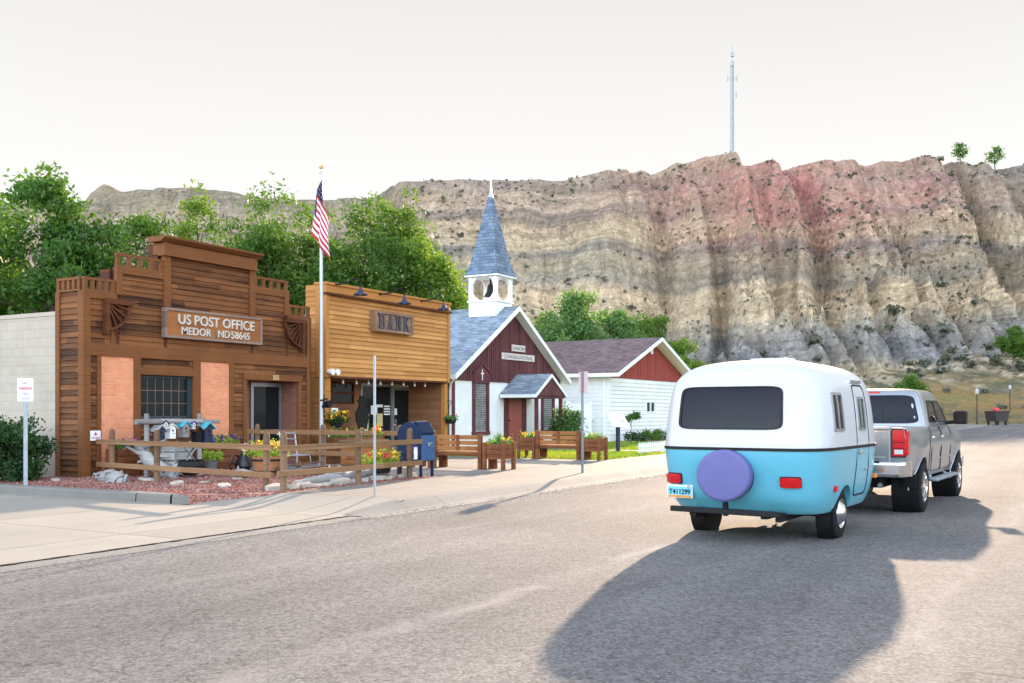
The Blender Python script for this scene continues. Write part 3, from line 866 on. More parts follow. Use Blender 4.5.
vboard(xs2 - .08, xs2 + .12, bz1 + 1.15, zt3 - .02, .075); vboard(xs3 - .12, xs3 + .08, bz1 + .95, zt3 - .02, .075)
vboard(X0 + .7, X0 + .78, bz1 + .17, bz1 + .5, .05)
put(b.build('trim', M['po_trim'], bevel=.006), po)
# cornice
b = MB()
b.box(xs2 - .1, xs3 + .1, YF - .1, YF + .3, zt3 - .32, zt3 - .05)
b.prism([(YF - .10, zt3 - .03), (YF - .24, zt3 + .05), (YF - .25, zt3 + .095), (YF + .34, zt3 + .10), (YF + .34, zt3 - .03)], xs2 - .22, xs3 + .22, 'x')
b.box(xs2 - .13, xs3 + .13, YF - .14, YF + .1, zt3 - .36, zt3 - .31)
put(b.build('cornice', M['po_trim'], bevel=.006), po)
# parapet rails
def railing(a, c, z, h, n, side=None):
    b = MB()
    if side is None:
        ys = YF - .01
        b.box(a, c, ys - .03, ys + .05, z + h - .05, z + h + .01); b.box(a, c, ys - .03, ys + .04, z - .01, z + .035)
        for i in range(n + 1):
            x = a + .05 + (c - a - .1) * i / n; b.box(x - .045, x + .045, ys - .022, ys + .035, z + .02, z + h - .04)
    else:
        b.box(side - .03, side + .05, a, c, z + h - .05, z + h + .01); b.box(side - .03, side + .04, a, c, z - .01, z + .035)
        for i in range(n + 1):
            y = a + .05 + (c - a - .1) * i / n; b.box(side - .022, side + .035, y - .045, y + .045, z + .02, z + h - .04)
    put(b.build('parapet_railing', M['po_trim']), po)
rh1 = fz(83, 276.6, YF) - zt1
railing(X0, xs1 - .07, zt1, rh1, 4); railing(YF + .1, YF + .9, zt1, rh1, 4, X0 + .02)
railing(xs1 - .04, xs2 - .08, zt2, rh1, 4); railing(xs3 + .09, xs4 + .04, zt4, rh1, 4); railing(xs4 + .08, X1, zt5, rh1, 3)
# fan brackets
def fan(xc, z1, r, s):
    b = MB(); y = YF - .045
    b.box(xc - .04 if s > 0 else xc - .05, xc + .05 if s > 0 else xc + .04, y - .12, y + .02, z1 - r - .12, z1 + .06)
    b.box(min(xc, xc + s * r) - .02, max(xc, xc + s * r) + .06, y - .13, y + .02, z1 - .05, z1 + .065)
    arc = [(xc + s * (r * math.cos(t * math.pi / 32)), y - .05, z1 - r * math.sin(t * math.pi / 32)) for t in range(17)]
    for p, q in zip(arc, arc[1:]): b.bar(p, q, .1, .05)
    for k in (2.6, 5.6, 8.5, 11.4, 14):
        t = k * math.pi / 32
        b.bar((xc, y - .04, z1), (xc + s * r * math.cos(t), y - .04, z1 - r * math.sin(t)), .06, .04)
    put(b.build('fan_bracket', M['po_dark']), po)
fan(fx(103.5, YF), fz(104, 301.5, YF), fx(127, YF) - fx(104, YF), 1)
fan(fx(300, YF), fz(300, 322.5, YF), fx(300, YF) - fx(282.5, YF), -1)
# brick panels
for (a, c) in ((bx0, bx1), (bx2, bx3)):
    b = MB(); b.box(a, c, YF - .03, YF + .01, G, bz1 - .11); put(b.build('brick_panel', M['brick']), po)
# window with muntins
w = MB(); w.box(wx0, wx1, YF + .06, YF + .12, wz0, wz0 + .06); w.box(wx0, wx1, YF + .06, YF + .12, wz1 - .06, wz1)
w.box(wx0, wx0 + .06, YF + .058, YF + .122, wz0, wz1); w.box(wx1 - .09, wx1, YF + .02, YF + .122, wz0, wz1)
fr = put(w.build('window', M['teal']), po)
g = MB(); g.box(wx0 + .06, wx1 - .09, YF + .085, YF + .095, wz0 + .06, wz1 - .06); gl = g.build('pane', M['glass']); gl.parent = fr
g = MB()
for i in range(1, 6):
    x = wx0 + .06 + (wx1 - wx0 - .15) * i / 6; g.box(x - .006, x + .006, YF + .072, YF + .084, wz0 + .06, wz1 - .06)
for i in range(1, 3):
    z = wz0 + .06 + (wz1 - wz0 - .12) * i / 3; g.box(wx0 + .06, wx1 - .09, YF + .073, YF + .085, z - .006, z + .006)
gl = g.build('muntins', M['sign_frame']); gl.parent = fr
# recessed entry
b = MB(); b.box(dx0 - .02, dx0 + .0, YF + .16, YF + .6, G, dz1 + .05); b.box(dx1, dx1 + .05, YF + .02, YF + .6, G, dz1 + .05)
b.wall(dx0, dx1 + .05, G, dz1 + .06, YF + .6, YF + .7); b.box(dx0, dx1, YF + .16, YF + .7, dz1 + .06, dz1 + .12)
put(b.build('entry_recess', M['brick_dark']), po)
dr = MB(); yd = YF + .56; d0, d1 = fx(250.5, yd), fx(281, yd)
for q in ((d0, d0 + .09, G + .02, 2.4), (d1 - .09, d1, G + .02, 2.4), (d0, d1, 2.3, 2.405), (d0, d1, G + .015, G + .26)): dr.box(q[0], q[1], yd - .03, yd + .03, q[2], q[3])
door = put(dr.build('door', M['alu']), po)
g = MB(); g.box(d0 + .09, d1 - .09, yd - .004, yd + .004, G + .26, 2.3); gl = g.build('pane', M['glass']); gl.parent = door
g = MB(); g.bar((d0 + .06, yd - .07, 1.1), (d1 - .06, yd - .07, 1.1), .03); g.bar((d0 + .08, yd - .07, 1.1), (d0 + .08, yd, 1.1), .025); g.bar((d1 - .08, yd - .07, 1.1), (d1 - .08, yd, 1.1), .025)
gl = g.build('push_bar', M['alu']); gl.parent = door
b = MB(); b.text('355', .17, fx(273.5, YF), YF - .089, dz1 + .02, .006, bold=.004); put(b.build('house_number', M['gold']), po)
# rear wing of painted block, roofs
b = MB(); zb = fz(54, 315, YF + .88)
b.box(X0 + .03, X0 + .25, YF + .885, YF + 17, G - .2, zb); b.box(X0 + .25, X1 - .03, YF + 16.8, YF + 17, G - .2, zb); b.box(X1 - .25, X1 - .04, YF + .885, YF + 16.8, G - .2, zb)
put(b.build('block_wing', M['block']), po)
b = MB(); b.box(X0 + .01, X1 - .02, YF + .9, YF + 17.02, zb, zb + .09); put(b.build('wing_coping', M['block']), po)
b = MB(); b.box(X0 + .24, X1 - .24, YF + .17, YF + 16.8, zb - .16, zb - .06); put(b.build('roof', M['grey_roof']), po)

# wall sign of the post office
sx0, sx1 = fx(160.7, YF), fx(257.8, YF); sz0, sz1 = fz(160.7, 337.5, YF), fz(160.7, 307.5, YF)
sg = thing('carved_sign', 'long carved wooden sign reading US POST OFFICE on the brown false front', 'sign', ((sx0 + sx1) / 2, YF, sz0))
b = MB(); b.box(sx0 + .04, sx1 - .04, YF - .14, YF - .03, sz0 + .04, sz1 - .04); put(b.build('board', M['sign_wood']), sg)
b = MB()
for q in ((sx0, sx1, sz0, sz0 + .06), (sx0, sx1, sz1 - .06, sz1), (sx0, sx0 + .06, sz0, sz1), (sx1 - .06, sx1, sz0, sz1)): b.box(q[0], q[1], YF - .17, YF - .03, q[2], q[3])
put(b.build('frame', M['sign_frame'], bevel=.005), sg)
hh_ = sz1 - sz0; xm = (sx0 + sx1) / 2
b = MB(); b.text('US POST OFFICE', .335, xm + .05, YF - .155, sz0 + hh_ * .50, .014, sx=1.04, bold=.004)
b.text('MEDOR', .26, xm - 1.13, YF - .155, sz0 + hh_ * .15, .012, 'LEFT', 1.06, .003)
b.text('ND', .26, xm + .04, YF - .155, sz0 + hh_ * .15, .012, 'LEFT', 1.06, .003); b.text('58645', .26, xm + .49, YF - .155, sz0 + hh_ * .15, .012, 'LEFT', 1.04, .003)
put(b.build('lettering', M['letter']), sg)
b = MB(); b.text('A,', .26, xm - .28, YF - .148, sz0 + hh_ * .15, .006, 'LEFT', .95, .003); put(b.build('worn_letter', M['letter_dark']), sg)

# small notice on the corner
nt = thing('small_notice', 'small white notice with red print on the post office corner', 'sign', (fx(93.5, YF), YF - .06, 1.0))
b = MB(); b.box(-.13, .13, -.012, .0, .02, .24); b.build('board', M['sign_white']).parent = nt
b = MB(); b.prism([(-.045, .14), (.045, .14), (0, .215)], -.016, -.0125); b.text('NO BIKES', .05, 0, -.014, .065, .002, bold=.001)
b.build('print', M['red_ink']).parent = nt
nt.location.z = fz(93.5, 441.5, YF)

# ------------------------------------------------------------------ bank (front on y = 19.1)
YB = 19.1
bk = thing('bank', 'honey coloured clapboard bank with flat square front and open porch', 'bank', (25.5, 19.5, G))
BX0, BX1 = fx(325, YB), fx(448.5, YB); bzt = (fz(324.8, 281.7, YB) + fz(448, 307.1, YB)) / 2 + .06; bzl = (fz(324.8, 293.6, YB) + fz(448, 311.6, YB)) / 2 - .0; bzb = (fz(333, 377.4, YB) + fz(443.6, 381.9, YB)) / 2
b = MB(); b.box(BX0 + .02, BX1 - .02, YB, YB + .3, bzb + .02, bzt - .02)
for s in (BX0 + .02, BX1 - .2): b.box(s, s + .18, YB + .3, YB + .75, bzb, bzt - .05); b.box(s, s + .18, YB + .75, YB + 9, bzb, bzt - 1.75)
b.box(BX0 + .02, BX0 + .17, YB + .02, YB + 1.6, G - .1, bzb); put(b.build('wall', M['bank_trim']), bk)
b = MB(); b.siding(BX0 + .1, BX1 - .1, bzb + .03, bzl - .04, YB, .142, .04)
b.m = Matrix.Translation((BX0 + .02, 0, 0)) @ Matrix.Rotation(R(-90), 4, 'Z')
b.siding(-(YB + .74), -(YB + .32), bzb, bzt - .1, 0, .142); b.siding(-(YB + 8), -(YB + .2), G, bzb - .62, 0, .142); b.m = Matrix()
put(b.build('siding', M['bank_wood']), bk)
b = MB(); b.box(BX0 - .02, BX0 + .13, YB - .06, YB + .34, bzb - .02, bzt - .06); b.box(BX1 - .13, BX1 + .02, YB - .06, YB + .34, bzb - .02, bzt - .06)
b.box(BX0 - .01, BX1 + .01, YB - .05, YB + .02, bzl + .02, bzt - .05); b.box(BX0 - .06, BX1 + .06, YB - .1, YB + .36, bzt - .06, bzt + .01)
put(b.build('trim', M['bank_trim'], bevel=.006), bk)
b = MB(); b.box(BX0 - .05, BX1 + .05, YB - .13, YB + .02, bzl - .05, bzl + .015); b.box(BX0 + .02, BX1 - .02, YB - .05, YB + .3, bzb - .03, bzb + .03)
put(b.build('dark_moulding', M['po_dark']), bk)
for x in (BX0 + .08, BX1 - .24):
    b = MB(); b.box(x, x + .17, YB + .0, YB + .17, G, bzb - .02); put(b.build('porch_post', M['bank_trim'], bevel=.006), bk)
YR = YB + 1.55
b = MB(); wn0, wn1 = fx(331, YR), fx(354, YR); st0, st1 = fx(360.5, YR), fx(411.5, YR); zs1 = fz(385, 384, YR); zw0, zw1 = fz(345, 404, YR), fz(345, 382.5, YR)
hol = [(wn0, wn1, zw0, zw1), (st0, st1, 0, zs1)]
b.wall(BX0 + .1, BX1 + .6, G - .1, bzb + .2, YR, YR + .12, hol); put(b.build('porch_wall', M['po_dark']), bk)
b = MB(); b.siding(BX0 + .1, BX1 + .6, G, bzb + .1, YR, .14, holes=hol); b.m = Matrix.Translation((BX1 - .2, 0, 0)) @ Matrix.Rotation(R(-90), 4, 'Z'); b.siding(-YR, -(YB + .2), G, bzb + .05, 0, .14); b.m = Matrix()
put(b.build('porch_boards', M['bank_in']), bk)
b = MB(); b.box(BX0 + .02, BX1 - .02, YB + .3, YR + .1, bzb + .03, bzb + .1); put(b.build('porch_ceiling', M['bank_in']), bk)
b = MB(); b.box(BX0 + .05, BX1 - .05, YB + .3, YB + 9, bzt - 1.85, bzt - 1.76); put(b.build('roof', M['grey_roof']), bk)
w = MB(); w.box(wn0, wn1, YR - .02, YR + .06, zw0, zw0 + .05); w.box(wn0, wn1, YR - .02, YR + .06, zw1 - .05, zw1); w.box(wn0, wn0 + .05, YR - .022, YR + .058, zw0, zw1); w.box(wn1 - .05, wn1, YR - .022, YR + .058, zw0, zw1); w.box(wn0, wn1, YR - .019, YR + .05, (zw0 + zw1) / 2 - .03, (zw0 + zw1) / 2 + .03)
fr = put(w.build('window', M['po_dark']), bk); g = MB(); g.box(wn0 + .04, wn1 - .04, YR + .02, YR + .03, zw0 + .04, zw1 - .04); g.build('pane', M['glass']).parent = fr
# shop front: fixed light and door
xm = fx(392, YR)
w = MB()
for q in ((st0, st0 + .07, G + .35, zs1), (xm - .07, xm, G, zs1), (st0, xm, zs1 - .1, zs1), (st0, xm, G + .35, G + .43)): w.box(q[0], q[1], YR - .03, YR + .05, q[2], q[3])
fr = put(w.build('shop_window', M['alu']), bk); g = MB(); g.box(st0 + .06, xm - .06, YR + .01, YR + .02, G + .42, zs1 - .09); g.build('pane', M['glass']).parent = fr
g = MB()
for (px, py, ww, hh) in ((366.5, 417, .13, .22), (374, 410, .17, .3), (366, 426, .1, .34), (379, 406, .2, .09)):
    x, z = fx(px, YR), fz(px, py, YR); g.box(x - ww, x + ww, YR - .012, YR + .008, z - hh / 2, z + hh / 2)
for k in range(4): g.box(fx(384, YR), fx(391, YR) - .06, YR - .012, YR + .008, fz(386, 415, YR) + k * .09, fz(386, 415, YR) + k * .09 + .05)
g.build('notices', M['paper']).parent = fr
g = MB(); x, z = fx(379.5, YR), fz(379, 420, YR); g.box(x - .16, x + .16, YR - .014, YR + .008, z - .22, z + .22); g.build('yellow_notice', M['tan_paper']).parent = fr; g = MB(); x, z = fx(367, YR), fz(367, 421, YR); g.box(x - .07, x + .07, YR - .016, YR + .008, z - .2, z + .2); g.build('yellow_notice', M['tan_paper']).parent = fr
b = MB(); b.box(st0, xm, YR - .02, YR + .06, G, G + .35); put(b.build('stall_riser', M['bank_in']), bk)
w = MB(); d0, d1 = xm + .01, st1 - .01
for q in ((d0, d0 + .09, G, zs1 - .1), (d1 - .09, d1, G, zs1 - .1), (d0, d1, zs1 - .2, zs1 - .1), (d0, d1, G, G + .25)): w.box(q[0], q[1], YR - .032, YR + .03, q[2], q[3])
dr = put(w.build('door', M['alu']), bk); g = MB(); g.box(d0 + .08, d1 - .08, YR + .0, YR + .008, G + .24, zs1 - .18); g.build('pane', M['glass']).parent = dr
g = MB(); g.bar((d0 + .12, YR - .08, .95), (d0 + .12, YR - .08, 1.35), .03); g.bar((d0 + .12, YR - .08, 1.15), (d0 + .05, YR - .03, 1.15), .025); g.build('handle', M['alu']).parent = dr
g = MB(); x = fx(395, YR); g.box(x - .06, x + .1, YR - .015, YR + .0, 1.5, 1.72); g.build('notices', M['paper']).parent = dr
# downpipe and dark gap wall between the two fronts
b = MB(); b.tube([(BX0 - .3, YF + 1.0, 4.2), (BX0 - .3, YF + 1.0, .2)], .05, 8); put(b.build('downpipe', M['po_dark']), bk)
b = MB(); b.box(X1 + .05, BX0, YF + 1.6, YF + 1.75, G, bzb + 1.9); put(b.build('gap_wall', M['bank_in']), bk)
b = MB(); b.box(X1 + .06, BX0 - .01, YF + 1.52, YF + 1.6, 1.95, 2.55); put(b.build('gap_window', M['alu']), bk)

# BANK sign with slab letters
s0_, s1_ = fx(369.3, YB), fx(407.6, YB); z0_, z1_ = fz(369.3, 331.3, YB), fz(369.3, 310.3, YB)
sg = thing('bank_sign', 'weathered board sign with iron letters reading BANK', 'sign', ((s0_ + s1_) / 2, YB, z0_))
b = MB(); b.box(s0_ + .05, s1_ - .05, YB - .2, YB - .03, z0_ + .05, z1_ - .05); put(b.build('board', M['bank_board']), sg)
b = MB()
for q in ((s0_, s1_, z0_, z0_ + .08), (s0_, s1_, z1_ - .08, z1_), (s0_, s0_ + .08, z0_, z1_), (s1_ - .08, s1_, z0_, z1_)): b.box(q[0], q[1], YB - .25, YB - .03, q[2], q[3])
put(b.build('frame', M['bank_board'], bevel=.006), sg)
b = MB(); H_ = (z1_ - z0_) * .66; zb_ = z0_ + (z1_ - z0_) * .17; W_ = H_ * .52; yb_ = YB - .215
def stroke(x, pts, wd, serif=()):
    for p, q in zip(pts, pts[1:]): b.bar((x + p[0] * W_, yb_ + random.uniform(-.004, .004), zb_ + p[1] * H_), (x + q[0] * W_, yb_ + random.uniform(-.004, .004), zb_ + q[1] * H_), wd, .05)
    for (sx_, sz_) in serif: b.box(x + sx_ * W_ - .075, x + sx_ * W_ + .075, yb_ - .03, yb_ + .02, zb_ + sz_ * H_ - .022, zb_ + sz_ * H_ + .022, .004)
tot = (s1_ - s0_ - .3); xl = [s0_ + .15 + tot * (i + .5) / 4 - W_ / 2 for i in range(4)]
stroke(xl[0], [(.12, 0), (.12, 1)], .085, [(.1, 0), (.1, 1)]); stroke(xl[0], [(.1, 1), (.65, 1), (.9, .86), (.9, .66), (.65, .53), (.1, .53)], .05); stroke(xl[0], [(.65, .53), (.98, .38), (.98, .15), (.7, 0), (.1, 0)], .055)
stroke(xl[1], [(.08, 0), (.5, 1)], .05, [(.06, 0), (.94, 0)]); stroke(xl[1], [(.5, 1), (.92, 0)], .085); stroke(xl[1], [(.25, .36), (.78, .36)], .045)
stroke(xl[2], [(.1, 0), (.1, 1)], .05, [(.1, 0), (.1, 1), (.92, 1)]); stroke(xl[2], [(.1, 1), (.92, 0)], .085); stroke(xl[2], [(.92, 0), (.92, 1)], .05)
stroke(xl[3], [(.12, 0), (.12, 1)], .085, [(.1, 0), (.1, 1), (.9, 1), (.95, 0)]); stroke(xl[3], [(.14, .42), (.88, 1)], .045); stroke(xl[3], [(.35, .58), (.95, 0)], .08)
put(b.build('lettering', M['bank_letter']), sg)
# gooseneck lamps over the sign
for i, (px, py, lb) in enumerate(((360.5, 294.6, 'gooseneck lamp over the left end of the bank front, nearest the flagpole'), (404.5, 303.5, 'gooseneck lamp in the middle of the bank front, above the BANK sign'), (444, 309.5, 'gooseneck lamp at the right end of the bank front, nearest the church'))):
    YL = YB - .55; x, z = fx(px, YL), fz(px, py, YL)
    x0w = x - .62
    lp = thing('gooseneck_lamp', lb, 'lamp', (x0w, YB - .05, z + .28), 0, 'gooseneck lamps along the bank front')
    b = MB(); b.lathe([(.06, 0), (.06, -.03), (0, -.03)], 12, 'y')
    pts = [(0, 0, 0), (.05, -.15, -.02), (.2, -.3, .03), (.36, -.4, .15), (.5, -.48, .18), (.6, -.5, .08), (.62, -.5, -.06)]
    b.tube(pts, .022, 8); b.build('arm', M['black']).parent = lp
    b = MB(); b.lathe([(.03, .2), (.05, .13), (.07, .1), (.09, .05), (.2, 0), (.22, -.035), (.215, -.04), (.19, -.01), (.07, .04)], 20, c=(.62, -.5, -.26)); b.build('shade', M['blue_paint']).parent = lp
    b = MB(); b.lathe([(0, -.05), (.05, -.035), (.06, 0), (.03, .04)], 10, c=(.62, -.5, -.26)); b.build('bulb', M['bulb']).parent = lp
b = MB()
# string of globe bulbs
sl = thing('string_lights', 'string of clear globe bulbs along the bank porch edge', 'string lights', (BX0, YB + .12, bzb - .04))
pts = []; bl = []
for i, px in enumerate((343.5, 357, 369, 381, 392.5, 404, 415, 425.5)): bl.append(fx(px, YB + .1) - BX0)
prev = .2
for x in bl + [BX1 - BX0 - .25]:
    pts += [(prev, 0, .02), ((prev + x) / 2, 0, -.05)]; prev = x
b.tube(pts, .008, 5); b.build('wire', M['black']).parent = sl
for x in bl:
    q = MB(); q.lathe([(0, -.16), (.03, -.15), (.042, -.12), (.035, -.085), (.018, -.06), (.018, 0)], 10, c=(x, 0, .01)); q.build('bulb', M['bulb']).parent = sl
# round clock-like plaque on the porch wall
pq = thing('round_plaque', 'round pale plaque hanging on the bank porch wall', 'plaque', (BX1 - .235, 0, 0))
xx, zz = fx(424, YR), fz(424, 381.5, YR); pq.location = (xx, YR - .03, zz)
b = MB(); b.lathe([(0, 0), (.19, 0), (.2, -.015), (.2, -.03), (.17, -.04)], 24, 'y'); b.lathe([(.17, -.04), (.165, -.03), (0, -.032)], 24, 'y'); b.build('dish', M['letter']).parent = pq
b = MB()
for k in range(12):
    a = k * math.pi / 6; b.bar((.06 * math.cos(a), -.038, .06 * math.sin(a)), (.15 * math.cos(a), -.038, .15 * math.sin(a)), .02, .01)
b.build('spokes', M['grey_ink']).parent = pq

# floodlights on the flagpole side
fl = thing('flood_light', 'white twin floodlight on the bank corner beside the flagpole', 'flood light', (fx(327.5, YB), YB - .08, fz(327, 371.5, YB)))
b = MB(); b.box(-.1, .1, -.1, .02, -.05, .06); b.build('housing', M['sign_white'], bevel=.02).parent = fl
for s in (-1, 1):
    q = MB(); q.lathe([(0, 0), (.05, .0), (.09, -.12), (.09, -.15), (0, -.13)], 14, 'y', c=(.12 * s, -.08, -.02)); q.build('lamp_head', M['sign_white']).parent = fl
wl_ = thing('barn_lamp', 'white barn lamp on the post office end wall facing the bank', 'lamp', (X1 + .04, YF + .5, fz(313, 322, YF + .5)))
b = MB(); b.tube([(0, 0, .2), (.15, 0, .3), (.3, 0, .26), (.32, 0, .15)], .018, 8); b.build('arm', M['black']).parent = wl_
b = MB(); b.lathe([(.03, .15), (.05, .1), (.14, -.02), (.15, -.06)], 16, c=(.32, 0, 0)); b.lathe([(0, -.1), (.06, -.06), (.06, .02)], 12, c=(.32, 0, 0)); b.build('shade', M['sign_white']).parent = wl_

# ------------------------------------------------------------------ church
YC = 19.92; XC = 34.75; HW = 4.35; ZE = 2.98; ZA = 5.84; SL = (ZA - ZE) / 4.65
ch = thing('church', 'small white church with maroon board gable and grey shingled roof', 'church', (XC, YC + 5, G))
LEN = 12.5
zsp = 2.77
cw = [(fx(472, YC), fx(488, YC)), (fx(541, YC), fx(553.5, YC))]; cz0, cz1 = fz(480, 431, YC), zsp - .0
cd0, cd1 = fx(507.5, YC), fx(522, YC); cdz = fz(515, 397, YC)
b = MB(); b.wall(XC - HW, XC + HW, G - .1, zsp, YC, YC + .2, [(w0 + .13, w1 - .13, cz0, zsp - .06) for (w0, w1) in cw] + [(cd0, cd1, 0, cdz)])
b.box(XC - HW, XC - HW + .2, YC + .2, YC + LEN, G - .1, ZE - .1); b.box(XC + HW - .2, XC + HW, YC + .2, YC + LEN, G - .1, ZE - .1); b.box(XC - HW, XC + HW, YC + LEN - .2, YC + LEN, G - .1, ZE - .1)
put(b.build('wall', M['stucco']), ch)
b = MB(); zg = zsp + .002
ap_ = zsp + HW * SL + (ZE - zsp) - .05
b.prism([(XC - HW - .02, zg), (XC + HW + .02, zg), (XC + HW + .02, ZE - .0), (XC, ap_ + .12), (XC - HW - .02, ZE - .0)], YC - .06, YC + .15)
# battens
x = XC - HW + .1
while x < XC + HW:
    zt = min(ZE + (HW - abs(x - XC)) * SL, ap_) - .04
    if zt > zg + .05: b.box(x - .012, x + .012, YC - .075, YC - .05, zg, zt)
    x += .16
put(b.build('gable', M['church_board']), ch); b = MB()
b.prism([(XC - HW + .02, G), (XC + HW - .02, G), (XC + HW - .02, ZE), (XC, ap_), (XC - HW + .02, ZE)], YC + LEN + .002, YC + LEN + .06)
put(b.build('gable', M['church_board']), ch)
# roof slabs
def roof(root, xc, half, ze, za, y0, y1, mat, thick=.12, fascia=None, soffit=None):
    b = MB()
    for s in (-1, 1):
        b.prism([(xc, za), (xc + s * half, ze), (xc + s * half, ze - thick), (xc, za - thick)], y0, y1)
    put(b.build('roof', mat), root)
    f = MB()
    for s in (-1, 1):
        f.prism([(xc, za - .01), (xc + s * (half + .012), ze - .01), (xc + s * (half + .012), ze - .2), (xc, za - .2)], y0 - .04, y0 - .002)
        f.prism([(xc, za - .01), (xc + s * (half + .012), ze - .01), (xc + s * (half + .012), ze - .2), (xc, za - .2)], y1 + .002, y1 + .04)
        f.box(xc + s * (half + .002), xc + s * (half + .03), y0 - .02, y1 + .02, ze - .19, ze - .02)
        f.prism([(xc, za - thick - .015), (xc + s * half, ze - thick - .015), (xc + s * half, ze - thick - .035), (xc, za - thick - .035)], y0, y1)
    put(f.build('bargeboard', M['white']), root)
roof(ch, XC, 4.65, ZE, ZA, YC - .42, YC + LEN + .3, M['shingle_y'])
# tall windows with peaked heads
for (w0, w1) in cw:
    m = (w0 + w1) / 2; f = MB()
    f.box(w0, w0 + .14, YC - .07, YC + .05, cz0 - .02, zsp); f.box(w1 - .14, w1, YC - .07, YC + .05, cz0 - .02, zsp); f.box(w0 - .03, w1 + .03, YC - .09, YC + .05, cz0 - .16, cz0 - .015)
    f.prism([(w0 - .0, zsp - .07), (w1, zsp - .07), (w1, zsp + .3), (m, zsp + .62), (w0, zsp + .3)], YC - .095, YC - .06)
    for s in (-1, 1): f.bar((m, YC - .11, zsp + .68), (m + s * (w1 - w0 + .12) / 2, YC - .11, zsp + .3), .07, .06)
    fr = put(f.build('window', M['maroon']), ch)
    g = MB(); g.box(w0 + .12, w1 - .12, YC - .0, YC + .02, cz0 - .0, zsp - .05); g.build('pane', M['stained']).parent = fr
    g = MB(); g.box(m - .018, m + .018, YC - .115, YC - .096, zsp + .04, zsp + .46); g.box(m - .1, m + .1, YC - .114, YC - .0961, zsp + .28, zsp + .316); g.build('cross', M['white']).parent = fr
# door, its boards
b = MB(); b.box(cd0 + .02, cd1 - .02, YC - .02, YC + .05, G + .25, cdz)
for q in ((.15, 1.0), (1.1, 1.85)): b.box(cd0 + .16, cd1 - .16, YC - .03, YC - .015, G + .3 + q[0] * .95, G + .3 + q[1] * .95)
dr = put(b.build('door', M['red_door']), ch)
b = MB(); b.lathe([(.035, 0), (.035, -.05), (0, -.06)], 10, 'y', c=(cd0 + .1, YC - .02, 1.25)); b.build('handle', M['iron']).parent = dr
b = MB(); b.box(cd0 - .3, cd0 + .02, YC - .05, YC + .01, G, cdz + .2); b.box(cd1 - .02, cd1 + .3, YC - .05, YC + .01, G, cdz + .2); b.box(cd0 - .3, cd1 + .3, YC - .052, YC + .0, cdz, cdz + .25); put(b.build('trim', M['maroon']), ch)
b = MB(); b.box(XC - HW - .02, XC - HW + .22, YC - .055, YC + .1, G, zsp)
put(b.build('corner_board', M['maroon']), ch)
b = MB(); b.box(cd0 - .4, cd1 + .4, YC - 1.5, YC - .06, G - .1, G + .14); b.box(cd0 - .2, cd1 + .2, YC - .6, YC - .055, G + .14, G + .26); put(b.build('step', M['plaza']), ch)
# porch
PX = (cd0 + cd1) / 2 + .05; PY = YC - 1.65
b = MB(); pe, pa, ph = 2.3, 3.12, 1.32
for s in (-1, 1): b.prism([(PX, pa), (PX + s * ph, pe), (PX + s * ph, pe - .08), (PX, pa - .08)], PY, YC - .05)
put(b.build('porch_roof', M['shingle_y']), ch)
b = MB()
for s in (-1, 1):
    b.prism([(PX, pa - .008), (PX + s * (ph + .012), pe - .008), (PX + s * (ph + .012), pe - .13), (PX, pa - .13)], PY - .04, PY - .002)
    b.box(PX + s * (ph + .002), PX + s * (ph + .03), PY - .03, YC - .06, pe - .14, pe - .012)
put(b.build('porch_bargeboard', M['white']), ch)
b = MB(); b.prism([(PX - ph + .1, pe - .06), (PX + ph - .1, pe - .06), (PX, pa - .12)], PY + .03, PY + .09); b.box(PX - ph + .08, PX + ph - .08, PY + .05, YC - .06, pe - .16, pe - .09); put(b.build('porch_gable', M['church_board']), ch)
for s in (-1, 1):
    b = MB(); b.box(PX + s * (ph - .28) - .06, PX + s * (ph - .28) + .06, PY + .06, PY + .18, G, pe - .1); put(b.build('porch_post', M['maroon']), ch)
# signs on the gable, part of the church
for (txt, pxa, pxb, pya, pyb, sz) in (('UNION', 509.7, 522.9, 346, 351.2, .19), ('CONGREGATIONAL', 499.7, 532.2, 354.2, 360.6, .2)):
    a, c = fx(pxa, YC), fx(pxb, YC); m = (pxa + pxb) / 2; zm = fz(m, (pya + pyb) / 2, YC); hh = .13
    sg = thing('name_board', 'white board lettered ' + txt + ' on the maroon church gable', 'sign', ((a + c) / 2, YC - .08, zm - hh))
    b = MB(); b.box(-(c - a) / 2, (c - a) / 2, -.035, 0, 0, 2 * hh); b.build('board', M['letter']).parent = sg
    b = MB(); b.text(txt, sz, 0, -.04, .06, .004, sx=(c - a) / (len(txt) * sz * .74), bold=.002); b.build('lettering', M['grey_ink']).parent = sg
# downpipe with gutter elbow at the left corner
b = MB(); b.tube([(XC - 4.62, YC - .3, ZE - .2), (XC - 4.5, YC - .1, ZE - .35), (XC - HW - .06, YC - .02, ZE - .55), (XC - HW - .06, YC - .02, G + .1)], .05, 8); put(b.build('downpipe', M['white']), ch)
# bell tower on the ridge
SY = 20.82; q = .58
st = MB(); zb0 = 5.05; zb1 = 6.02
st.box(XC - q - .06, XC + q + .06, SY - q - .06, SY + q + .06, zb0, zb1)
st.siding(XC - q - .06, XC + q + .06, zb0, zb1 - .04, SY - q - .062, .12, .02)
st.m = Matrix.Translation((XC, SY, 0)) @ Matrix.Rotation(R(-90), 4, 'Z'); st.siding(-q - .06, q + .06, zb0, zb1 - .04, -q - .062, .12, .02); st.m = Matrix()
st.box(XC - q - .12, XC + q + .12, SY - q - .12, SY + q + .12, zb1, zb1 + .06)
put(st.build('tower_base', M['white']), ch)
b = MB(); zt = 7.05
for i in (-1, 1):
    for k in (-1, 1): b.box(XC + i * q - .07, XC + i * q + .07, SY + k * q - .07, SY + k * q + .07, zb1 + .05, zt)
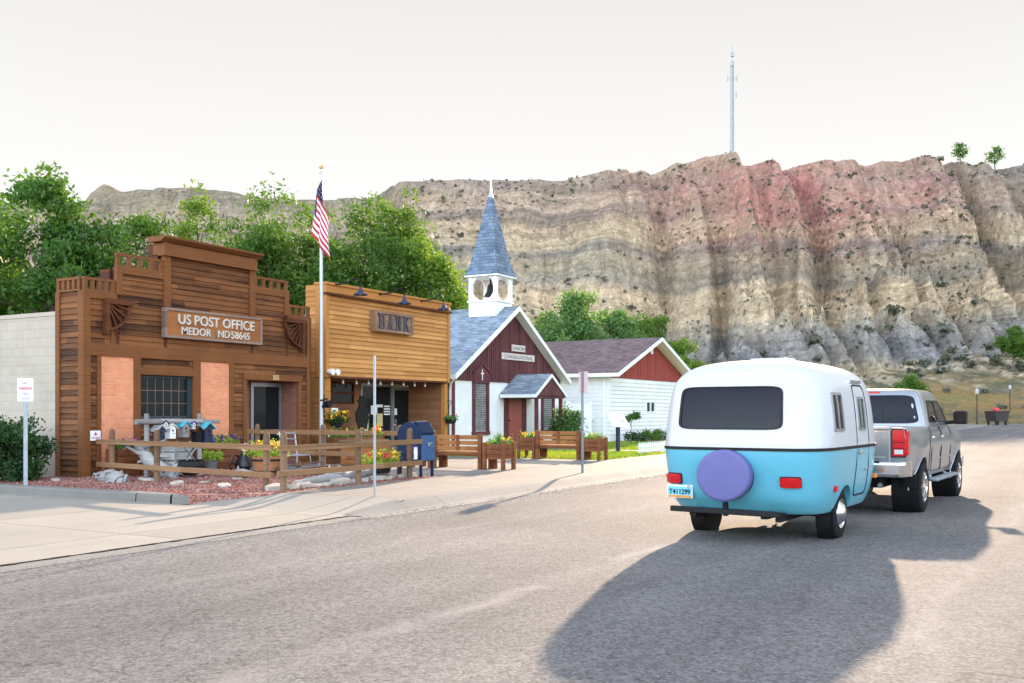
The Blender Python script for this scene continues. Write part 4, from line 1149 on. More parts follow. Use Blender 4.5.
# curved braces between the posts, on each side: the arched openings
def arch(ax):
    n = 14; r = q - .07; zc = zb1 + .06 + .5; outer = []
    for s in (-1, 1):
        for t0, t1, zz in ((0, 90, 0), ):
            for e in (1, -1):
                pl = [(s * r, zc + e * .5)]
                for i in range(n + 1):
                    a = math.pi / 2 * i / n
                    pl.append((s * r * math.cos(a), zc + e * .5 * math.sin(a)))
                pts = [pl[0]] + pl[1:]
                outer.append(pts)
    return outer
for side in range(4):
    b.m = Matrix.Translation((XC, SY, 0)) @ Matrix.Rotation(side * math.pi / 2, 4, 'Z')
    for pl in arch(0):
        for i in range(1, len(pl) - 1):
            b.prism([pl[0], pl[i], pl[i + 1]], -q - .03, -q + .03)
b.m = Matrix()
put(b.build('belfry', M['white']), ch)
b = MB(); b.box(XC - q - .2, XC + q + .2, SY - q - .2, SY + q + .2, zt, zt + .05); put(b.build('belfry_soffit', M['white']), ch)
b = MB(); b.lathe([(0, .52), (.08, .5), (.13, .4), (.16, .2), (.25, .04), (.29, 0), (.27, -.01), (.0, .1)], 20, c=(XC, SY, 6.3)); b.tube([(XC, SY, 6.8), (XC, SY, 7.05)], .04, 8); b.tube([(XC, SY, 6.38), (XC, SY, 6.22)], .035, 8)
put(b.build('bell', M['iron']), ch)
b = MB(); e = .75; zt2 = zt + .05
lv = [(e, zt2), (e, zt2 + .05), (e * .8, zt2 + .52), (e * .085, 10.42)]
vs = []; fs = []
for (h, z) in lv: vs += [(XC - h, SY - h, z), (XC + h, SY - h, z), (XC + h, SY + h, z), (XC - h, SY + h, z)]
for i in range(3):
    for k in range(4): fs.append((i * 4 + k, i * 4 + (k + 1) % 4, i * 4 + 4 + (k + 1) % 4, i * 4 + 4 + k))
fs += [(3, 2, 1, 0), (12, 13, 14, 15)]
b.add(vs, fs); put(b.build('spire', M['shingle_sum']), ch)
b = MB(); b.lathe([(.12, 10.32), (.055, 10.5), (.035, 10.85), (.018, 11.25), (.004, 11.5)], 8, c=(XC, SY, 0)); put(b.build('finial', M['steel_pale']), ch)

# hanging basket at the church corner
# ------------------------------------------------------------------ annex with red gable
YA = 19.7; AX = 49.3; AH = 5.2; AE = 3.48; AZ = 5.52
an = thing('annex_house', 'white sided annex with red gable and plum shingled roof', 'house', (AX, YA + 6, G))
awx0, awx1 = fx(646, YA), fx(654.8, YA); awz0, awz1 = fz(650, 412.6, YA), fz(650, 401.4, YA)
b = MB(); b.wall(AX - AH, AX + AH, G - .1, AE - .12, YA, YA + .15, [(awx0, awx1, awz0, awz1)]); b.box(AX - AH, AX - AH + .15, YA + .15, YA + 13, G - .1, AE - .15); b.box(AX + AH - .15, AX + AH, YA + .15, YA + 13, G - .1, AE - .15); b.box(AX - AH, AX + AH, YA + 12.85, YA + 13, G - .1, AE - .15)
put(b.build('wall', M['white_siding']), an)
b = MB(); b.siding(AX - AH, AX + AH, G + .35, AE - .22, YA, .2, .045, holes=[(awx0 - .05, awx1 + .05, awz0 - .05, awz1 + .05)])
b.m = Matrix.Translation((AX - AH, 0, 0)) @ Matrix.Rotation(R(-90), 4, 'Z'); b.siding(-(YA + 13), -(YA), G + .35, AE - .15, 0, .2, .025); b.m = Matrix()
put(b.build('siding', M['white_siding']), an)
b = MB(); sl_ = (AZ - AE) / (AH + .5)
b.prism([(AX - AH, AE - .21), (AX + AH, AE - .21), (AX + AH, AE + .1), (AX, AZ - .14), (AX - AH, AE + .1)], YA - .05, YA + .1)
x = AX - AH + .15
while x < AX + AH:
    zt = AE + .1 + (AH - abs(x - AX)) * sl_ - .1
    b.box(x - .015, x + .015, YA - .07, YA - .045, AE - .2, zt); x += .3
put(b.build('gable', M['red_gable']), an); b = MB()
b.prism([(AX - AH, AE - .21), (AX + AH, AE - .21), (AX + AH, AE + .1), (AX, AZ - .14), (AX - AH, AE + .1)], YA + 12.9, YA + 13.04)
put(b.build('gable', M['red_gable']), an)
roof(an, AX, AH + .5, AE, AZ, YA - .65, YA + 13.3, M['shingle_red'])
b = MB(); b.box(AX - .13, AX + .13, YA - .1, YA - .05, AZ - .85, AZ - .3); put(b.build('vent', M['white']), an)
f = MB()
for q_ in ((awx0, awx0 + .06, awz0, awz1), (awx1 - .06, awx1, awz0, awz1), (awx0, awx1, awz0, awz0 + .06), (awx0, awx1, awz1 - .06, awz1), ((awx0 + awx1) / 2 - .04, (awx0 + awx1) / 2 + .04, awz0, awz1)): f.box(q_[0], q_[1], YA - .04, YA + .06, q_[2], q_[3])
fr = put(f.build('window', M['white']), an); g = MB(); g.box(awx0 + .05, awx1 - .05, YA + .03, YA + .04, awz0 + .05, awz1 - .05); g.build('pane', M['glass']).parent = fr
b = MB(); b.tube([(AX - AH - .06, YA + .3, AE - .3), (AX - AH - .06, YA + .3, G + .1)], .05, 8); b.box(AX - AH - .2, AX - AH - .02, YA + .9, YA + 1.2, 1.2, 1.7); put(b.build('downpipe', M['white']), an)
# white vinyl fence between church and annex
vf = thing('vinyl_fence', 'solid white vinyl fence between the church and the annex', 'fence', (41.4, 20.6, G))
b = MB()
x = -2.3
while x < 2.3:
    b.box(x, x + .145, -.015, .015, .08, 1.75); x += .15
b.box(-2.3, 2.3, -.03, .03, 1.7, 1.8); b.box(-2.3, 2.3, -.032, .032, .06, .2); b.build('panel', M['vinyl']).parent = vf
for x in (-2.35, 0, 2.35):
    q = MB(); q.box(x - .06, x + .06, -.06, .06, 0, 1.86); q.prism([(x - .07, 1.862), (x + .07, 1.862), (x, 1.93)], -.07, .07); q.build('post', M['vinyl']).parent = vf

# ------------------------------------------------------------------ moulded bodies: a stack of superellipse levels
class Shell:
    """levels: (z, half length, half width, centre x); plan section |x/a|^n + |y/b|^n = 1"""
    def __init__(s, lv, n=4.5):
        s.lv = np.array(lv, float); s.n = n
    def at(s, z):
        L = s.lv; zs = L[:, 0]
        z = min(max(z, zs[0]), zs[-1])
        i = min(max(int(np.searchsorted(zs, z)) - 1, 0), len(L) - 2)
        t = (z - zs[i]) / (zs[i + 1] - zs[i])
        p0 = L[max(i - 1, 0)]; p1 = L[i]; p2 = L[i + 1]; p3 = L[min(i + 2, len(L) - 1)]
        out = []
        for k in (1, 2, 3):
            m1 = (p2[k] - p0[k]) / max(p2[0] - p0[0], 1e-6) * (p2[0] - p1[0]); m2 = (p3[k] - p1[k]) / max(p3[0] - p1[0], 1e-6) * (p2[0] - p1[0])
            out.append((2 * t**3 - 3 * t**2 + 1) * p1[k] + (t**3 - 2 * t**2 + t) * m1 + (-2 * t**3 + 3 * t**2) * p2[k] + (t**3 - t**2) * m2)
        return max(out[0], .001), max(out[1], .001), out[2]
    def rear(s, y, z, sg=-1):
        a, b, c = s.at(z); return Vector((c + sg * a * max(0, 1 - abs(y / b) ** s.n) ** (1 / s.n), y, z))
    def front(s, y, z): return s.rear(y, z, 1)
    def side(s, x, z, sg=-1):
        a, b, c = s.at(z); return Vector((x, sg * b * max(0, 1 - abs((x - c) / a) ** s.n) ** (1 / s.n), z))
    def lside(s, x, z): return s.side(x, z, 1)
    def loft(s, mb, zs, n=112, cap0=True, cap1=True):
        vs = []; fs = []
        for z in zs:
            a, b, c = s.at(z)
            for k in range(n):
                t = 2 * math.pi * k / n; co, si = math.cos(t), math.sin(t)
                vs.append((c + a * math.copysign(abs(co) ** (2 / s.n), co), b * math.copysign(abs(si) ** (2 / s.n), si), z))
        for i in range(len(zs) - 1):
            for k in range(n):
                k2 = (k + 1) % n; fs.append((i * n + k, i * n + k2, (i + 1) * n + k2, (i + 1) * n + k))
        if cap0: fs.append(tuple(reversed(range(n))))
        if cap1: fs.append(tuple(range((len(zs) - 1) * n, len(zs) * n)))
        return mb.add(vs, fs, True)
def sup(t, n):
    co, si = math.cos(t), math.sin(t)
    return math.copysign(abs(co) ** (2 / n), co), math.copysign(abs(si) ** (2 / n), si)
def patch(mb, surf, quad, n=7, off=.004, inner=0, k=56, rings=7, depth=.02, raise_c=0):
    """a rounded panel lying on a surface; quad = 4 corners (u,v) counter-clockwise from lower left; inner>0 leaves a ring"""
    def bil(p, q):
        a, b = (p + 1) / 2, (q + 1) / 2
        return tuple((1 - a) * (1 - b) * quad[0][i] + a * (1 - b) * quad[1][i] + a * b * quad[2][i] + (1 - a) * b * quad[3][i] for i in (0, 1))
    def pt(u, v, o):
        e = .004
        P = surf(u, v); du = surf(u + e, v) - surf(u - e, v); dv = surf(u, v + e) - surf(u, v - e)
        N = du.cross(dv)
        N = N.normalized() if N.length > 1e-12 else Vector((0, 0, 1))
        C = Vector((pt.c[0], pt.c[1], pt.c[2]))
        if N.dot(P - C) < 0: N = -N
        return P + N * o
    pt.c = patch.c
    vs = []; fs = []
    rr = [inner + (1 - inner) * i / rings for i in range(rings + 1)]
    for i, r in enumerate(rr):
        for j in range(k):
            p, q = sup(2 * math.pi * j / k, n); u, v = bil(p * max(r, 1e-3), q * max(r, 1e-3))
            vs.append(pt(u, v, off + raise_c * (1 - r * r)))
    for j in range(k):
        p, q = sup(2 * math.pi * j / k, n); u, v = bil(p, q); vs.append(pt(u, v, off - depth))
    if inner > 0:
        for j in range(k):
            p, q = sup(2 * math.pi * j / k, n); u, v = bil(p * inner, q * inner); vs.append(pt(u, v, off - depth))
    for i in range(rings + 1):
        for j in range(k):
            j2 = (j + 1) % k; fs.append((i * k + j, i * k + j2, (i + 1) * k + j2, (i + 1) * k + j))
    if inner > 0:
        L = (rings + 2) * k
        for j in range(k):
            j2 = (j + 1) % k; fs.append((L + j, L + j2, j2, j))
    return mb.add(vs, fs, True)
patch.c = (0, 0, 1.2)
def rect(u, v, w, h): return [(u - w / 2, v - h / 2), (u + w / 2, v - h / 2), (u + w / 2, v + h / 2), (u - w / 2, v + h / 2)]

def wheel(root, name, x, y, r, w, sgn, rim_r, style):
    """tyre with a rim facing +-y"""
    wh = MB()
    wh.lathe([(rim_r * .96, -w * .42), (rim_r + .01, -w * .5), (r * .9, -w * .5), (r * .975, -w * .42), (r, -w * .25), (r, w * .25), (r * .975, w * .42), (r * .9, w * .5), (rim_r + .01, w * .5), (rim_r * .96, w * .42), (rim_r * .95, -w * .42)], 40, 'y', (x, y, r))
    for k in range(52):
        a = 2 * math.pi * k / 52
        for s, t in ((-1, 0), (1, .06)):
            c, q = math.cos(a + t), math.sin(a + t); wh.bar((x + c * r * .997, y + s * w * .06, r + q * r * .997), (x + c * r * .985, y + s * w * .44, r + q * r * .985), .018, .012)
    t = wh.build(name, M['rubber']); t.parent = root
    rm = MB(); yo = y + sgn * w * .42
    if style == 'cap':
        rm.lathe([(rim_r * .97, 0), (rim_r * .95, sgn * .02), (rim_r * .8, sgn * -.005), (rim_r * .72, sgn * .015), (rim_r * .62, sgn * .03), (rim_r * .5, sgn * .055), (rim_r * .25, sgn * .07), (0, sgn * .074)], 30, 'y', (x, yo, r))
    else:
        rm.lathe([(rim_r * .98, sgn * .012), (rim_r * .93, sgn * .016), (rim_r * .88, sgn * -.02), (rim_r * .84, sgn * -.09), (.0, sgn * -.1)], 36, 'y', (x, yo, r))
        for k in range(5):
            a = 2 * math.pi * k / 5 + .3
            for da in (-.16, .16):
                rm.bar((x + math.cos(a + da * .3) * .05, yo - sgn * .005, r + math.sin(a + da * .3) * .05), (x + math.cos(a + da) * rim_r * .9, yo + sgn * .0, r + math.sin(a + da) * rim_r * .9), .055, .05, 0)
        rm.lathe([(rim_r * .25, sgn * -.02), (rim_r * .22, sgn * .025), (0, sgn * .03)], 18, 'y', (x, yo, r))
    o = rm.build('hub_cap' if style == 'cap' else 'rim', M['chrome']); o.parent = t
    return t

# ------------------------------------------------------------------ the moulded camper trailer
tr = thing('camper_trailer', 'rounded camper trailer, white above and turquoise below, with a periwinkle spare wheel cover', 'camper trailer', (13.12, 3.6, 0), R(-3.2))
tr.scale = (1.0, 1.08, 1.0)
S = Shell([(.36, 1.36, .87, .04), (.42, 1.42, .90, .03), (.55, 1.51, .94, .02), (.8, 1.57, .975, .01), (1.0, 1.60, .99, .0), (1.15, 1.61, .995, .0), (1.35, 1.595, .985, .0), (1.6, 1.565, .965, .0), (1.8, 1.53, .94, 0), (1.95, 1.485, .905, .0), (2.05, 1.42, .85, .0),
           (2.13, 1.32, .77, .0), (2.19, 1.19, .66, .0), (2.235, 1.0, .50, .0), (2.27, .66, .30, 0), (2.282, .3, .12, 0)], 5.6)
S.lv[:, 3] += .32
zl = list(np.linspace(.36, .5, 8)) + list(np.linspace(.53, 1.15, 20))
b = MB(); S.loft(b, zl, 128, True, True); lower = b.build('lower_shell', M['trailer_blue'], sharp=60); lower.parent = tr
c = []
for s in (-1, 1):
    q = MB(); q.prism([(.375 * math.cos(2 * math.pi * k / 48), .30 + .375 * math.sin(2 * math.pi * k / 48)) for k in range(48)], s * .68, s * 1.3); c.append(q)
boolean_cut(lower, c)
lower.data.set_sharp_from_angle(angle=R(45))
b = MB(); S.loft(b, list(np.linspace(1.15, 2.0, 26)) + list(np.linspace(2.02, 2.282, 30)), 128, True, True); b.build('upper_shell', M['trailer_white'], sharp=60).parent = tr
b = MB()
for z0_, z1_, o in ((1.132, 1.168, .012),):
    n = 128; vs = []; fs = []
    for (z, of) in ((z0_, -.01), (z0_, o), (z1_, o), (z1_, -.01)):
        a, w, cx = S.at(z)
        for k in range(n):
            p, q = sup(2 * math.pi * k / n, S.n); vs.append((cx + (a + of) * p, (w + of) * q, z))
    for i in range(3):
        for k in range(n): k2 = (k + 1) % n; fs.append((i * n + k, i * n + k2, (i + 1) * n + k2, (i + 1) * n + k))
    b.add(vs, fs, True)
b.build('belt_trim', M['black']).parent = tr
# wheel housings and frame
for s in (-1, 1):
    b = MB(); b.lathe([(.0, 0), (.366, 0), (.368, s * .17)], 36, 'y', (0, s * .69, .3)); b.build('wheel_housing', M['black']).parent = tr
b = MB(); b.box(-.05, .05, -.78, .78, .26, .35)
for s in (-1, 1): b.bar((-1.2, s * .5, .33), (1.7, s * .5, .33), .06, .1); b.bar((1.5, s * .5, .36), (2.25, s * .04, .45), .06, .09); b.box(-.25, .3, s * .7 - .03, s * .7 + .03, .2, .36)
b.bar((2.15, 0, .46), (2.53, 0, .50), .07, .07); b.tube([(2.1, .0, .3), (2.1, 0, .85)], .03, 8); b.tube([(2.1, 0, .85), (1.98, 0, .87)], .015, 6)
b.build('chassis', M['black']).parent = tr
for s in (-1, 1): wheel(tr, 'wheel', 0, s * .80, .315, .19, s, .20, 'cap')
b = MB(); b.bar((-1.33, -.56, .385), (-1.33, .72, .395), .08, .065); b.box(-1.32, -1.0, -.42, -.34, .32, .36); b.box(-1.32, -1.0, .42, .5, .32, .36); b.build('bumper', M['black'], bevel=.008).parent = tr
# rear window
patch.c = (.3, 0, 1.2)
wv = [(-.575, 1.385), (.665, 1.385), (.645, 1.91), (-.555, 1.91)]
b = MB(); patch(b, S.rear, wv, 9, .012, .95, 96, 2); fr = b.build('rear_window', M['plastic']); fr.parent = tr
b = MB(); patch(b, S.rear, wv, 9, .004, 0, 96, 8); g = b.build('pane', M['glass_tint']); g.parent = fr
b = MB(); b.box(-.80, -.79, -.5, .02, 1.42, 1.8)
# side windows, door
for (u, wd, h, zc, nm) in ((-.03 - .25, .38, .44, 1.60, 'side_window'),):
    pass
def swin(xc, w, zc, h, surf, par, nm='side_window'):
    q = rect(xc, zc, w, h)
    b = MB(); patch(b, surf, q, 14, .014, .86, 64, 2); fr = b.build(nm, M['alu']); fr.parent = par
    b = MB(); patch(b, surf, rect(xc, zc, w * .88, h * .9), 14, .006, 0, 64, 3); g = b.build('pane', M['glass']); g.parent = fr
    b = MB()
    patch(b, surf, rect(xc - w * .02, zc, .03, h * .86), 14, .015, 0, 24, 2); g = b.build('mullion', M['alu']); g.parent = fr
    return fr
DX = .34 + .22
swin(-.42, .42, 1.60, .48, S.side, tr); swin(-.4, .46, 1.60, .48, S.lside, tr); swin(.75, .46, 1.60, .48, S.lside, tr)
dq = [(DX - .2, .50), (DX + .48, .50), (DX + .43, 1.96), (DX - .17, 1.96)]
b = MB(); patch(b, S.side, dq, 9, .007, .972, 240, 1, .014); door = b.build('door', M['plastic']); door.parent = tr
fr = swin(DX + .13, .36, 1.58, .44, S.side, tr, 'door_window'); fr.parent = door
b = MB(); p = S.side(DX - .1, 1.08); b.box(p.x - .05, p.x + .07, p.y - .05, p.y + .01, p.z - .02, p.z + .03); p = S.side(DX + .3, .85); b.box(p.x - .03, p.x + .03, p.y - .03, p.y + .02, p.z - .02, p.z + .02)
o = b.build('handle', M['chrome'], bevel=.008); o.parent = door
b = MB()
p = S.side(DX + .1, 2.0); b.bar((DX - .15, p.y - .015, 2.0), (DX + .4, S.side(DX + .35, 2.0).y - .015, 2.0), .02, .035); b.build('drip_rail', M['alu']).parent = tr
# roof vent
b = MB(); b.box(.05, .5, -.22, .22, 2.27, 2.315); b.box(.02, .53, -.25, .25, 2.25, 2.275); b.build('roof_vent', M['trailer_white'], bevel=.012).parent = tr
# spare wheel with cover
b = MB(); p = S.rear(.02, .87); b.lathe([(0, .0), (.27, -.002), (.298, .004), (.312, .022), (.312, .14), (.28, .17)], 48, 'x', (p.x - .185, .06, .83)); b.build('spare_wheel_cover', M['periwinkle'], sharp=50).parent = tr
b = MB(); b.lathe([(.2, .0), (.30, .0), (.30, .1), (.2, .1)], 36, 'x', (p.x - .055, .06, .83)); b.bar((p.x - .08, .06, .5), (p.x - .06, .06, .34), .06, .05); b.build('spare_tyre', M['rubber']).parent = tr
# lamps, plate
for yc in (.74, -.64):
    b = MB(); patch(b, S.rear, rect(yc, .765, .205, .118), 7, .04, 0, 40, 5, .05, .006); t = b.build('tail_lamp', M['red_lens']); t.parent = tr
    b = MB(); patch(b, S.rear, rect(yc, .765, .222, .135), 8, .012, 0, 40, 2, .02); b.build('lamp_base', M['plastic']).parent = t
b = MB(); p = S.side(-.52, .66); b.box(p.x - .045, p.x + .045, p.y - .03, p.y + .02, p.z - .035, p.z + .035); b.build('side_marker', M['red_lens'], bevel=.008).parent = tr
p = S.rear(.66, .60); pl = MB(); pm = Matrix.Translation((p.x - .055, .66, .60)) @ Matrix.Rotation(R(-90), 4, 'Z')
pl.m = pm; pl.box(-.16, .16, -.006, .006, -.082, .082); pl.box(-.06, .06, 0, .06, -.02, .05); pt_ = pl.build('licence_plate', M['sign_white'], bevel=.004); pt_.parent = tr
q = MB(); q.m = pm; q.box(-.15, .15, -.009, -.0065, -.045, .062, .0003); q.build('plate_field', M['plate_blue']).parent = pt_
q = MB(); q.m = pm; q.box(-.15, .15, -.0095, -.0065, -.076, -.048, .0003); q.box(.09, .13, -.0095, -.0065, .062, .078, .0003); q.build('plate_scenery', M['plate_orange']).parent = pt_
q = MB(); q.m = pm; q.text('T411299', .085, 0, -.0105, -.032, .001, sx=.86, bold=.003); q.build('plate_number', M['black']).parent = pt_
b = MB(); b.box(1.82, 1.95, -.9, -.8, .66, .72); b.build('marker_lamp', M['amber'], bevel=.01).parent = tr

# ------------------------------------------------------------------ silver pickup
tk = thing('pickup_truck', 'silver crew cab pickup truck with chrome bumper and step bars towing the camper', 'pickup truck', (15.95, 3.24, 0), R(-2.6))
# lower body: sections along x, half profile (y, z)
def section(x):
    nose = max(0, (x - 5.0) / .82); tail = max(0, (.16 - x) / .16)
    wz = 1.0 - .10 * nose ** 2 - .02 * tail
    top = np.interp(x, [0, 1.9, 4.15, 4.4, 5.4, 5.82], [1.36, 1.36, 1.36, 1.33, 1.25, 1.12])
    bot = np.interp(x, [0, .35, 1.1, 4.9, 5.5, 5.82], [.68, .60, .50, .50, .52, .60])
    flare = .028 * (math.exp(-((x - 1.22) / .42) ** 4) + math.exp(-((x - 4.8) / .42) ** 4))
    pts = [(.0, bot), (.84, bot), (.93, bot + .03), (.975 + flare, bot + .16), (.985 + flare * 1.2, .88), (1.0 + flare, 1.02), (1.0 + flare * .5, 1.14), (.985, top - .12), (.955, top - .04), (.92, top), (.80, top + .004), (0, top + (.03 if x > 4.3 else .004))]
    return [(y * wz, z) for (y, z) in pts]
xs_ = [0, .03, .1, .25, .45, .6, .7, .8, .9, 1.0, 1.1, 1.2, 1.3, 1.4, 1.5, 1.6, 1.7, 1.8, 1.95, 2.3, 2.7, 3.2, 3.7, 4.0, 4.15, 4.3, 4.4, 4.5, 4.6, 4.7, 4.8, 4.9, 5.0, 5.1, 5.2, 5.35, 5.5, 5.65, 5.75, 5.82]
b = MB(); vs = []; fs = []; K = None
for x in xs_:
    h = section(x); ring = [(x, -y, z) for (y, z) in h] + [(x, y, z) for (y, z) in reversed(h[1:-1])]
    K = len(ring); vs += ring
for i in range(len(xs_) - 1):
    for k in range(K):
        k2 = (k + 1) % K; fs.append((i * K + k, (i + 1) * K + k, (i + 1) * K + k2, i * K + k2))
fs.append(tuple(range(K))); fs.append(tuple(reversed(range((len(xs_) - 1) * K, len(xs_) * K))))
b.add(vs, fs, True); body = b.build('body', M['silver'], sharp=40); body.parent = tk
c = []
for xw in (1.22, 4.79):
    for s in (-1, 1):
        q = MB(); q.prism([(xw + .475 * math.cos(2 * math.pi * k / 48), .40 + .475 * math.sin(2 * math.pi * k / 48)) for k in range(48)], s * .60, s * 1.4); c.append(q)
q = MB(); q.box(.09, 1.80, -.78, .78, .72, 1.9, 0); c.append(q)
q = MB(); q.box(-.2, .5, -1.3, 1.3, .2, .80, 0); c.append(q)
boolean_cut(body, c)
body.data.shade_smooth(); body.data.set_sharp_from_angle(angle=R(38))
for xw in (1.22, 4.79):
    for s in (-1, 1):
        b = MB(); b.lathe([(0, 0), (.465, 0), (.468, s * .30)], 36, 'y', (xw, s * .61, .40)); b.build('wheel_housing', M['black']).parent = tk
b = MB(); b.box(.35, 5.4, -.55, .55, .42, .62); b.box(.5, 1.9, -.3, .3, .5, .74); b.build('underbody', M['black']).parent = tk
# cab
CB = Shell([(1.34, 1.24, .945, 3.12), (1.42, 1.19, .93, 3.09), (1.55, 1.10, .90, 3.03), (1.70, 1.0, .86, 2.96), (1.85, .89, .81, 2.89), (1.92, .83, .78, 2.86), (1.96, .78, .74, 2.85), (1.985, .70, .66, 2.85), (2.0, .5, .45, 2.85), (2.004, .3, .25, 2.85)], 11)
b = MB(); CB.loft(b, list(np.linspace(1.34, 1.88, 16)) + list(np.linspace(1.90, 2.004, 14)), 128); b.build('cab', M['silver'], sharp=50).parent = tk
patch.c = (3, 0, 1.5)
rq = [(-.83, 1.405), (.83, 1.405), (.715, 1.885), (-.715, 1.885)]
b = MB(); patch(b, CB.rear, rq, 9, .006, 0, 80, 6, .03); o = b.build('rear_window', M['glass_tint']); o.parent = tk
b = MB()
for y in (-.25, .25): patch(b, CB.rear, [(y - .012, 1.41), (y + .012, 1.41), (y * .92 + .012, 1.84), (y * .92 - .012, 1.84)], 9, .009, 0, 20, 2)
b.build('slider_frame', M['plastic']).parent = o
for surf, s in ((CB.side, -1), (CB.lside, 1)):
    for q, nm in (([(2.22, 1.42), (2.98, 1.42), (2.98, 1.80), (2.48, 1.80)], 'rear_door_window'), ([(3.06, 1.42), (3.98, 1.42), (3.52, 1.80), (3.06, 1.80)], 'front_door_window')):
        b = MB(); patch(b, surf, q, 12, .004, 0, 64, 4, .02); b.build(nm, M['glass_tint']).parent = tk
        b = MB(); patch(b, surf, q, 12, .010, .955, 64, 1, .02); b.build('window_seal', M['plastic']).parent = tk
b = MB(); patch(b, CB.front, [(-.80, 1.42), (.80, 1.42), (.66, 1.84), (-.66, 1.84)], 9, .006, 0, 80, 6, .03); b.build('windscreen', M['glass_tint']).parent = tk
def bside(x, z, s=-1):
    h = section(x); ys = [p[0] for p in h[1:10]]; zs = [p[1] for p in h[1:10]]
    return Vector((x, s * float(np.interp(z, zs, ys)), z))
# doors: shut lines and handles
for s in (-1, 1):
    sf = lambda u, v, s=s: bside(u, v, s)
    for q, nm in (([(2.10, .60), (2.98, .60), (3.0, 1.35), (2.08, 1.35)], 'rear_door'), ([(3.02, .60), (4.02, .60), (4.06, 1.35), (3.04, 1.35)], 'front_door')):
        patch.c = (3, 0, 1); b = MB(); patch(b, sf, q, 16, .007, .985, 240, 1, .014); d = b.build(nm, M['plastic']); d.parent = tk
        b = MB(); u = q[0][0] + .22 if nm == 'rear_door' else q[0][0] + .2; p = bside(u, 1.17, s); b.box(u - .1, u + .1, p.y - .02, p.y + .02, 1.15, 1.195); b.build('handle', M['chrome'], bevel=.01).parent = d
        b = MB(); p = bside(q[0][0] + .4, .8, s); b.box(q[0][0] + .02, q[1][0] - .02, p.y - .012, p.y + .01, .79, .83); b.build('side_moulding', M['silver'], bevel=.005).parent = d
# tailgate
b = MB(); b.box(-.045, .03, -.76, .76, .80, 1.345); b.prism([(-.06, 1.335), (.05, 1.335), (.04, 1.37), (-.05, 1.375)], -.76, .76, 'y') if False else b.box(-.062, .05, -.755, .755, 1.325, 1.372)
tg = b.build('tailgate', M['silver'], bevel=.015); tg.parent = tk
b = MB(); b.box(-.05, -.046, -.70, .70, 1.20, 1.29, 0); b.box(-.05, -.046, -.7, .7, .9, .93, 0); b.build('recess_lines', M['galv']).parent = tg
b = MB(); b.box(-.075, -.047, -.13, .13, 1.12, 1.2); b.build('handle', M['black'], bevel=.01).parent = tg
for s in (-1, 1):
    b = MB(); b.prism([(s * .785, .93), (s * .965, .93), (s * .985, 1.05), (s * .985, 1.2), (s * .965, 1.33), (s * .785, 1.33)], -.03, .06, 'x'); b.prism([(-.005, .95), (.18, .95), (.13, 1.12), (.15, 1.31), (-.005, 1.31)], s * .96, s * 1.012, 'y')
    t = b.build('tail_light', M['red_lens'], bevel=.012); t.parent = tk
    b = MB(); b.box(-.022, .05, min(s * .772, s * .975), max(s * .772, s * .975), .917, 1.343); b.build('bezel', M['plastic']).parent = t
    b = MB(); b.box(-.034, -.029, min(s * .79, s * .96), max(s * .79, s * .96), 1.135, 1.145); b.box(-.034, -.029, min(s * .79, s * .96), max(s * .79, s * .96), 1.045, 1.055); b.build('lens_divider', M['plastic']).parent = t
    b = MB(); b.box(-.036, -.031, min(s * .82, s * .94), max(s * .82, s * .94), .965, 1.03); b.build('reversing_lens', M['white_lens']).parent = t
# bumper
b = MB(); bm = []
for (y, x0) in ((-1.0, .28), (-.97, .02), (-.9, -.1), (-.5, -.16), (.5, -.16), (.9, -.1), (.97, .02), (1.0, .28)): bm.append((y, x0))
vs = []; fs = []; prof_ = [(.0, .62), (-.02, .66), (-.02, .80), (.0, .84), (.1, .845), (.1, .62)]
for (y, x0) in bm: vs += [(x0 + p[0], y, p[1]) for p in prof_]
n = len(prof_)
for i in range(len(bm) - 1):
    for k in range(n): k2 = (k + 1) % n; fs.append((i * n + k, i * n + k2, (i + 1) * n + k2, (i + 1) * n + k))
fs += [tuple(range(n)), tuple(reversed(range((len(bm) - 1) * n, len(bm) * n)))]
b.add(vs, fs); b.build('rear_bumper', M['chrome'], bevel=.012).parent = tk
b = MB(); b.box(-.2, .3, -.06, .06, .44, .56); b.bar((-.35, 0, .44), (.1, 0, .5), .06, .05); b.lathe([(.02, 0), (.02, .05), (.035, .08), (.025, .11), (0, .115)], 12, c=(-.27, 0, .46)); b.build('tow_hitch', M['black']).parent = tk
b = MB(); b.tube([(.2, -.55, .5), (.02, -.6, .48)], .04, 10); b.build('exhaust', M['chrome']).parent = tk
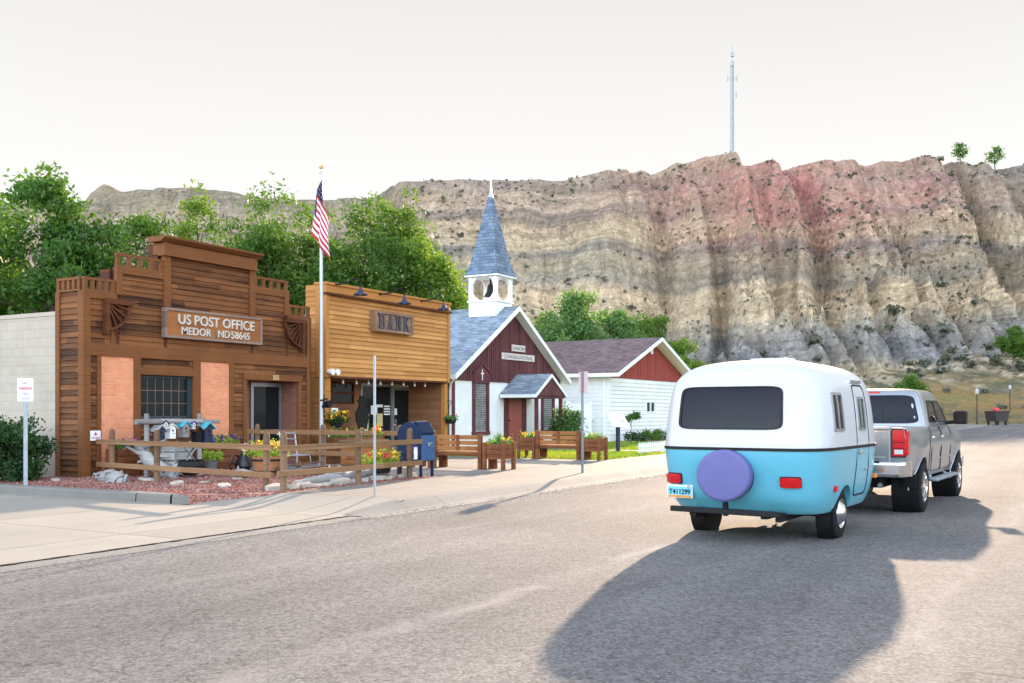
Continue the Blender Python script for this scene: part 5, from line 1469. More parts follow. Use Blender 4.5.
for s in (-1, 1):
    b = MB(); b.bar((2.0, s * 1.03, .47), (4.1, s * 1.03, .47), .15, .06); 
    for x in (2.3, 3.8): b.bar((x, s * 1.0, .46), (x, s * .8, .56), .06, .04)
    b.build('step_bar', M['galv'], bevel=.02).parent = tk
    b = MB(); b.bar((3.86, s * .9, 1.40), (3.86, s * 1.08, 1.42), .08, .07)
    b.box(3.80, 3.93, min(s * 1.07, s * 1.30), max(s * 1.07, s * 1.30), 1.38, 1.62); m_ = b.build('wing_mirror', M['plastic'], bevel=.03); m_.parent = tk
    b = MB(); b.box(3.787, 3.797, min(s * 1.10, s * 1.275), max(s * 1.10, s * 1.275), 1.41, 1.595); b.build('mirror_glass', M['glass_tint']).parent = m_
    b = MB(); b.box(.70, .72, min(s * .8, s * .98), max(s * .8, s * .98), .42, .62); b.build('mud_flap', M['rubber']).parent = tk
    for xw in (1.22, 4.79): wheel(tk, 'wheel', xw, s * .90, .40, .27, s, .255, 'alloy')
    for xw in (1.22, 4.79):
        b = MB(); pts = []
        for k in range(21):
            a = math.pi * (-.02 + 1.04 * k / 20); x = xw + .49 * math.cos(a); z = .40 + .49 * math.sin(a); q = bside(x, max(z, .56), s); pts.append((x, q.y, z))
        b.tube(pts, .012, 6); b.build('arch_trim', M['silver']).parent = tk
for s in (-1, 1):
    b = MB(); pts = [bside(1.92, z, s) + Vector((0, s * .001, 0)) for z in np.linspace(.56, 1.33, 9)]
    b.tube(pts, .006, 5); b.build('bed_gap', M['black']).parent = tk
b = MB(); b.box(-.165, -.02, -.62, -.2, .838, .852); b.box(-.165, -.02, .2, .62, .838, .852); b.build('bumper_step', M['plastic']).parent = tk
p = CB.rear(0, 1.945)
b = MB(); b.box(p.x - .02, p.x + .05, -.17, .17, 1.90, 1.95); b.box(p.x - .02, p.x + .05, .2, .4, 1.90, 1.95) if False else None; b.build('high_brake_light', M['red_lens'], bevel=.008).parent = tk
b = MB(); b.box(5.80, 5.90, -.5, .5, .8, 1.1); b.box(5.75, 5.95, -.95, .95, .52, .72); b.build('front_bumper', M['chrome'], bevel=.02).parent = tk

# ------------------------------------------------------------------ plants
def leaf_quads(p, size, g, up=.25, aspect=.6):
    n = len(p)
    nrm = g.normal(size=(n, 3)); nrm[:, 2] += up; nrm /= np.linalg.norm(nrm, axis=1)[:, None]
    a = np.cross(nrm, g.normal(size=(n, 3))); a /= np.linalg.norm(a, axis=1)[:, None] + 1e-9
    b = np.cross(nrm, a)
    s = (size * g.uniform(.6, 1.25, n))[:, None]
    tip = a * s; wd = b * s * aspect
    fold = nrm * s * .18
    return np.stack([p - tip, p - wd * .8 + fold, p + tip, p + wd * .8 + fold], 1).reshape(-1, 3)
def crown(clumps, n, leaf, seed, up=.3):
    """clumps: (centre, radius xyz); leaves gather in sprays near each clump's outside so gaps stay open"""
    g = np.random.default_rng(seed)
    wts = np.array([np.prod(c[1]) ** .67 for c in clumps]); wts = wts / wts.sum()
    P = []
    for (c, r), w in zip(clumps, wts):
        m = max(6, int(n * w)); ns = max(3, m // 26)
        d = g.normal(size=(ns, 3)); d /= np.linalg.norm(d, axis=1)[:, None]
        rad = g.uniform(.25, 1.0, ns) ** .55 * g.uniform(.82, 1.12, ns)
        sp = np.array(c) + d * rad[:, None] * np.array(r)
        idx = g.integers(0, ns, m)
        spread = np.array(r).mean() * .2 + leaf * 1.0
        P.append(sp[idx] + g.normal(size=(m, 3)) * spread * np.array([1, 1, .7]))
    return leaf_quads(np.concatenate(P), leaf, g, up)
HS = {'tree': 1.07}
def tree(name, label, loc, h, lobes, mat, seed, n=6000, leaf=.16, trunk_r=.22, group=None, cat='tree', fork=.35, lean=(0, 0)):
    """lobes: (x, y, z, rx, ry, rz) in units of the height"""
    n = int(n * 2.0); leaf *= .82; h *= HS.get(cat, 1)
    g = random.Random(seed)
    t = thing(name, label, cat, loc, 0, group)
    top = Vector((lean[0] * h, lean[1] * h, h * .82))
    b = MB(); fk = Vector((lean[0] * h * fork, lean[1] * h * fork, h * fork))
    def limb(a, c, r0, r1, k=6, wob=.05):
        pts = []; rs = []
        for i in range(k + 1):
            q = i / k; p = Vector(a).lerp(Vector(c), q)
            if 0 < i < k: p += Vector((g.uniform(-1, 1), g.uniform(-1, 1), g.uniform(-.5, .5))) * wob * (Vector(c) - Vector(a)).length
            pts.append(p); rs.append(r0 * (1 - q) + r1 * q)
        b.tube(pts, rs, 7); return pts
    limb((0, 0, -.2), fk, trunk_r * 1.15, trunk_r * .75)
    limb(fk, top, trunk_r * .7, trunk_r * .12, 7)
    cl = []
    for L in lobes:
        c = Vector(L[:3]) * h; r = [q * h for q in L[3:]]
        st = fk.lerp(top, min(.9, max(0, (c.z - fk.z) / max(.1, top.z - fk.z)) * .5))
        pts = limb(st, c, trunk_r * .42, trunk_r * .06, 5, .09)
        for k in range(5):
            e = c + Vector((g.uniform(-1, 1) * r[0], g.uniform(-1, 1) * r[1], g.uniform(-.6, 1) * r[2])) * .8
            limb(pts[3], e, trunk_r * .14, trunk_r * .03, 3, .1)
        for k in range(9):
            th = g.uniform(0, 6.28); ph = math.acos(g.uniform(-1, 1)); q = g.uniform(.45, .82)
            o = Vector((math.sin(ph) * math.cos(th) * r[0], math.sin(ph) * math.sin(th) * r[1], math.cos(ph) * r[2])) * q
            cl.append((c + o, [q_ * g.uniform(.28, .5) for q_ in r]))
    b.build('trunk', M['bark']).parent = t
    V = crown(cl, n, leaf, seed)
    np_mesh('crown', V, np.arange(len(V)).reshape(-1, 4), mat, t)
    return t
FULL = [(0, 0, .81, .16, .16, .17), (.02, .02, .70, .17, .17, .17), (.1, .04, .68, .16, .16, .16), (-.11, -.03, .66, .17, .17, .17), (.13, -.08, .54, .17, .17, .16), (-.12, .1, .50, .18, .18, .17), (.0, -.14, .44, .18, .17, .15), (.1, .1, .36, .18, .18, .15), (-.1, -.08, .30, .18, .18, .15)]
def tpos(px, d): x, y = at(px, d); return (x, y, -.05)
ROUND = [(0, 0, .72, .22, .22, .24), (.2, .05, .6, .18, .18, .2), (-.2, -.04, .58, .19, .18, .2), (.02, .2, .62, .18, .18, .18), (-.03, -.2, .6, .18, .18, .2), (.08, -.05, .88, .13, .13, .12)]
LOWB = ROUND + [(.22, -.1, .34, .18, .17, .16), (-.2, .08, .34, .18, .17, .16), (0, -.2, .3, .18, .16, .15)]
TALL = [(0, 0, .84, .10, .10, .15), (.05, .03, .66, .15, .15, .18), (-.08, -.03, .56, .17, .17, .18), (.1, -.03, .44, .18, .17, .17), (-.08, .04, .34, .19, .18, .16), (.06, -.06, .24, .19, .18, .14)]
tree('ash_tree', 'tall dark ash tree with bare lower trunk at the far left behind the block wing', tpos(40, 41), 10.9, [(-.12, .12, .76, .17, .17, .2), (.02, -.02, .84, .14, .16, .15), (.12, -.1, .70, .15, .15, .17), (-.05, -.15, .62, .15, .16, .13), (-.22, .1, .56, .16, .16, .17), (.17, -.14, .52, .13, .13, .13)], M['leaf_dark'], 1, 9500, .16, .2, fork=.4, lean=(.02, -.02))
tree('ash_tree', 'broad dark ash tree cut off by the left edge of the view', tpos(-28, 44), 10.6, LOWB, M['leaf_dark'], 2, 8000, .17)
tree('ash_tree', 'leaning ash tree with lit yellow-green top, left of the post office cornice', tpos(118, 44), 9.9, LOWB, M['leaf_mid'], 3, 9000, .16)
tree('ash_tree', 'low bushy dark tree above the block wing coping', tpos(20, 52), 7.2, LOWB, M['leaf_dark'], 4, 6500, .18)
tree('ash_tree', 'low dark green tree filling the gap behind the left parapet railing', tpos(88, 54), 7.4, LOWB, M['leaf_dark'], 14, 6500, .18)
tree('cottonwood_tree', 'slender young cottonwood rising above the left of the post office cornice', tpos(197, 50), 12.4, TALL, M['leaf_bright'], 5, 7000, .15, .16)
tree('cottonwood_tree', 'bushy cottonwood just left of the slender one, behind the parapet', tpos(160, 56), 9.6, LOWB, M['leaf_mid'], 15, 7000, .17)
tree('cottonwood_tree', 'rounded cottonwood with pale twigs on top between cornice and flagpole', tpos(270, 52), 12.5, FULL, M['leaf_mid'], 6, 10500, .16)
tree('cottonwood_tree', 'cottonwood directly behind the flag', tpos(326, 53), 12.2, FULL, M['leaf_mid'], 7, 9500, .16)
tree('cottonwood_tree', 'small cottonwood low over the right parapet railing', tpos(240, 58), 12.0, LOWB, M['leaf_dark'], 17, 7500, .17)
tree('cottonwood_tree', 'tallest cottonwood with pointed crown above the BANK sign', tpos(390, 52), 13.2, FULL, M['leaf_mid'], 8, 10500, .16, .2)
tree('cottonwood_tree', 'bright leaning cottonwood over the right end of the bank', tpos(418, 50), 10.2, [(.0, -.02, .84, .10, .10, .12), (.08, -.06, .68, .14, .14, .15), (-.04, .04, .58, .15, .15, .15), (.1, -.1, .48, .14, .14, .13), (-.1, .05, .40, .14, .14, .14)], M['leaf_bright'], 9, 8500, .15, .17, lean=(.05, -.04))
tree('pine_tree', 'feathery blue-green tree behind the church roof right of the steeple', tpos(566, 78), 10.6, LOWB, M['leaf_blue'], 10, 9500, .22)
tree('pine_tree', 'wide feathery green tree behind the plum roof of the annex', tpos(612, 82), 9.7, LOWB, M['leaf_blue'], 11, 9000, .22)
tree('cottonwood_tree', 'light green tree left of the annex gable peak', tpos(644, 86), 9.6, LOWB, M['leaf_mid'], 12, 7000, .22)
tree('cottonwood_tree', 'small bright tree peeping out behind the right slope of the annex gable', tpos(677, 84), 7.4, LOWB, M['leaf_bright'], 13, 5000, .2)
for d_ in np.arange(125, 230, 1.0):
    if zat((1013 - 512) / F * d_, d_) > CAMH + (412 - 369) * d_ / F - .3: break
x_, y_ = at(1013, d_); tree('cottonwood_tree', 'dark round tree on the grassy slope at the right edge', (x_, y_, float(zat((1013 - 512) / F * d_, d_)) - .2), 7.4, ROUND + [(0, -.15, .38, .2, .18, .15)], M['leaf_mid'], 21, 5000, .26, .2)
x_, y_ = at(908, 92); tree('cottonwood_tree', 'small olive tree beyond the pickup roof', (x_, y_, 0), 4.8, LOWB, M['leaf_mid'], 22, 3000, .2, .1)
x_, y_ = at(868, 84); tree('cottonwood_tree', 'little bush-like tree showing between camper and pickup', (x_, y_, 0), 3.4, LOWB, M['leaf_bright'], 26, 2000, .18, .08)
for (px, d, h, sd, lb) in ((960, 289, 6.4, 23, 'lone thin tree on the bluff top, left of the pair at the right'), (995, 289, 7.0, 24, 'broader ragged tree on the bluff top near the right edge')):
    r_ = (px - 512) / F * d; x_, y_ = at(px, d)
    tree('juniper_tree', lb, (x_, y_, float(zat(r_, d)) - .3), h, [(0, 0, .8, .2, .2, .15), (.2, -.1, .62, .2, .2, .14), (-.2, .1, .55, .22, .2, .15), (.05, 0, .4, .18, .18, .12)], M['leaf_dark'], sd, 330, .42, .16, 'trees on the bluff top')

def bush(name, label, loc, r, h, mat, n, leaf, seed, cat='bush', upright=0):
    g = random.Random(seed); t = thing(name, label, cat, loc)
    b = MB()
    for k in range(7):
        a = 6.28 * k / 7; b.tube([(0, 0, -.05), (r * .3 * math.cos(a), r * .3 * math.sin(a), h * .4), (r * .55 * math.cos(a), r * .55 * math.sin(a), h * .75)], [.02, .014, .006], 5)
    b.build('stem', M['bark']).parent = t
    cl = []
    for k in range(46):
        a = g.uniform(0, 6.28); zz = g.uniform(.08, .9); rr = math.sqrt(max(.05, 1 - ((zz - .42) / .6) ** 2)) * g.uniform(.55, .95)
        cl.append(((rr * r * math.cos(a), rr * r * math.sin(a), zz * h), (r * .26, r * .26, h * (.15 + upright))))
    V = crown(cl, n, leaf, seed, .2 - upright)
    np_mesh('foliage', V, np.arange(len(V)).reshape(-1, 4), mat, t); return t
bush('hedge_bush', 'dense dark clipped bush against the block wing at the left edge', (12.85, 19.45, .1), .78, 1.34, M['leaf_shrub'], 9000, .05, 31)
bush('hedge_bush', 'second dark bush cut off by the left frame edge', (12.75, 20.6, .1), .9, 1.3, M['leaf_shrub'], 6000, .055, 32)
bush('round_bush', 'upright soft green bush at the right corner of the church', (fx(567, 18.3), 18.3, G), .62, 1.5, M['leaf_blue'], 5200, .07, 33, upright=.1)
bush('low_shrub', 'low shrub by the annex wall, right of the notice board', (fx(652, 18.9), 18.9, G), .45, .5, M['leaf_plant'], 900, .06, 34)
bush('low_shrub', 'low reddish shrub by the annex wall, farthest right before the camper', (fx(662, 18.9), 18.9, G), .6, .5, M['leaf_shrub'], 900, .06, 35)
bush('low_shrub', 'spreading low shrub behind the picket fence', (fx(637, 18.6), 18.6, G), .55, .45, M['leaf_shrub'], 900, .06, 36)
tree('dwarf_tree', 'small flat-crowned ornamental tree beside the notice board', (fx(631, 17.2), 17.2, G), 1.35, [(0, 0, .82, .2, .2, .1), (.16, -.1, .9, .16, .16, .09), (-.2, .12, .76, .16, .16, .08)], M['leaf_dark'], 37, 1100, .05, .03)
# lawn blades
g = np.random.default_rng(3); n = 26000
p = np.stack([g.uniform(27.3, 44, n), g.uniform(12.5, 19.3, n), np.full(n, .157)], 1)
p = p[~((p[:, 0] > 33.25) & (p[:, 0] < 34.95)) & ~((p[:, 0] > 33.0) & (p[:, 0] < 35.4) & (p[:, 1] > 17.9))]; n = len(p)
a = g.uniform(0, 6.28, n); w = .02; h = g.uniform(.03, .085, n); dx = np.stack([np.cos(a) * w, np.sin(a) * w, np.zeros(n)], 1)
tip = p + np.stack([g.normal(0, .03, n), g.normal(0, .03, n), h], 1)
V = np.stack([p - dx, p + dx, tip + dx * .3, tip - dx * .3], 1).reshape(-1, 3)
M['grass'] = leafmat('lawn_blades', (.11, .22, .03), (.34, .36, .05), .4, .5)
tag(np_mesh('lawn_grass', V, np.arange(len(V)).reshape(-1, 4), M['grass']), 'short lawn in front of the church', 'grass', kind='stuff')
# red pebbles
g = np.random.default_rng(4); n = 9000
p = np.stack([g.uniform(12.4, 18.3, n), g.uniform(12.5, 18.9, n), np.full(n, .165)], 1)
p = p[(p[:, 0] + p[:, 1]) > 25.9]; n = len(p)
o = np.array([[1, 0, 0], [0, 1, 0], [-1, 0, 0], [0, -1, 0], [0, 0, .7], [0, 0, -.4]])
s = g.uniform(.012, .038, n)[:, None, None]
ang = g.uniform(0, 6.28, n); c_, s_ = np.cos(ang)[:, None], np.sin(ang)[:, None]
oo = np.stack([o[None, :, 0] * c_ - o[None, :, 1] * s_, o[None, :, 0] * s_ + o[None, :, 1] * c_, np.repeat(o[None, :, 2], n, 0)], 2) * s * g.uniform(.7, 1.3, (n, 6, 1))
V = (p[:, None, :] + oo).reshape(-1, 3)
f8 = np.array([[0, 1, 4], [1, 2, 4], [2, 3, 4], [3, 0, 4], [1, 0, 5], [2, 1, 5], [3, 2, 5], [0, 3, 5]])
Fq_ = (np.arange(n)[:, None, None] * 6 + f8[None]).reshape(-1, 3)
tag(np_mesh('red_pebbles', V, Fq_, M['gravel']), 'red scoria pebbles on the gravel bed', 'gravel', kind='stuff')

# ------------------------------------------------------------------ wooden fences round the garden bed
def fence(label, p0, p1, posts, zt=1.0, rails=(.82, .42), pr=.064, hang=.15):
    p0, p1 = Vector((*p0, 0)), Vector((*p1, 0)); L = (p1 - p0).length
    t = thing('wooden_fence', label, 'fence', (p0.x, p0.y, .14), math.atan2(p1.y - p0.y, p1.x - p0.x), 'rail fences round the garden bed')
    for q in posts:
        b = MB(); x = q * L; b.lathe([(pr, -.2), (pr * .97, zt - .06), (pr * .93, zt - .02), (pr * .7, zt + .035), (0, zt + .055)], 12, c=(x, 0, 0)); b.build('post', M['fence']).parent = t
    for z in rails:
        b = MB(); k = 3; b.bar((-hang, -pr - .01, z + random.uniform(-.01, .01)), (L + hang, -pr - .01, z + random.uniform(-.015, .015)), .05, .105); b.build('rail', M['rail'], bevel=.006).parent = t
    return t
fence('two-rail wooden fence along the driveway side of the red gravel bed', (14.6, 18.7), (13.72, 12.95), (.06, .36, .98), 1.04, (.80, .30))
fence('two-rail wooden fence along the sidewalk edge of the red gravel bed', (13.45, 12.46), (17.85, 12.62), (.02, .53, .95), 1.06, (.80, .36))
fence('two-rail wooden fence by the post office walkway, at the back of the garden bed', (18.1, 17.6), (18.12, 13.1), (.02, .48, .97), 1.12, (.98, .5))

# ------------------------------------------------------------------ posts with traffic plates
def sign_post(label, x, y, h, plate=None, rz=0, r=.032, cat='sign'):
    t = thing('sign_post', label, cat, (x, y, .14), rz)
    b = MB(); b.prism([(-.04, -.018), (.04, -.018), (.04, -.010), (.022, -.010), (.022, .018), (-.022, .018), (-.022, -.010), (-.04, -.010)], 0, h, 'z'); b.build('post', M['galv']).parent = t
    if plate: plate(t, h)
    return t
def np_plate(t, h):
    b = MB(); b.box(-.15, .15, -.026, -.021, h - .45, h); b.build('plate', M['sign_white'], bevel=.004).parent = t
    b = MB(); b.text('NO', .075, 0, -.028, h - .125, .001, bold=.002); b.text('FIRE', .07, 0, -.028, h - .33, .001, bold=.001); b.text('LANE', .07, 0, -.028, h - .42, .001, bold=.001); b.build('grey_print', M['grey_ink']).parent = t
    b = MB(); b.text('PARKING', .075, 0, -.028, h - .225, .001, sx=.82, bold=.003); b.build('red_print', M['red_ink']).parent = t
x_, y_ = gp(26, 486); sign_post('white no parking fire lane sign on a grey post by the dark bush', x_, y_, 2.12, np_plate, R(-58))
def edge_plate(t, h):
    b = MB(); b.box(-.23, .23, -.03, -.024, h - .48, h); b.build('plate', M['alu'], bevel=.004).parent = t
sign_post('bare grey steel post at the sidewalk edge in front of the bank', 13.6, 10.46, 2.42, None, R(30))
def pink_plate(t, h):
    b = MB(); b.box(-.24, .24, -.03, -.024, h - .5, h); b.build('plate', M['sign_pink'], bevel=.004).parent = t
sign_post('grey steel post with narrow edge-turned pinkish plate at the kerb before the church bench', 21.44, 10.3, 2.42, pink_plate, R(52))

# ------------------------------------------------------------------ flagpole and flag
fp = thing('flagpole', 'tall white flagpole between post office and bank', 'flagpole', (20.85, 17.84, G))
b = MB(); b.lathe([(.11, 0), (.11, .05), (.06, .07), (.056, 2), (.05, 4.5), (.036, 7.9)], 14); b.lathe([(0, 7.86), (.05, 7.9), (.05, 7.93), (.02, 7.96), (.02, 8.02), (.0, 8.02)], 12); b.build('pole', M['steel_pale']).parent = fp
b = MB(); b.lathe([(0, 8.0), (.05, 8.03), (.068, 8.08), (.05, 8.13), (0, 8.15)], 14); b.build('ball_finial', M['gold']).parent = fp
b = MB(); b.box(-.03, .22, -.16, -.04, 1.55, 1.63); b.lathe([(.05, 0), (.09, -.1), (.1, -.22), (0, -.2)], 14, 'y', c=(.05, -.06, 1.66)); b.bar((.05, -.05, 1.3), (.05, -.05, 1.9), .03); b.bar((-.1, -.06, 1.75), (.2, -.06, 1.8), .04); b.build('spotlight', M['black'], bevel=.008).parent = fp
flg = thing('hanging_flag', 'striped flag with starry blue canton hanging limp from the pole', 'flag', (20.85, 17.84, 7.74 + G), R(-60.3))
def flag_pt(u, v):
    """u along the fly 0..1, v down the hoist 0..1; limp cloth folded left, then back to the right"""
    A = .13 + .17 * v
    if u < .55: x = -A * math.sin(math.pi * u / .62)
    else:
        e = -A * math.sin(math.pi * .55 / .62); q = (u - .55) / .45
        x = e + (.30 + .05 * v) * (q * q * (3 - 2 * q))
    x = x * .85 + .025 * math.sin(11 * u + 2.5 * v) + .03
    y = -.05 - .13 * u - .05 * math.sin(6 * v + 5 * u) * (.3 + u)
    z = -v * 1.25 * (1 - .12 * u) - 1.12 * u ** 1.15
    return (x, y, z)
NU, NV = 60, 39
def flag_part(name, mat, pick, off=0):
    b = MB()
    idx = {}
    for i in range(NU):
        for k in range(NV):
            if pick(i, k):
                q = []
                for (a, c) in ((i, k), (i + 1, k), (i + 1, k + 1), (i, k + 1)):
                    if (a, c) not in idx:
                        idx[(a, c)] = len(idx); b.v.append(flag_pt(a / NU, c / NV))
                    q.append(idx[(a, c)])
                b.f.append(tuple(q)); b.sm.append(True)
    b.build(name, mat).parent = flg
canton = lambda i, k: i < NU * .42 and k < NV * 7 // 13
flag_part('red_stripes', M['flag_red'], lambda i, k: not canton(i, k) and (k // 3) % 2 == 0)
flag_part('white_stripes', M['flag_white'], lambda i, k: not canton(i, k) and (k // 3) % 2 == 1)
flag_part('canton', M['flag_blue'], canton)
b = MB()
for i in range(5):
    for k in range(5):
        u, v = .42 * (i + .6) / 5.2, 7 / 13 * (k + .6) / 5.2
        P = Vector(flag_pt(u, v)); du = Vector(flag_pt(u + .01, v)) - P; dv = Vector(flag_pt(u, v + .01)) - P; N = du.cross(dv).normalized(); du.normalize(); dw = N.cross(du)
        for sg_ in (.006, -.006):
            st = []
            for q in range(10):
                a = q * math.pi / 5; rr = .017 if q % 2 == 0 else .007
                st.append(P + N * sg_ + du * rr * math.cos(a) + dw * rr * math.sin(a))
            b.add(st, [tuple(range(10))])
b.build('stars', M['flag_white']).parent = flg

# ------------------------------------------------------------------ mailbox
mb_ = thing('mailbox', 'blue street collection mailbox with rounded top at the end of the garden fence', 'mailbox', (18.27, 12.9, .15), R(0))
b = MB(); pl = [(-.33, .36), (.33, .36), (.33, .9)] + [(.33 * math.cos(a), .9 + .33 * math.sin(a)) for a in np.linspace(.12, math.pi - .0, 16)]
b.prism(pl, -.26, .26, 'x'); o = b.build('box_shell', M['blue_box'], bevel=.012); o.parent = mb_
b = MB(); b.box(-.255, .255, -.345, -.328, .37, .93); b.build('front_panel', M['blue_light'], bevel=.006).parent = mb_
b = MB(); b.prism([(-.30, .99), (-.345, .97), (-.35, 1.0), (-.2, 1.235), (-.1, 1.25), (-.1, 1.22), (-.19, 1.2)], -.24, .24, 'x'); b.build('pull_door', M['blue_box'], bevel=.005).parent = mb_
b = MB(); b.box(-.2, .2, -.317, -.30, 1.0, 1.04); b.build('slot', M['black']).parent = mb_
b = MB(); b.lathe([(0, -.345), (.045, -.345), (.045, -.365), (.02, -.38), (0, -.38)], 14, 'y', c=(.0, 0, .72)); b.bar((-.09, -.37, .76), (.09, -.37, .76), .03); b.build('lock', M['galv']).parent = mb_
for i in (-1, 1):
    for k in (-1, 1):
        b = MB(); b.box(i * .22 - .025, i * .22 + .025, k * .29 - .025, k * .29 + .025, 0, .37); b.build('leg', M['blue_box']).parent = mb_
tg_ = thing('paper_tag', 'white paper tag with purple edge tied to the fence rail beside the mailbox', 'tag', (17.6, 12.44, .72))
b = MB(); b.box(-.07, .07, -.006, .0, -.14, .12); b.build('card', M['sign_white']).parent = tg_
b = MB(); b.tube([(-.06, -.008, -.13), (-.09, -.012, .05), (-.02, -.012, .2), (.07, -.012, .12), (.1, -.01, -.08)], .01, 6); b.build('ribbon', M['petal_purple']).parent = tg_

# ------------------------------------------------------------------ benches with planters
def flowers(root, c, rx, ry, h, n, leafm, petals, seed, leaf=.045):
    g = np.random.default_rng(seed)
    p = np.stack([g.uniform(-rx, rx, n) + c[0], g.uniform(-ry, ry, n) + c[1], c[2] + np.abs(g.normal(0, h * .45, n))], 1)
    V = leaf_quads(p, leaf, g, .4)
    np_mesh('foliage', V, np.arange(len(V)).reshape(-1, 4), leafm, root)
    for nm, k in petals:
        p = np.stack([g.uniform(-rx, rx, k) * 1.02 + c[0], g.uniform(-ry, ry, k) * 1.02 + c[1], c[2] + h * g.uniform(.35, 1.05, k)], 1)
        p = np.repeat(p, 7, 0) + g.normal(0, .022, (k * 7, 3))
        V = leaf_quads(p, .032, g, .6, .9)
        np_mesh(nm + '_blossoms', V, np.arange(len(V)).reshape(-1, 4), M['petal_' + nm], root)
def bench_unit(x, lab, pl_labs, petals, sd):
    """bench with its back to the west, a square planter standing at each end"""
    t = thing('wooden_bench', lab, 'bench', (x, 13.8, .155), 0, 'wooden benches along the sidewalk')
    for k in (-1, 1):
        for (px_, hh) in ((0, .88), (.52, .46)):
            b = MB(); b.box(px_ - .05, px_ + .05, k * .70 - .05, k * .70 + .05, 0, hh); b.build('leg', M['bench'], bevel=.008).parent = t
    for z in (.52, .66, .80):
        b = MB(); b.box(.052, .09, -.68, .68, z - .055, z + .055); b.build('back_board', M['bench_light'], bevel=.006).parent = t
    b = MB(); b.box(.03, .052, -.05, .05, .46, .86); b.build('back_brace', M['bench'], bevel=.006).parent = t
    for q in range(4):
        b = MB(); b.box(.06 + q * .13, .06 + q * .13 + .115, -.74, .74, .40, .44); b.build('seat_board', M['bench_light'], bevel=.006).parent = t
    b = MB(); b.box(.0, .52, -.65, -.61, .30, .395); b.box(.0, .52, .61, .65, .30, .395); b.box(.02, .06, -.65, .65, .33, .395); b.build('seat_frame', M['bench'], bevel=.005).parent = t
    for k, l2, pt in ((-1, pl_labs[0], petals[0]), (1, pl_labs[1], petals[1])):
        p = thing('square_planter', l2, 'planter', (x + .26, 13.8 + k * 1.10, .155), 0, 'square planters at the bench ends')
        for i in (-1, 1):
            for j in (-1, 1):
                b = MB(); b.box(i * .26 - .045, i * .26 + .045, j * .27 - .045, j * .27 + .045, 0, .68 + (.06 if j * k > 0 and i < 0 else 0)); b.build('leg', M['bench'], bevel=.008).parent = p
        b = MB()
        for z in (.26, .39, .52):
            for i in (-1, 1): b.box(i * .24 - .018, i * .24 + .018, -.25, .25, z, z + .12)
            for j in (-1, 1): b.box(-.22, .22, j * .25 - .018, j * .25 + .018, z, z + .12)
        b.box(-.22, .22, -.24, .24, .26, .28); b.build('box_boards', M['bench'], bevel=.005).parent = p
        b = MB(); b.box(-.22, .22, -.23, .23, .5, .58); b.build('soil', M['soil']).parent = p
        flowers(p, (0, 0, .58), .24, .26, .2, 420, M['leaf_plant'], pt, sd + k)
bench_unit(21.35, 'wooden slat bench in front of the bank, between mailbox and church', ('square planter with tall green sprays at the street end of the bank bench', 'square planter with orange flowers behind the bank bench, nearest the mailbox'), ([('yellow', 12)], [('orange', 40)]), 60)
bench_unit(27.0, 'wooden slat bench before the church lawn', ('square planter with green leaves at the street end of the church bench', 'square planter with yellow flowers at the church door end of the far bench'), ([('yellow', 4)], [('yellow', 30)]), 70)
gs = thing('garden_sprays', 'spiky green plant behind the first bench planter', 'plant', (21.61, 12.7, .73))
g = np.random.default_rng(77); V = []
for k in range(70):
    a = g.uniform(0, 6.28); L = g.uniform(.15, .42); s = g.uniform(.1, .6); d_ = np.array([math.cos(a) * s, math.sin(a) * s, 1]); d_ /= np.linalg.norm(d_); w_ = np.array([-math.sin(a), math.cos(a), 0]) * .012
    V += [-w_, w_, d_ * L + w_ * .2, d_ * L - w_ * .2]
np_mesh('blades', np.array(V), np.arange(len(V)).reshape(-1, 4), M['leaf_blue'], gs)
hb = thing('hanging_basket', 'hanging basket of greenery at the left corner of the church', 'hanging basket', (fx(451, 18.9), 18.9, fz(451, 424, 18.9)))
b = MB(); b.lathe([(0, 0), (.15, .02), (.2, .14), (.2, .16), (0, .14)], 16); b.build('bowl', M['iron']).parent = hb
b = MB()
for a in (0, 2.1, 4.2): b.tube([(.18 * math.cos(a), .18 * math.sin(a), .15), (0, 0, .8)], .006, 5)
b.bar((0, 0, .8), (.25, .55, .82), .02); b.build('chain', M['iron']).parent = hb
flowers(hb, (0, 0, .15), .2, .2, .14, 260, M['leaf_plant'], [('red', 3)], 81)

# ------------------------------------------------------------------ things in the garden bed
def gxy(px, py, z=.16): return gp(px, py, z)
def log(label, pts, rad, seed, name='driftwood_log', roots=0, cat='driftwood', rl=1.0):
    g = random.Random(seed); t = thing(name, label, cat, (pts[0][0], pts[0][1], .15))
    o = Vector((pts[0][0], pts[0][1], .15)); P = [Vector(p) - o for p in pts]
    b = MB(); fine = []; rr = []
    for i in range(len(P) - 1):
        for k in range(4):
            q = k / 4; fine.append(P[i].lerp(P[i + 1], q) + Vector((g.uniform(-1, 1), g.uniform(-1, 1), g.uniform(-1, 1))) * rad[i] * .18); rr.append((rad[i] * (1 - q) + rad[i + 1] * q) * g.uniform(.82, 1.15))
    fine.append(P[-1]); rr.append(rad[-1]); b.tube(fine, rr, 9)
    b.build('stem', M['grey_wood'], sharp=50).parent = t
    for k in range(roots):
        b = MB(); i = g.randrange(len(fine)); s = fine[i]; a = g.uniform(0, 6.28); L = g.uniform(.25, .6) * rl
        d = Vector((math.cos(a), math.sin(a), g.uniform(-.2, .7))); e = s + d * L; m = s + d * L * .5 + Vector((0, 0, g.uniform(-.05, .12)))
        r0 = rr[i] * .42; b.tube([s, m, e, e + Vector((g.uniform(-.1, .1), g.uniform(-.1, .1), g.uniform(-.14, .02)))], [r0, r0 * .7, r0 * .4, r0 * .12], 7); b.build('branch', M['grey_wood'], sharp=50).parent = t
    return t
x, y = 15.0, 17.6
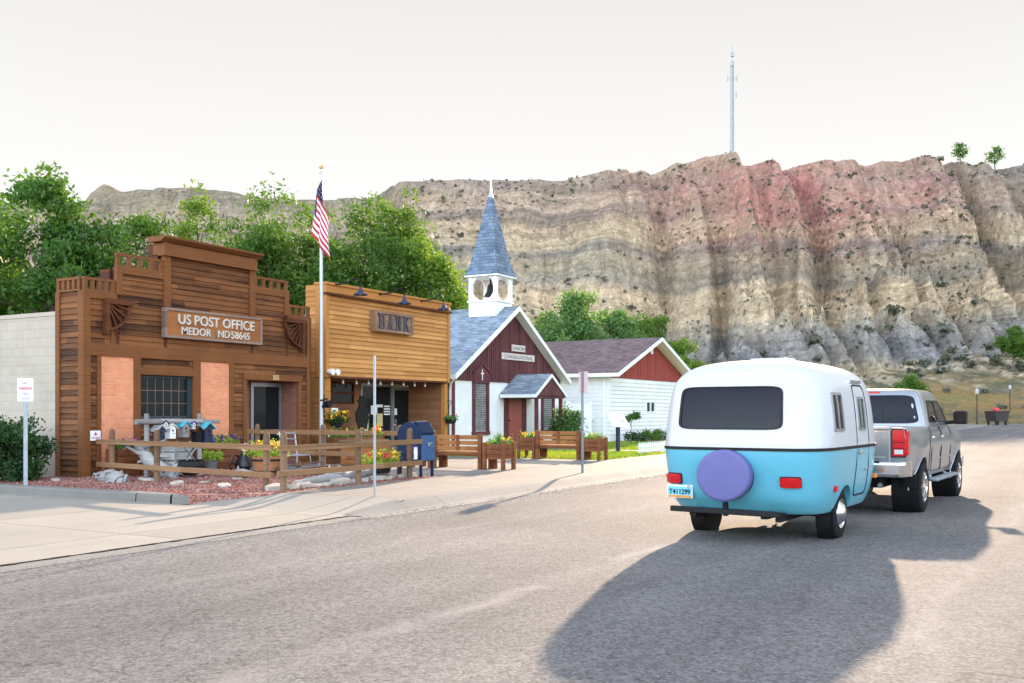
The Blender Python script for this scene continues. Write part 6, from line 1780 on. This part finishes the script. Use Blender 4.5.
log('big bleached driftwood stump with twisted roots under the window', [(x + .2, y - .5, .22), (x + .1, y - .15, .34), (x, y + .1, .55), (x - .1, y + .4, .92)], [.10, .17, .15, .08], 101, 'driftwood_stump', 9)
x, y = gxy(108, 482)
log('gnarled grey driftwood log lying by the driveway kerb', [(x + .25, y + .5, .2), (x + .1, y + .2, .22), (x + .1, y - .1, .25), (x - .05, y - .4, .2), (x - .1, y - .6, .18)], [.09, .16, .13, .17, .08], 108, roots=12, rl=.42)
log('long dark driftwood branch lying along the sidewalk fence', [(14.4, 13.0, .22), (15.2, 13.05, .27), (16.0, 12.95, .26), (16.9, 13.0, .35)], [.06, .09, .1, .05], 103, roots=4)
log('low driftwood piece with forked end behind the metal bucket', [(15.9, 16.4, .22), (16.0, 15.9, .26), (16.2, 15.5, .22)], [.07, .1, .05], 104, roots=4)
# flat stones: an edging heaped under the sidewalk fence and a few loose ones
g = random.Random(5)
def stone(x, y, r, h, rz, label, grp):
    b = MB(); n = g.randint(6, 8); pl = [(r * g.uniform(.75, 1.2) * math.cos(6.28 * k / n), r * .62 * g.uniform(.75, 1.2) * math.sin(6.28 * k / n)) for k in range(n)]
    b.prism(pl, 0, h, 'z'); o = b.build('flat_stone', M['stone'], bevel=.018); o.location = (x, y, .155); o.rotation_euler = (g.uniform(-.1, .1), g.uniform(-.1, .1), rz); return tag(o, label, 'stone', grp)
for k in range(15):
    stone(13.75 + k * .30 + g.uniform(-.06, .06), 12.82 + g.uniform(-.08, .10), g.uniform(.17, .3), g.uniform(.05, .11), g.uniform(-.4, .4), 'flat tan stone in the row under the sidewalk fence', 'flat stones under the sidewalk fence')
for k in range(6):
    stone(16.3 + k * .27 + g.uniform(-.05, .05), 13.2 + g.uniform(-.05, .1), g.uniform(.17, .27), g.uniform(.12, .22), g.uniform(-.5, .5), 'flat tan stone heaped in the second row behind the fence', 'stones heaped behind the sidewalk fence')
for k, (px, py) in enumerate(((55, 481), (150, 481), (178, 485), (205, 483), (225, 487), (238, 480))):
    x, y = gxy(px, py); stone(x, y, g.uniform(.14, .26), g.uniform(.04, .09), g.uniform(0, 3), 'flat pale stone lying loose in the red gravel', 'loose stones in the gravel')

# wooden flower boxes on the post office front
def flower_box(label, x0, x1, y, h, mat, petals, sd, leafm=None, d=.4, z0=.16, hh=.22):
    t = thing('flower_box', label, 'planter', ((x0 + x1) / 2, y, z0)); w = (x1 - x0) / 2
    b = MB(); k = max(2, round(h / .15))
    for i in range(k):
        a, c = h * i / k + .004, h * (i + 1) / k - .006
        for s in (-1, 1): b.box(-w, w, s * d / 2 - .02, s * d / 2 + .02, a, c); b.box(s * w - .02, s * w + .02, -d / 2 + .02, d / 2 - .02, a, c)
    b.build('boards', mat, bevel=.005).parent = t
    b = MB(); b.box(-w + .02, w - .02, -d / 2 + .02, d / 2 - .02, h - .12, h - .04); b.build('soil', M['soil']).parent = t
    flowers(t, (0, 0, h - .04), w * .95, d * .5, hh, int(500 * (x1 - x0)), leafm or M['leaf_plant'], petals, sd); return t
flower_box('dark wooden flower box with magenta and violet petunias, left of the window', fx(112, 18.55), fx(134, 18.55), 18.55, .62, M['bench'], [('magenta', 14), ('purple', 26)], 111)
flower_box('orange wooden crate half hidden behind the driftwood stump', fx(146, 18.3), fx(157, 18.3), 18.3, .62, M['terracotta'], [('purple', 5)], 112)
flower_box('dark wooden flower box with violet pansies and yellow-green sprays, right of the window', fx(207, 18.5), fx(238, 18.7), 18.72, .66, M['bench'], [('purple', 44), ('yellow', 8)], 113, M['leaf_lime'])
# rail of birdhouses
ry = 17.75; rx0, rx1 = fx(136, ry), fx(219, ry); rz_ = fz(175, 421.6, ry)
t = thing('birdhouse_rail', 'grey log rail on two posts from which birdhouses hang below the window', 'rail', ((rx0 + rx1) / 2, ry, .16))
b = MB(); b.tube([(rx0 - t.location.x, 0, rz_ - .16), (-.2, 0, rz_ - .15), (rx1 - t.location.x, 0, rz_ - .17)], [.06, .055, .045], 10); b.build('cross_rail', M['grey_wood']).parent = t
for px in (149.5, 202):
    b = MB(); x = fx(px, ry) - t.location.x; b.tube([(x, .08, -.1), (x, .09, rz_ + .02)], [.06, .055], 10); b.build('post', M['grey_wood']).parent = t
def birdhouse(label, px, py, mat, roofm, s=1.0, tall=1.0):
    x, z = fx(px, ry - .03), fz(px, py, ry)
    t = thing('birdhouse', label, 'birdhouse', (x, ry - .03, z))
    b = MB(); b.prism([(-.09 * s, -.2 * s * tall), (.09 * s, -.2 * s * tall), (.09 * s, .06 * s), (0, .15 * s), (-.09 * s, .06 * s)], -.09 * s, .09 * s); b.build('house', mat).parent = t
    b = MB()
    for k in (-1, 1): b.prism([(0, .15 * s), (k * .15 * s, .03 * s), (k * .15 * s, .055 * s), (0, .178 * s)], -.13 * s, .13 * s)
    b.build('roof', roofm).parent = t
    b = MB(); b.lathe([(.03 * s, -.092 * s), (0, -.093 * s)], 12, 'y', c=(0, 0, 0)); b.tube([(0, -.09 * s, -.07 * s), (0, -.15 * s, -.07 * s)], .008, 6); b.build('entrance', M['black']).parent = t
    b = MB(); b.tube([(0, 0, .17 * s), (0, .03, rz_ - z + .16 - .05)], .005, 5); b.build('cord', M['iron']).parent = t
birdhouse('tall dark birdhouse at the left end of the rail', 158.5, 433, M['blue_paint'], M['grey_wood'], 1.0, 1.5)
birdhouse('small white birdhouse with pale roof, second along the rail', 170.5, 430.5, M['sign_white'], M['letter'], .9)
birdhouse('pale turquoise-roofed birdhouse in the middle of the rail', 183.5, 428.5, M['grey_wood'], M['teal_paint'], 1.0)
birdhouse('narrow black birdhouse between the turquoise-roofed ones', 196.5, 433, M['black'], M['po_dark'], .9, 1.5)
birdhouse('birdhouse with bright turquoise front roof at the right end of the rail', 205.5, 431, M['blue_paint'], M['teal_paint'], 1.25, 1.3)
birdhouse('little birdhouse with red base hanging low by the centre fence post', 164.5, 424.5, M['flag_white'], M['blue_paint'], .55)
birdhouse('little white birdhouse hanging high right of the rail centre', 192.8, 424.8, M['flag_white'], M['petal_purple'], .5)
# whitewashed crate below the rail
x, y = fx(183, 17.3), 17.1; t = thing('wooden_crate', 'pale wooden crate behind the centre post of the garden fence', 'crate', (x, y + .4, .16), R(12))
b = MB()
for i in range(4):
    for s in (-1, 1): b.box(-.28, .28, s * .2 - .01, s * .2 + .01, i * .19, i * .19 + .16); b.box(s * .28 - .01, s * .28 + .01, -.18, .18, i * .19, i * .19 + .16)
b.build('slats', M['grey_wood']).parent = t
b = MB()
for s in (-1, 1):
    for k in (-1, 1): b.box(s * .25 - .02, s * .25 + .02, k * .17 - .02, k * .17 + .02, -.01, .78)
b.build('corner_posts', M['grey_wood']).parent = t
# fire tripod and kettle
x, y = fx(191, 17.0), 17.0; t = thing('fire_tripod', 'crossed iron rods with black kettle standing in the gravel', 'fire tripod', (x, y, .16))
for (a, c) in (((-.45, .05, 0), (.22, 0, .72)), ((.45, -.05, 0), (-.22, .03, .72)), ((.02, .45, 0), (.0, -.05, .66))):
    b = MB(); b.tube([a, c], .014, 6); b.build('rod', M['galv']).parent = t
b = MB(); b.lathe([(0, .04), (.16, .05), (.27, .15), (.29, .27), (.24, .36), (.26, .39), (.23, .38), (.2, .3), (0, .26)], 20); b.build('kettle', M['iron']).parent = t
x, y = fx(211, 18.05), 18.05; t = thing('metal_bucket', 'galvanised bucket with lime green foliage beside the fire tripod', 'bucket', (x, y, .16))
b = MB(); b.lathe([(0, .0), (.13, .0), (.17, .32), (.18, .33), (.16, .33), (.12, .1)], 20); b.build('pail', M['galv']).parent = t
flowers(t, (0, 0, .3), .2, .2, .2, 420, M['leaf_lime'], [], 121, .05)
def wagon_wheel(label, loc, r, tilt, rz, spokes=10):
    t = thing('wagon_wheel', label, 'wheel', loc); t.rotation_euler = (tilt, 0, rz)
    b = MB(); b.lathe([(r, -.025), (r, .025), (r * .9, .025), (r * .9, -.025), (r, -.025)], 32, 'y'); b.build('rim', M['rust']).parent = t
    b = MB(); b.lathe([(0, -.06), (.06, -.06), (.07, 0), (.06, .06), (0, .06)], 14, 'y'); b.build('hub', M['rust']).parent = t
    for k in range(spokes):
        a = 6.28 * k / spokes; b = MB(); b.bar((.05 * math.cos(a), 0, .05 * math.sin(a)), (r * .92 * math.cos(a), 0, r * .92 * math.sin(a)), .022); b.build('spoke', M['rust']).parent = t
x, y = fx(234.5, 18.1), 18.1; wagon_wheel('small rusty iron wheel leaning near the entry, left of the dark jar', (x, y, .36), .2, .12, .2, 6)
x, y = fx(244, 17.9), 17.9; t = thing('clay_jar', 'dark glazed clay jar with narrow neck beside the rusty wheel', 'jar', (x, y, .16))
b = MB(); b.lathe([(0, 0), (.13, .0), (.2, .1), (.19, .22), (.1, .36), (.055, .46), (.06, .6), (.08, .62), (.05, .6)], 22); b.build('body', M['clay']).parent = t
b = MB(); b.tube([(.06, 0, .56), (.15, 0, .52), (.17, 0, .36), (.14, 0, .28)], .014, 6); b.build('handle', M['clay']).parent = t
x, y = gxy(267, 476); t = thing('half_barrel', 'half barrel brimming with orange, yellow and white flowers at the fence corner', 'planter', (x, y, .16))
b = MB(); b.lathe([(0, 0), (.25, 0), (.31, .24), (.33, .46), (.30, .46), (.28, .36)], 22); b.build('staves', M['terracotta']).parent = t
b = MB()
for (r, z) in ((.275, .08), (.325, .34)): b.lathe([(r, z), (r + .012, z + .002), (r + .016, z + .045), (r + .004, z + .047)], 22)
b.build('hoops', M['iron']).parent = t
flowers(t, (0, 0, .44), .38, .36, .32, 900, M['leaf_lime'], [('orange', 26), ('yellow', 26), ('cream', 14)], 131)
x, y = 17.2, 15.2; wagon_wheel('old bleached wagon wheel lying on its side near the walkway fence', (x, y + .2, .40), .55, R(90) - .15, .4, 10)
wagon_wheel('second wagon wheel lying underneath the bleached one', (x + .35, y - .1, .30), .5, R(90) - .1, .9, 10)
# white bent-iron trellis chair
x, y = 17.75, 15.75; t = thing('wire_chair', 'white bent wire garden chair beside the walkway fence', 'chair', (x, y + .15, .16))
b = MB()
for s in (-1, 1):
    b.tube([(s * .27, -.2, 0), (s * .22, -.18, .42), (s * .2, .2, .44), (s * .27, .34, .98)], .018, 6); b.tube([(s * .25, .24, 0), (s * .2, .18, .44)], .018, 6)
b.build('frame', M['steel_pale']).parent = t
b = MB(); b.box(-.22, .22, -.2, .2, .42, .45); b.build('seat', M['steel_pale']).parent = t
b = MB()
for z, w, yy in ((.62, .22, .26), (.8, .25, .30), (.93, .26, .33)): b.tube([(-w, yy - .02, z), (0, yy + .02, z + .01), (w, yy - .02, z)], .014, 6)
b.build('back_wires', M['steel_pale']).parent = t
# flowers by the mailbox
t = thing('flower_tub', 'low tub of red and yellow flowers inside the fence next to the mailbox', 'planter', (17.1, 13.0, .30))
b = MB(); b.lathe([(0, 0), (.2, 0), (.27, .2), (.25, .2), (.22, .1)], 18); b.build('tub', M['clay']).parent = t
flowers(t, (.05, 0, .2), .42, .3, .24, 620, M['leaf_lime'], [('red', 26), ('yellow', 30)], 141)
t = thing('flower_pot', 'small pot with one tall orange bloom by the walkway fence', 'planter', (17.75, 13.6, .16))
b = MB(); b.lathe([(0, 0), (.1, 0), (.15, .26), (.13, .26), (.1, .1)], 16); b.build('pot', M['terracotta']).parent = t
b = MB(); b.tube([(0, 0, .2), (.03, -.02, .6), (.0, -.05, 1.05)], .01, 6); b.build('stem', M['leaf_plant']).parent = t
flowers(t, (0, -.04, .9), .11, .1, .2, 30, M['leaf_plant'], [('orange', 12)], 142, .05)
# bank front: long planter, crate, hanging pot, cowboy board
bx0_, bx1_ = fx(327, 18.3), fx(378, 18.3)
flower_box('long wooden flower box in front of the bank window', bx0_, bx1_, 18.3, .72, M['bench'], [('orange', 10), ('yellow', 6), ('cream', 5)], 151, None, .45, .16, .26)
t = thing('porch_box', 'honey coloured wooden chest on the walk before the bank shop window', 'chest', ((fx(349, 17.0) + fx(380, 17.0)) / 2, 17.0, .155))
w = (fx(380, 17) - fx(349, 17)) / 2
b = MB()
for i in range(4): b.box(-w, w, -.28, .28, .03 + i * .15, .03 + i * .15 + .142)
b.build('boards', M['bench_light'], bevel=.006).parent = t
b = MB(); b.box(-w - .03, w + .03, -.31, .31, .64, .69); b.build('lid', M['fence'], bevel=.008).parent = t
t = thing('hanging_basket', 'hanging pot of yellow flowers on the bank porch, left of the cowboy board', 'hanging basket', (fx(336.5, 18.75), 18.75, fz(336, 428, 18.75)))
b = MB(); b.lathe([(0, 0), (.14, .02), (.2, .16), (.2, .18), (0, .15)], 16); b.build('bowl', M['iron']).parent = t
b = MB(); b.tube([(0, 0, .15), (0, .03, 1.0), (-.2, .2, 1.08)], .008, 6); b.build('chain', M['iron']).parent = t
flowers(t, (0, 0, .15), .32, .28, .3, 620, M['leaf_shrub'], [('yellow', 30), ('orange', 14)], 152)
t = thing('wall_notice', 'small white notice card on the porch post beside the hanging pot', 'sign', (fx(333.5, YB), YB - .03, fz(333, 412.5, YB)))
b = MB(); b.box(-.14, .14, -.02, 0, -.13, .13); b.build('card', M['sign_white']).parent = t
b = MB(); b.box(-.12, .12, -.024, -.021, -.1, -.06, 0); b.build('print', M['grey_ink']).parent = t
# leaning cowboy silhouette, a cut-out board
t = thing('silhouette_board', 'black wooden cut-out of a leaning cowboy against the bank shop window', 'silhouette', (fx(362.5, 19.9), 19.9, G))
pl = [(-.30, 1.78), (-.16, 1.80), (-.12, 1.94), (.06, 1.95), (.10, 1.80), (.26, 1.74), (.12, 1.68), (.10, 1.58), (.28, 1.48), (.33, 1.22), (.22, .98), (.24, .60), (.33, .10), (.36, 0), (.12, 0), (.10, .45), (.0, .80), (-.08, .45), (-.10, .10), (-.02, .02), (-.26, 0), (-.24, .5), (-.2, .95), (-.3, 1.1), (-.34, 1.4), (-.18, 1.58), (-.16, 1.70)]
b = MB(); b.prism([(p[0], p[1] + .02) for p in pl], -.02, .02); b.build('cut_out', M['black']).parent = t
b = MB(); b.tube([(-.02, .02, .5), (.1, .45, .0)], .02, 6); b.build('prop', M['po_dark']).parent = t

# ------------------------------------------------------------------ lawn things
t = thing('notice_board', 'slanted white notice board on a dark post in the church lawn', 'sign', (32.7, 14.3, .16), R(-14))
b = MB(); b.box(-.055, .055, -.055, .055, 0, .95); b.build('post', M['blue_paint']).parent = t
b = MB(); b.m = Matrix.Translation((0, -.02, 1.13)) @ Matrix.Rotation(R(-38), 4, 'X'); b.box(-.46, .46, -.02, .02, -.28, .28); b.build('panel', M['sign_white'], bevel=.008).parent = t
b = MB(); b.m = Matrix.Translation((0, -.02, 1.13)) @ Matrix.Rotation(R(-38), 4, 'X'); b.box(-.47, .47, -.026, .024, .245, .29); b.build('edge_band', M['sign_pink']).parent = t
b = MB(); b.m = Matrix.Translation((0, -.02, 1.13)) @ Matrix.Rotation(R(-38), 4, 'X')
for k in range(3): b.box(.05 - k * .02, .32 - k * .03, -.025, -.021, -.02 - k * .05, -.0 - k * .05, 0)
b.build('print_lines', M['grey_ink']).parent = t
t = thing('picket_fence', 'low white picket fence edging the lawn by the sidewalk', 'fence', (31.4, 12.95, .16))
x = 0
while x < 4.4:
    b = MB(); b.prism([(x - .035, .0), (x + .035, .0), (x + .035, .34), (x, .40), (x - .035, .34)], -.012, .012); b.build('picket', M['white']).parent = t; x += .17
for z in (.1, .25):
    b = MB(); b.box(-.05, 4.4, .0125, .032, z, z + .045); b.build('rail', M['white']).parent = t
bd = sheet('flower_bed', [(44, 18.3), (56, 18.3), (56, 19.6), (44, 19.6)], .172, plain('bark_mulch', (.20, .11, .085), .95, .3, 14))
# ------------------------------------------------------------------ across the road, far right
def lamp_post(label, px, d, h):
    x, y = at(px, d); t = thing('street_lamp', label, 'street lamp', (x, y, 0), 0, 'street lamps along the far road')
    b = MB(); b.lathe([(.12, 0), (.1, .4), (.06, .5), (.05, h)], 10); b.build('pole', M['iron']).parent = t
    b = MB(); b.lathe([(.07, h), (.2, h + .05), (.22, h + .4), (.2, h + .42)], 12); b.build('lantern', M['bulb']).parent = t
    b = MB(); b.lathe([(.27, h + .42), (.26, h + .47), (.08, h + .62), (.03, h + .72), (0, h + .74)], 12); b.build('cap', M['steel_pale']).parent = t
lamp_post('lantern street lamp left of the dumpster on the far verge', 977, 118, 3.7)
lamp_post('lantern street lamp right of the dumpster, partly lost in the grass', 1010, 150, 5.0)
lamp_post('lantern street lamp showing just above the pickup roof', 907.5, 96, 4.2)
x, y = at(997, 122); t = thing('dumpster', 'dark brown dumpster with open top on the far roadside', 'dumpster', (x, y, 0), R(-40))
b = MB(); b.prism([(-.9, .45), (.9, .45), (1.15, 1.65), (-1.15, 1.65)], -.8, .8); b.build('bin', M['dumpster']).parent = t
b = MB(); b.box(-1.22, 1.22, -.88, .88, 1.6, 1.72); b.build('rim', M['dumpster']).parent = t
for i in (-1, 1):
    for k in (-1, 1):
        b = MB(); b.box(i * .75 - .1, i * .75 + .1, k * .6 - .1, k * .6 + .1, 0, .46); b.build('leg', M['iron']).parent = t
b = MB(); b.blob((-.6, 0, 1.85), (.45, .4, .3), 10, 6, .2); b.build('red_bag', M['red_ink']); o = bpy.data.objects['red_bag']; o.location = (x, y, 0); tag(o, 'red bag showing over the dumpster rim', 'bag')
# farther street furniture and kerb beyond the pickup
# radio mast on the bluff
d = 335; x, y = at(732.5, d); r_ = (732.5 - 512) / F * d; zb = float(zat(r_, d)); zt = CAMH + (412 - 44) * d / F
t = thing('radio_mast', 'tall slim lattice radio mast standing on top of the bluff', 'mast', (x, y, zb)); hM = zt - zb
b = MB(); b.tube([(0, 0, -.5), (0, 0, hM * .55), (0, 0, hM * .88)], [.33, .29, .24], 8); w = .75
for k in range(3):
    a = 2.09 * k; b.tube([(w * math.cos(a), w * math.sin(a), -.5), (w * .9 * math.cos(a), w * .9 * math.sin(a), hM * .86)], .13, 5)
z = 0; i = 0
while z < hM * .85:
    for k in range(3):
        a, c = 2.09 * (k + i % 2), 2.09 * (k + 1 - i % 2); b.tube([(w * math.cos(a), w * math.sin(a), z), (w * math.cos(c), w * math.sin(c), z + 1.3)], .06, 4, False)
    z += 1.3; i += 1
b.build('lattice', M['mast']).parent = t
b = MB(); b.tube([(0, 0, hM * .84), (0, 0, hM)], .09, 6); b.build('tip_pole', M['mast']).parent = t
for (q, ww, hh) in ((.93, .55, 1.4), (.87, .6, 1.6)):
    b = MB(); b.tube([(0, 0, hM * q - hh / 2), (0, 0, hM * q + hh / 2)], ww, 8); b.build('antenna', M['mast']).parent = t
for (q, s, L) in ((.78, -1, 1.7), (.775, 1, 1.5), (.67, 1, 1.3)):
    b = MB(); e = Vector((CV, -CU, 0)) * s * L; b.tube([(0, 0, hM * q), (e.x, e.y, hM * q)], .07, 5); b.tube([(e.x, e.y, hM * q - 1.0), (e.x, e.y, hM * q + 1.0)], .16, 6); b.build('panel_antenna', M['mast']).parent = t
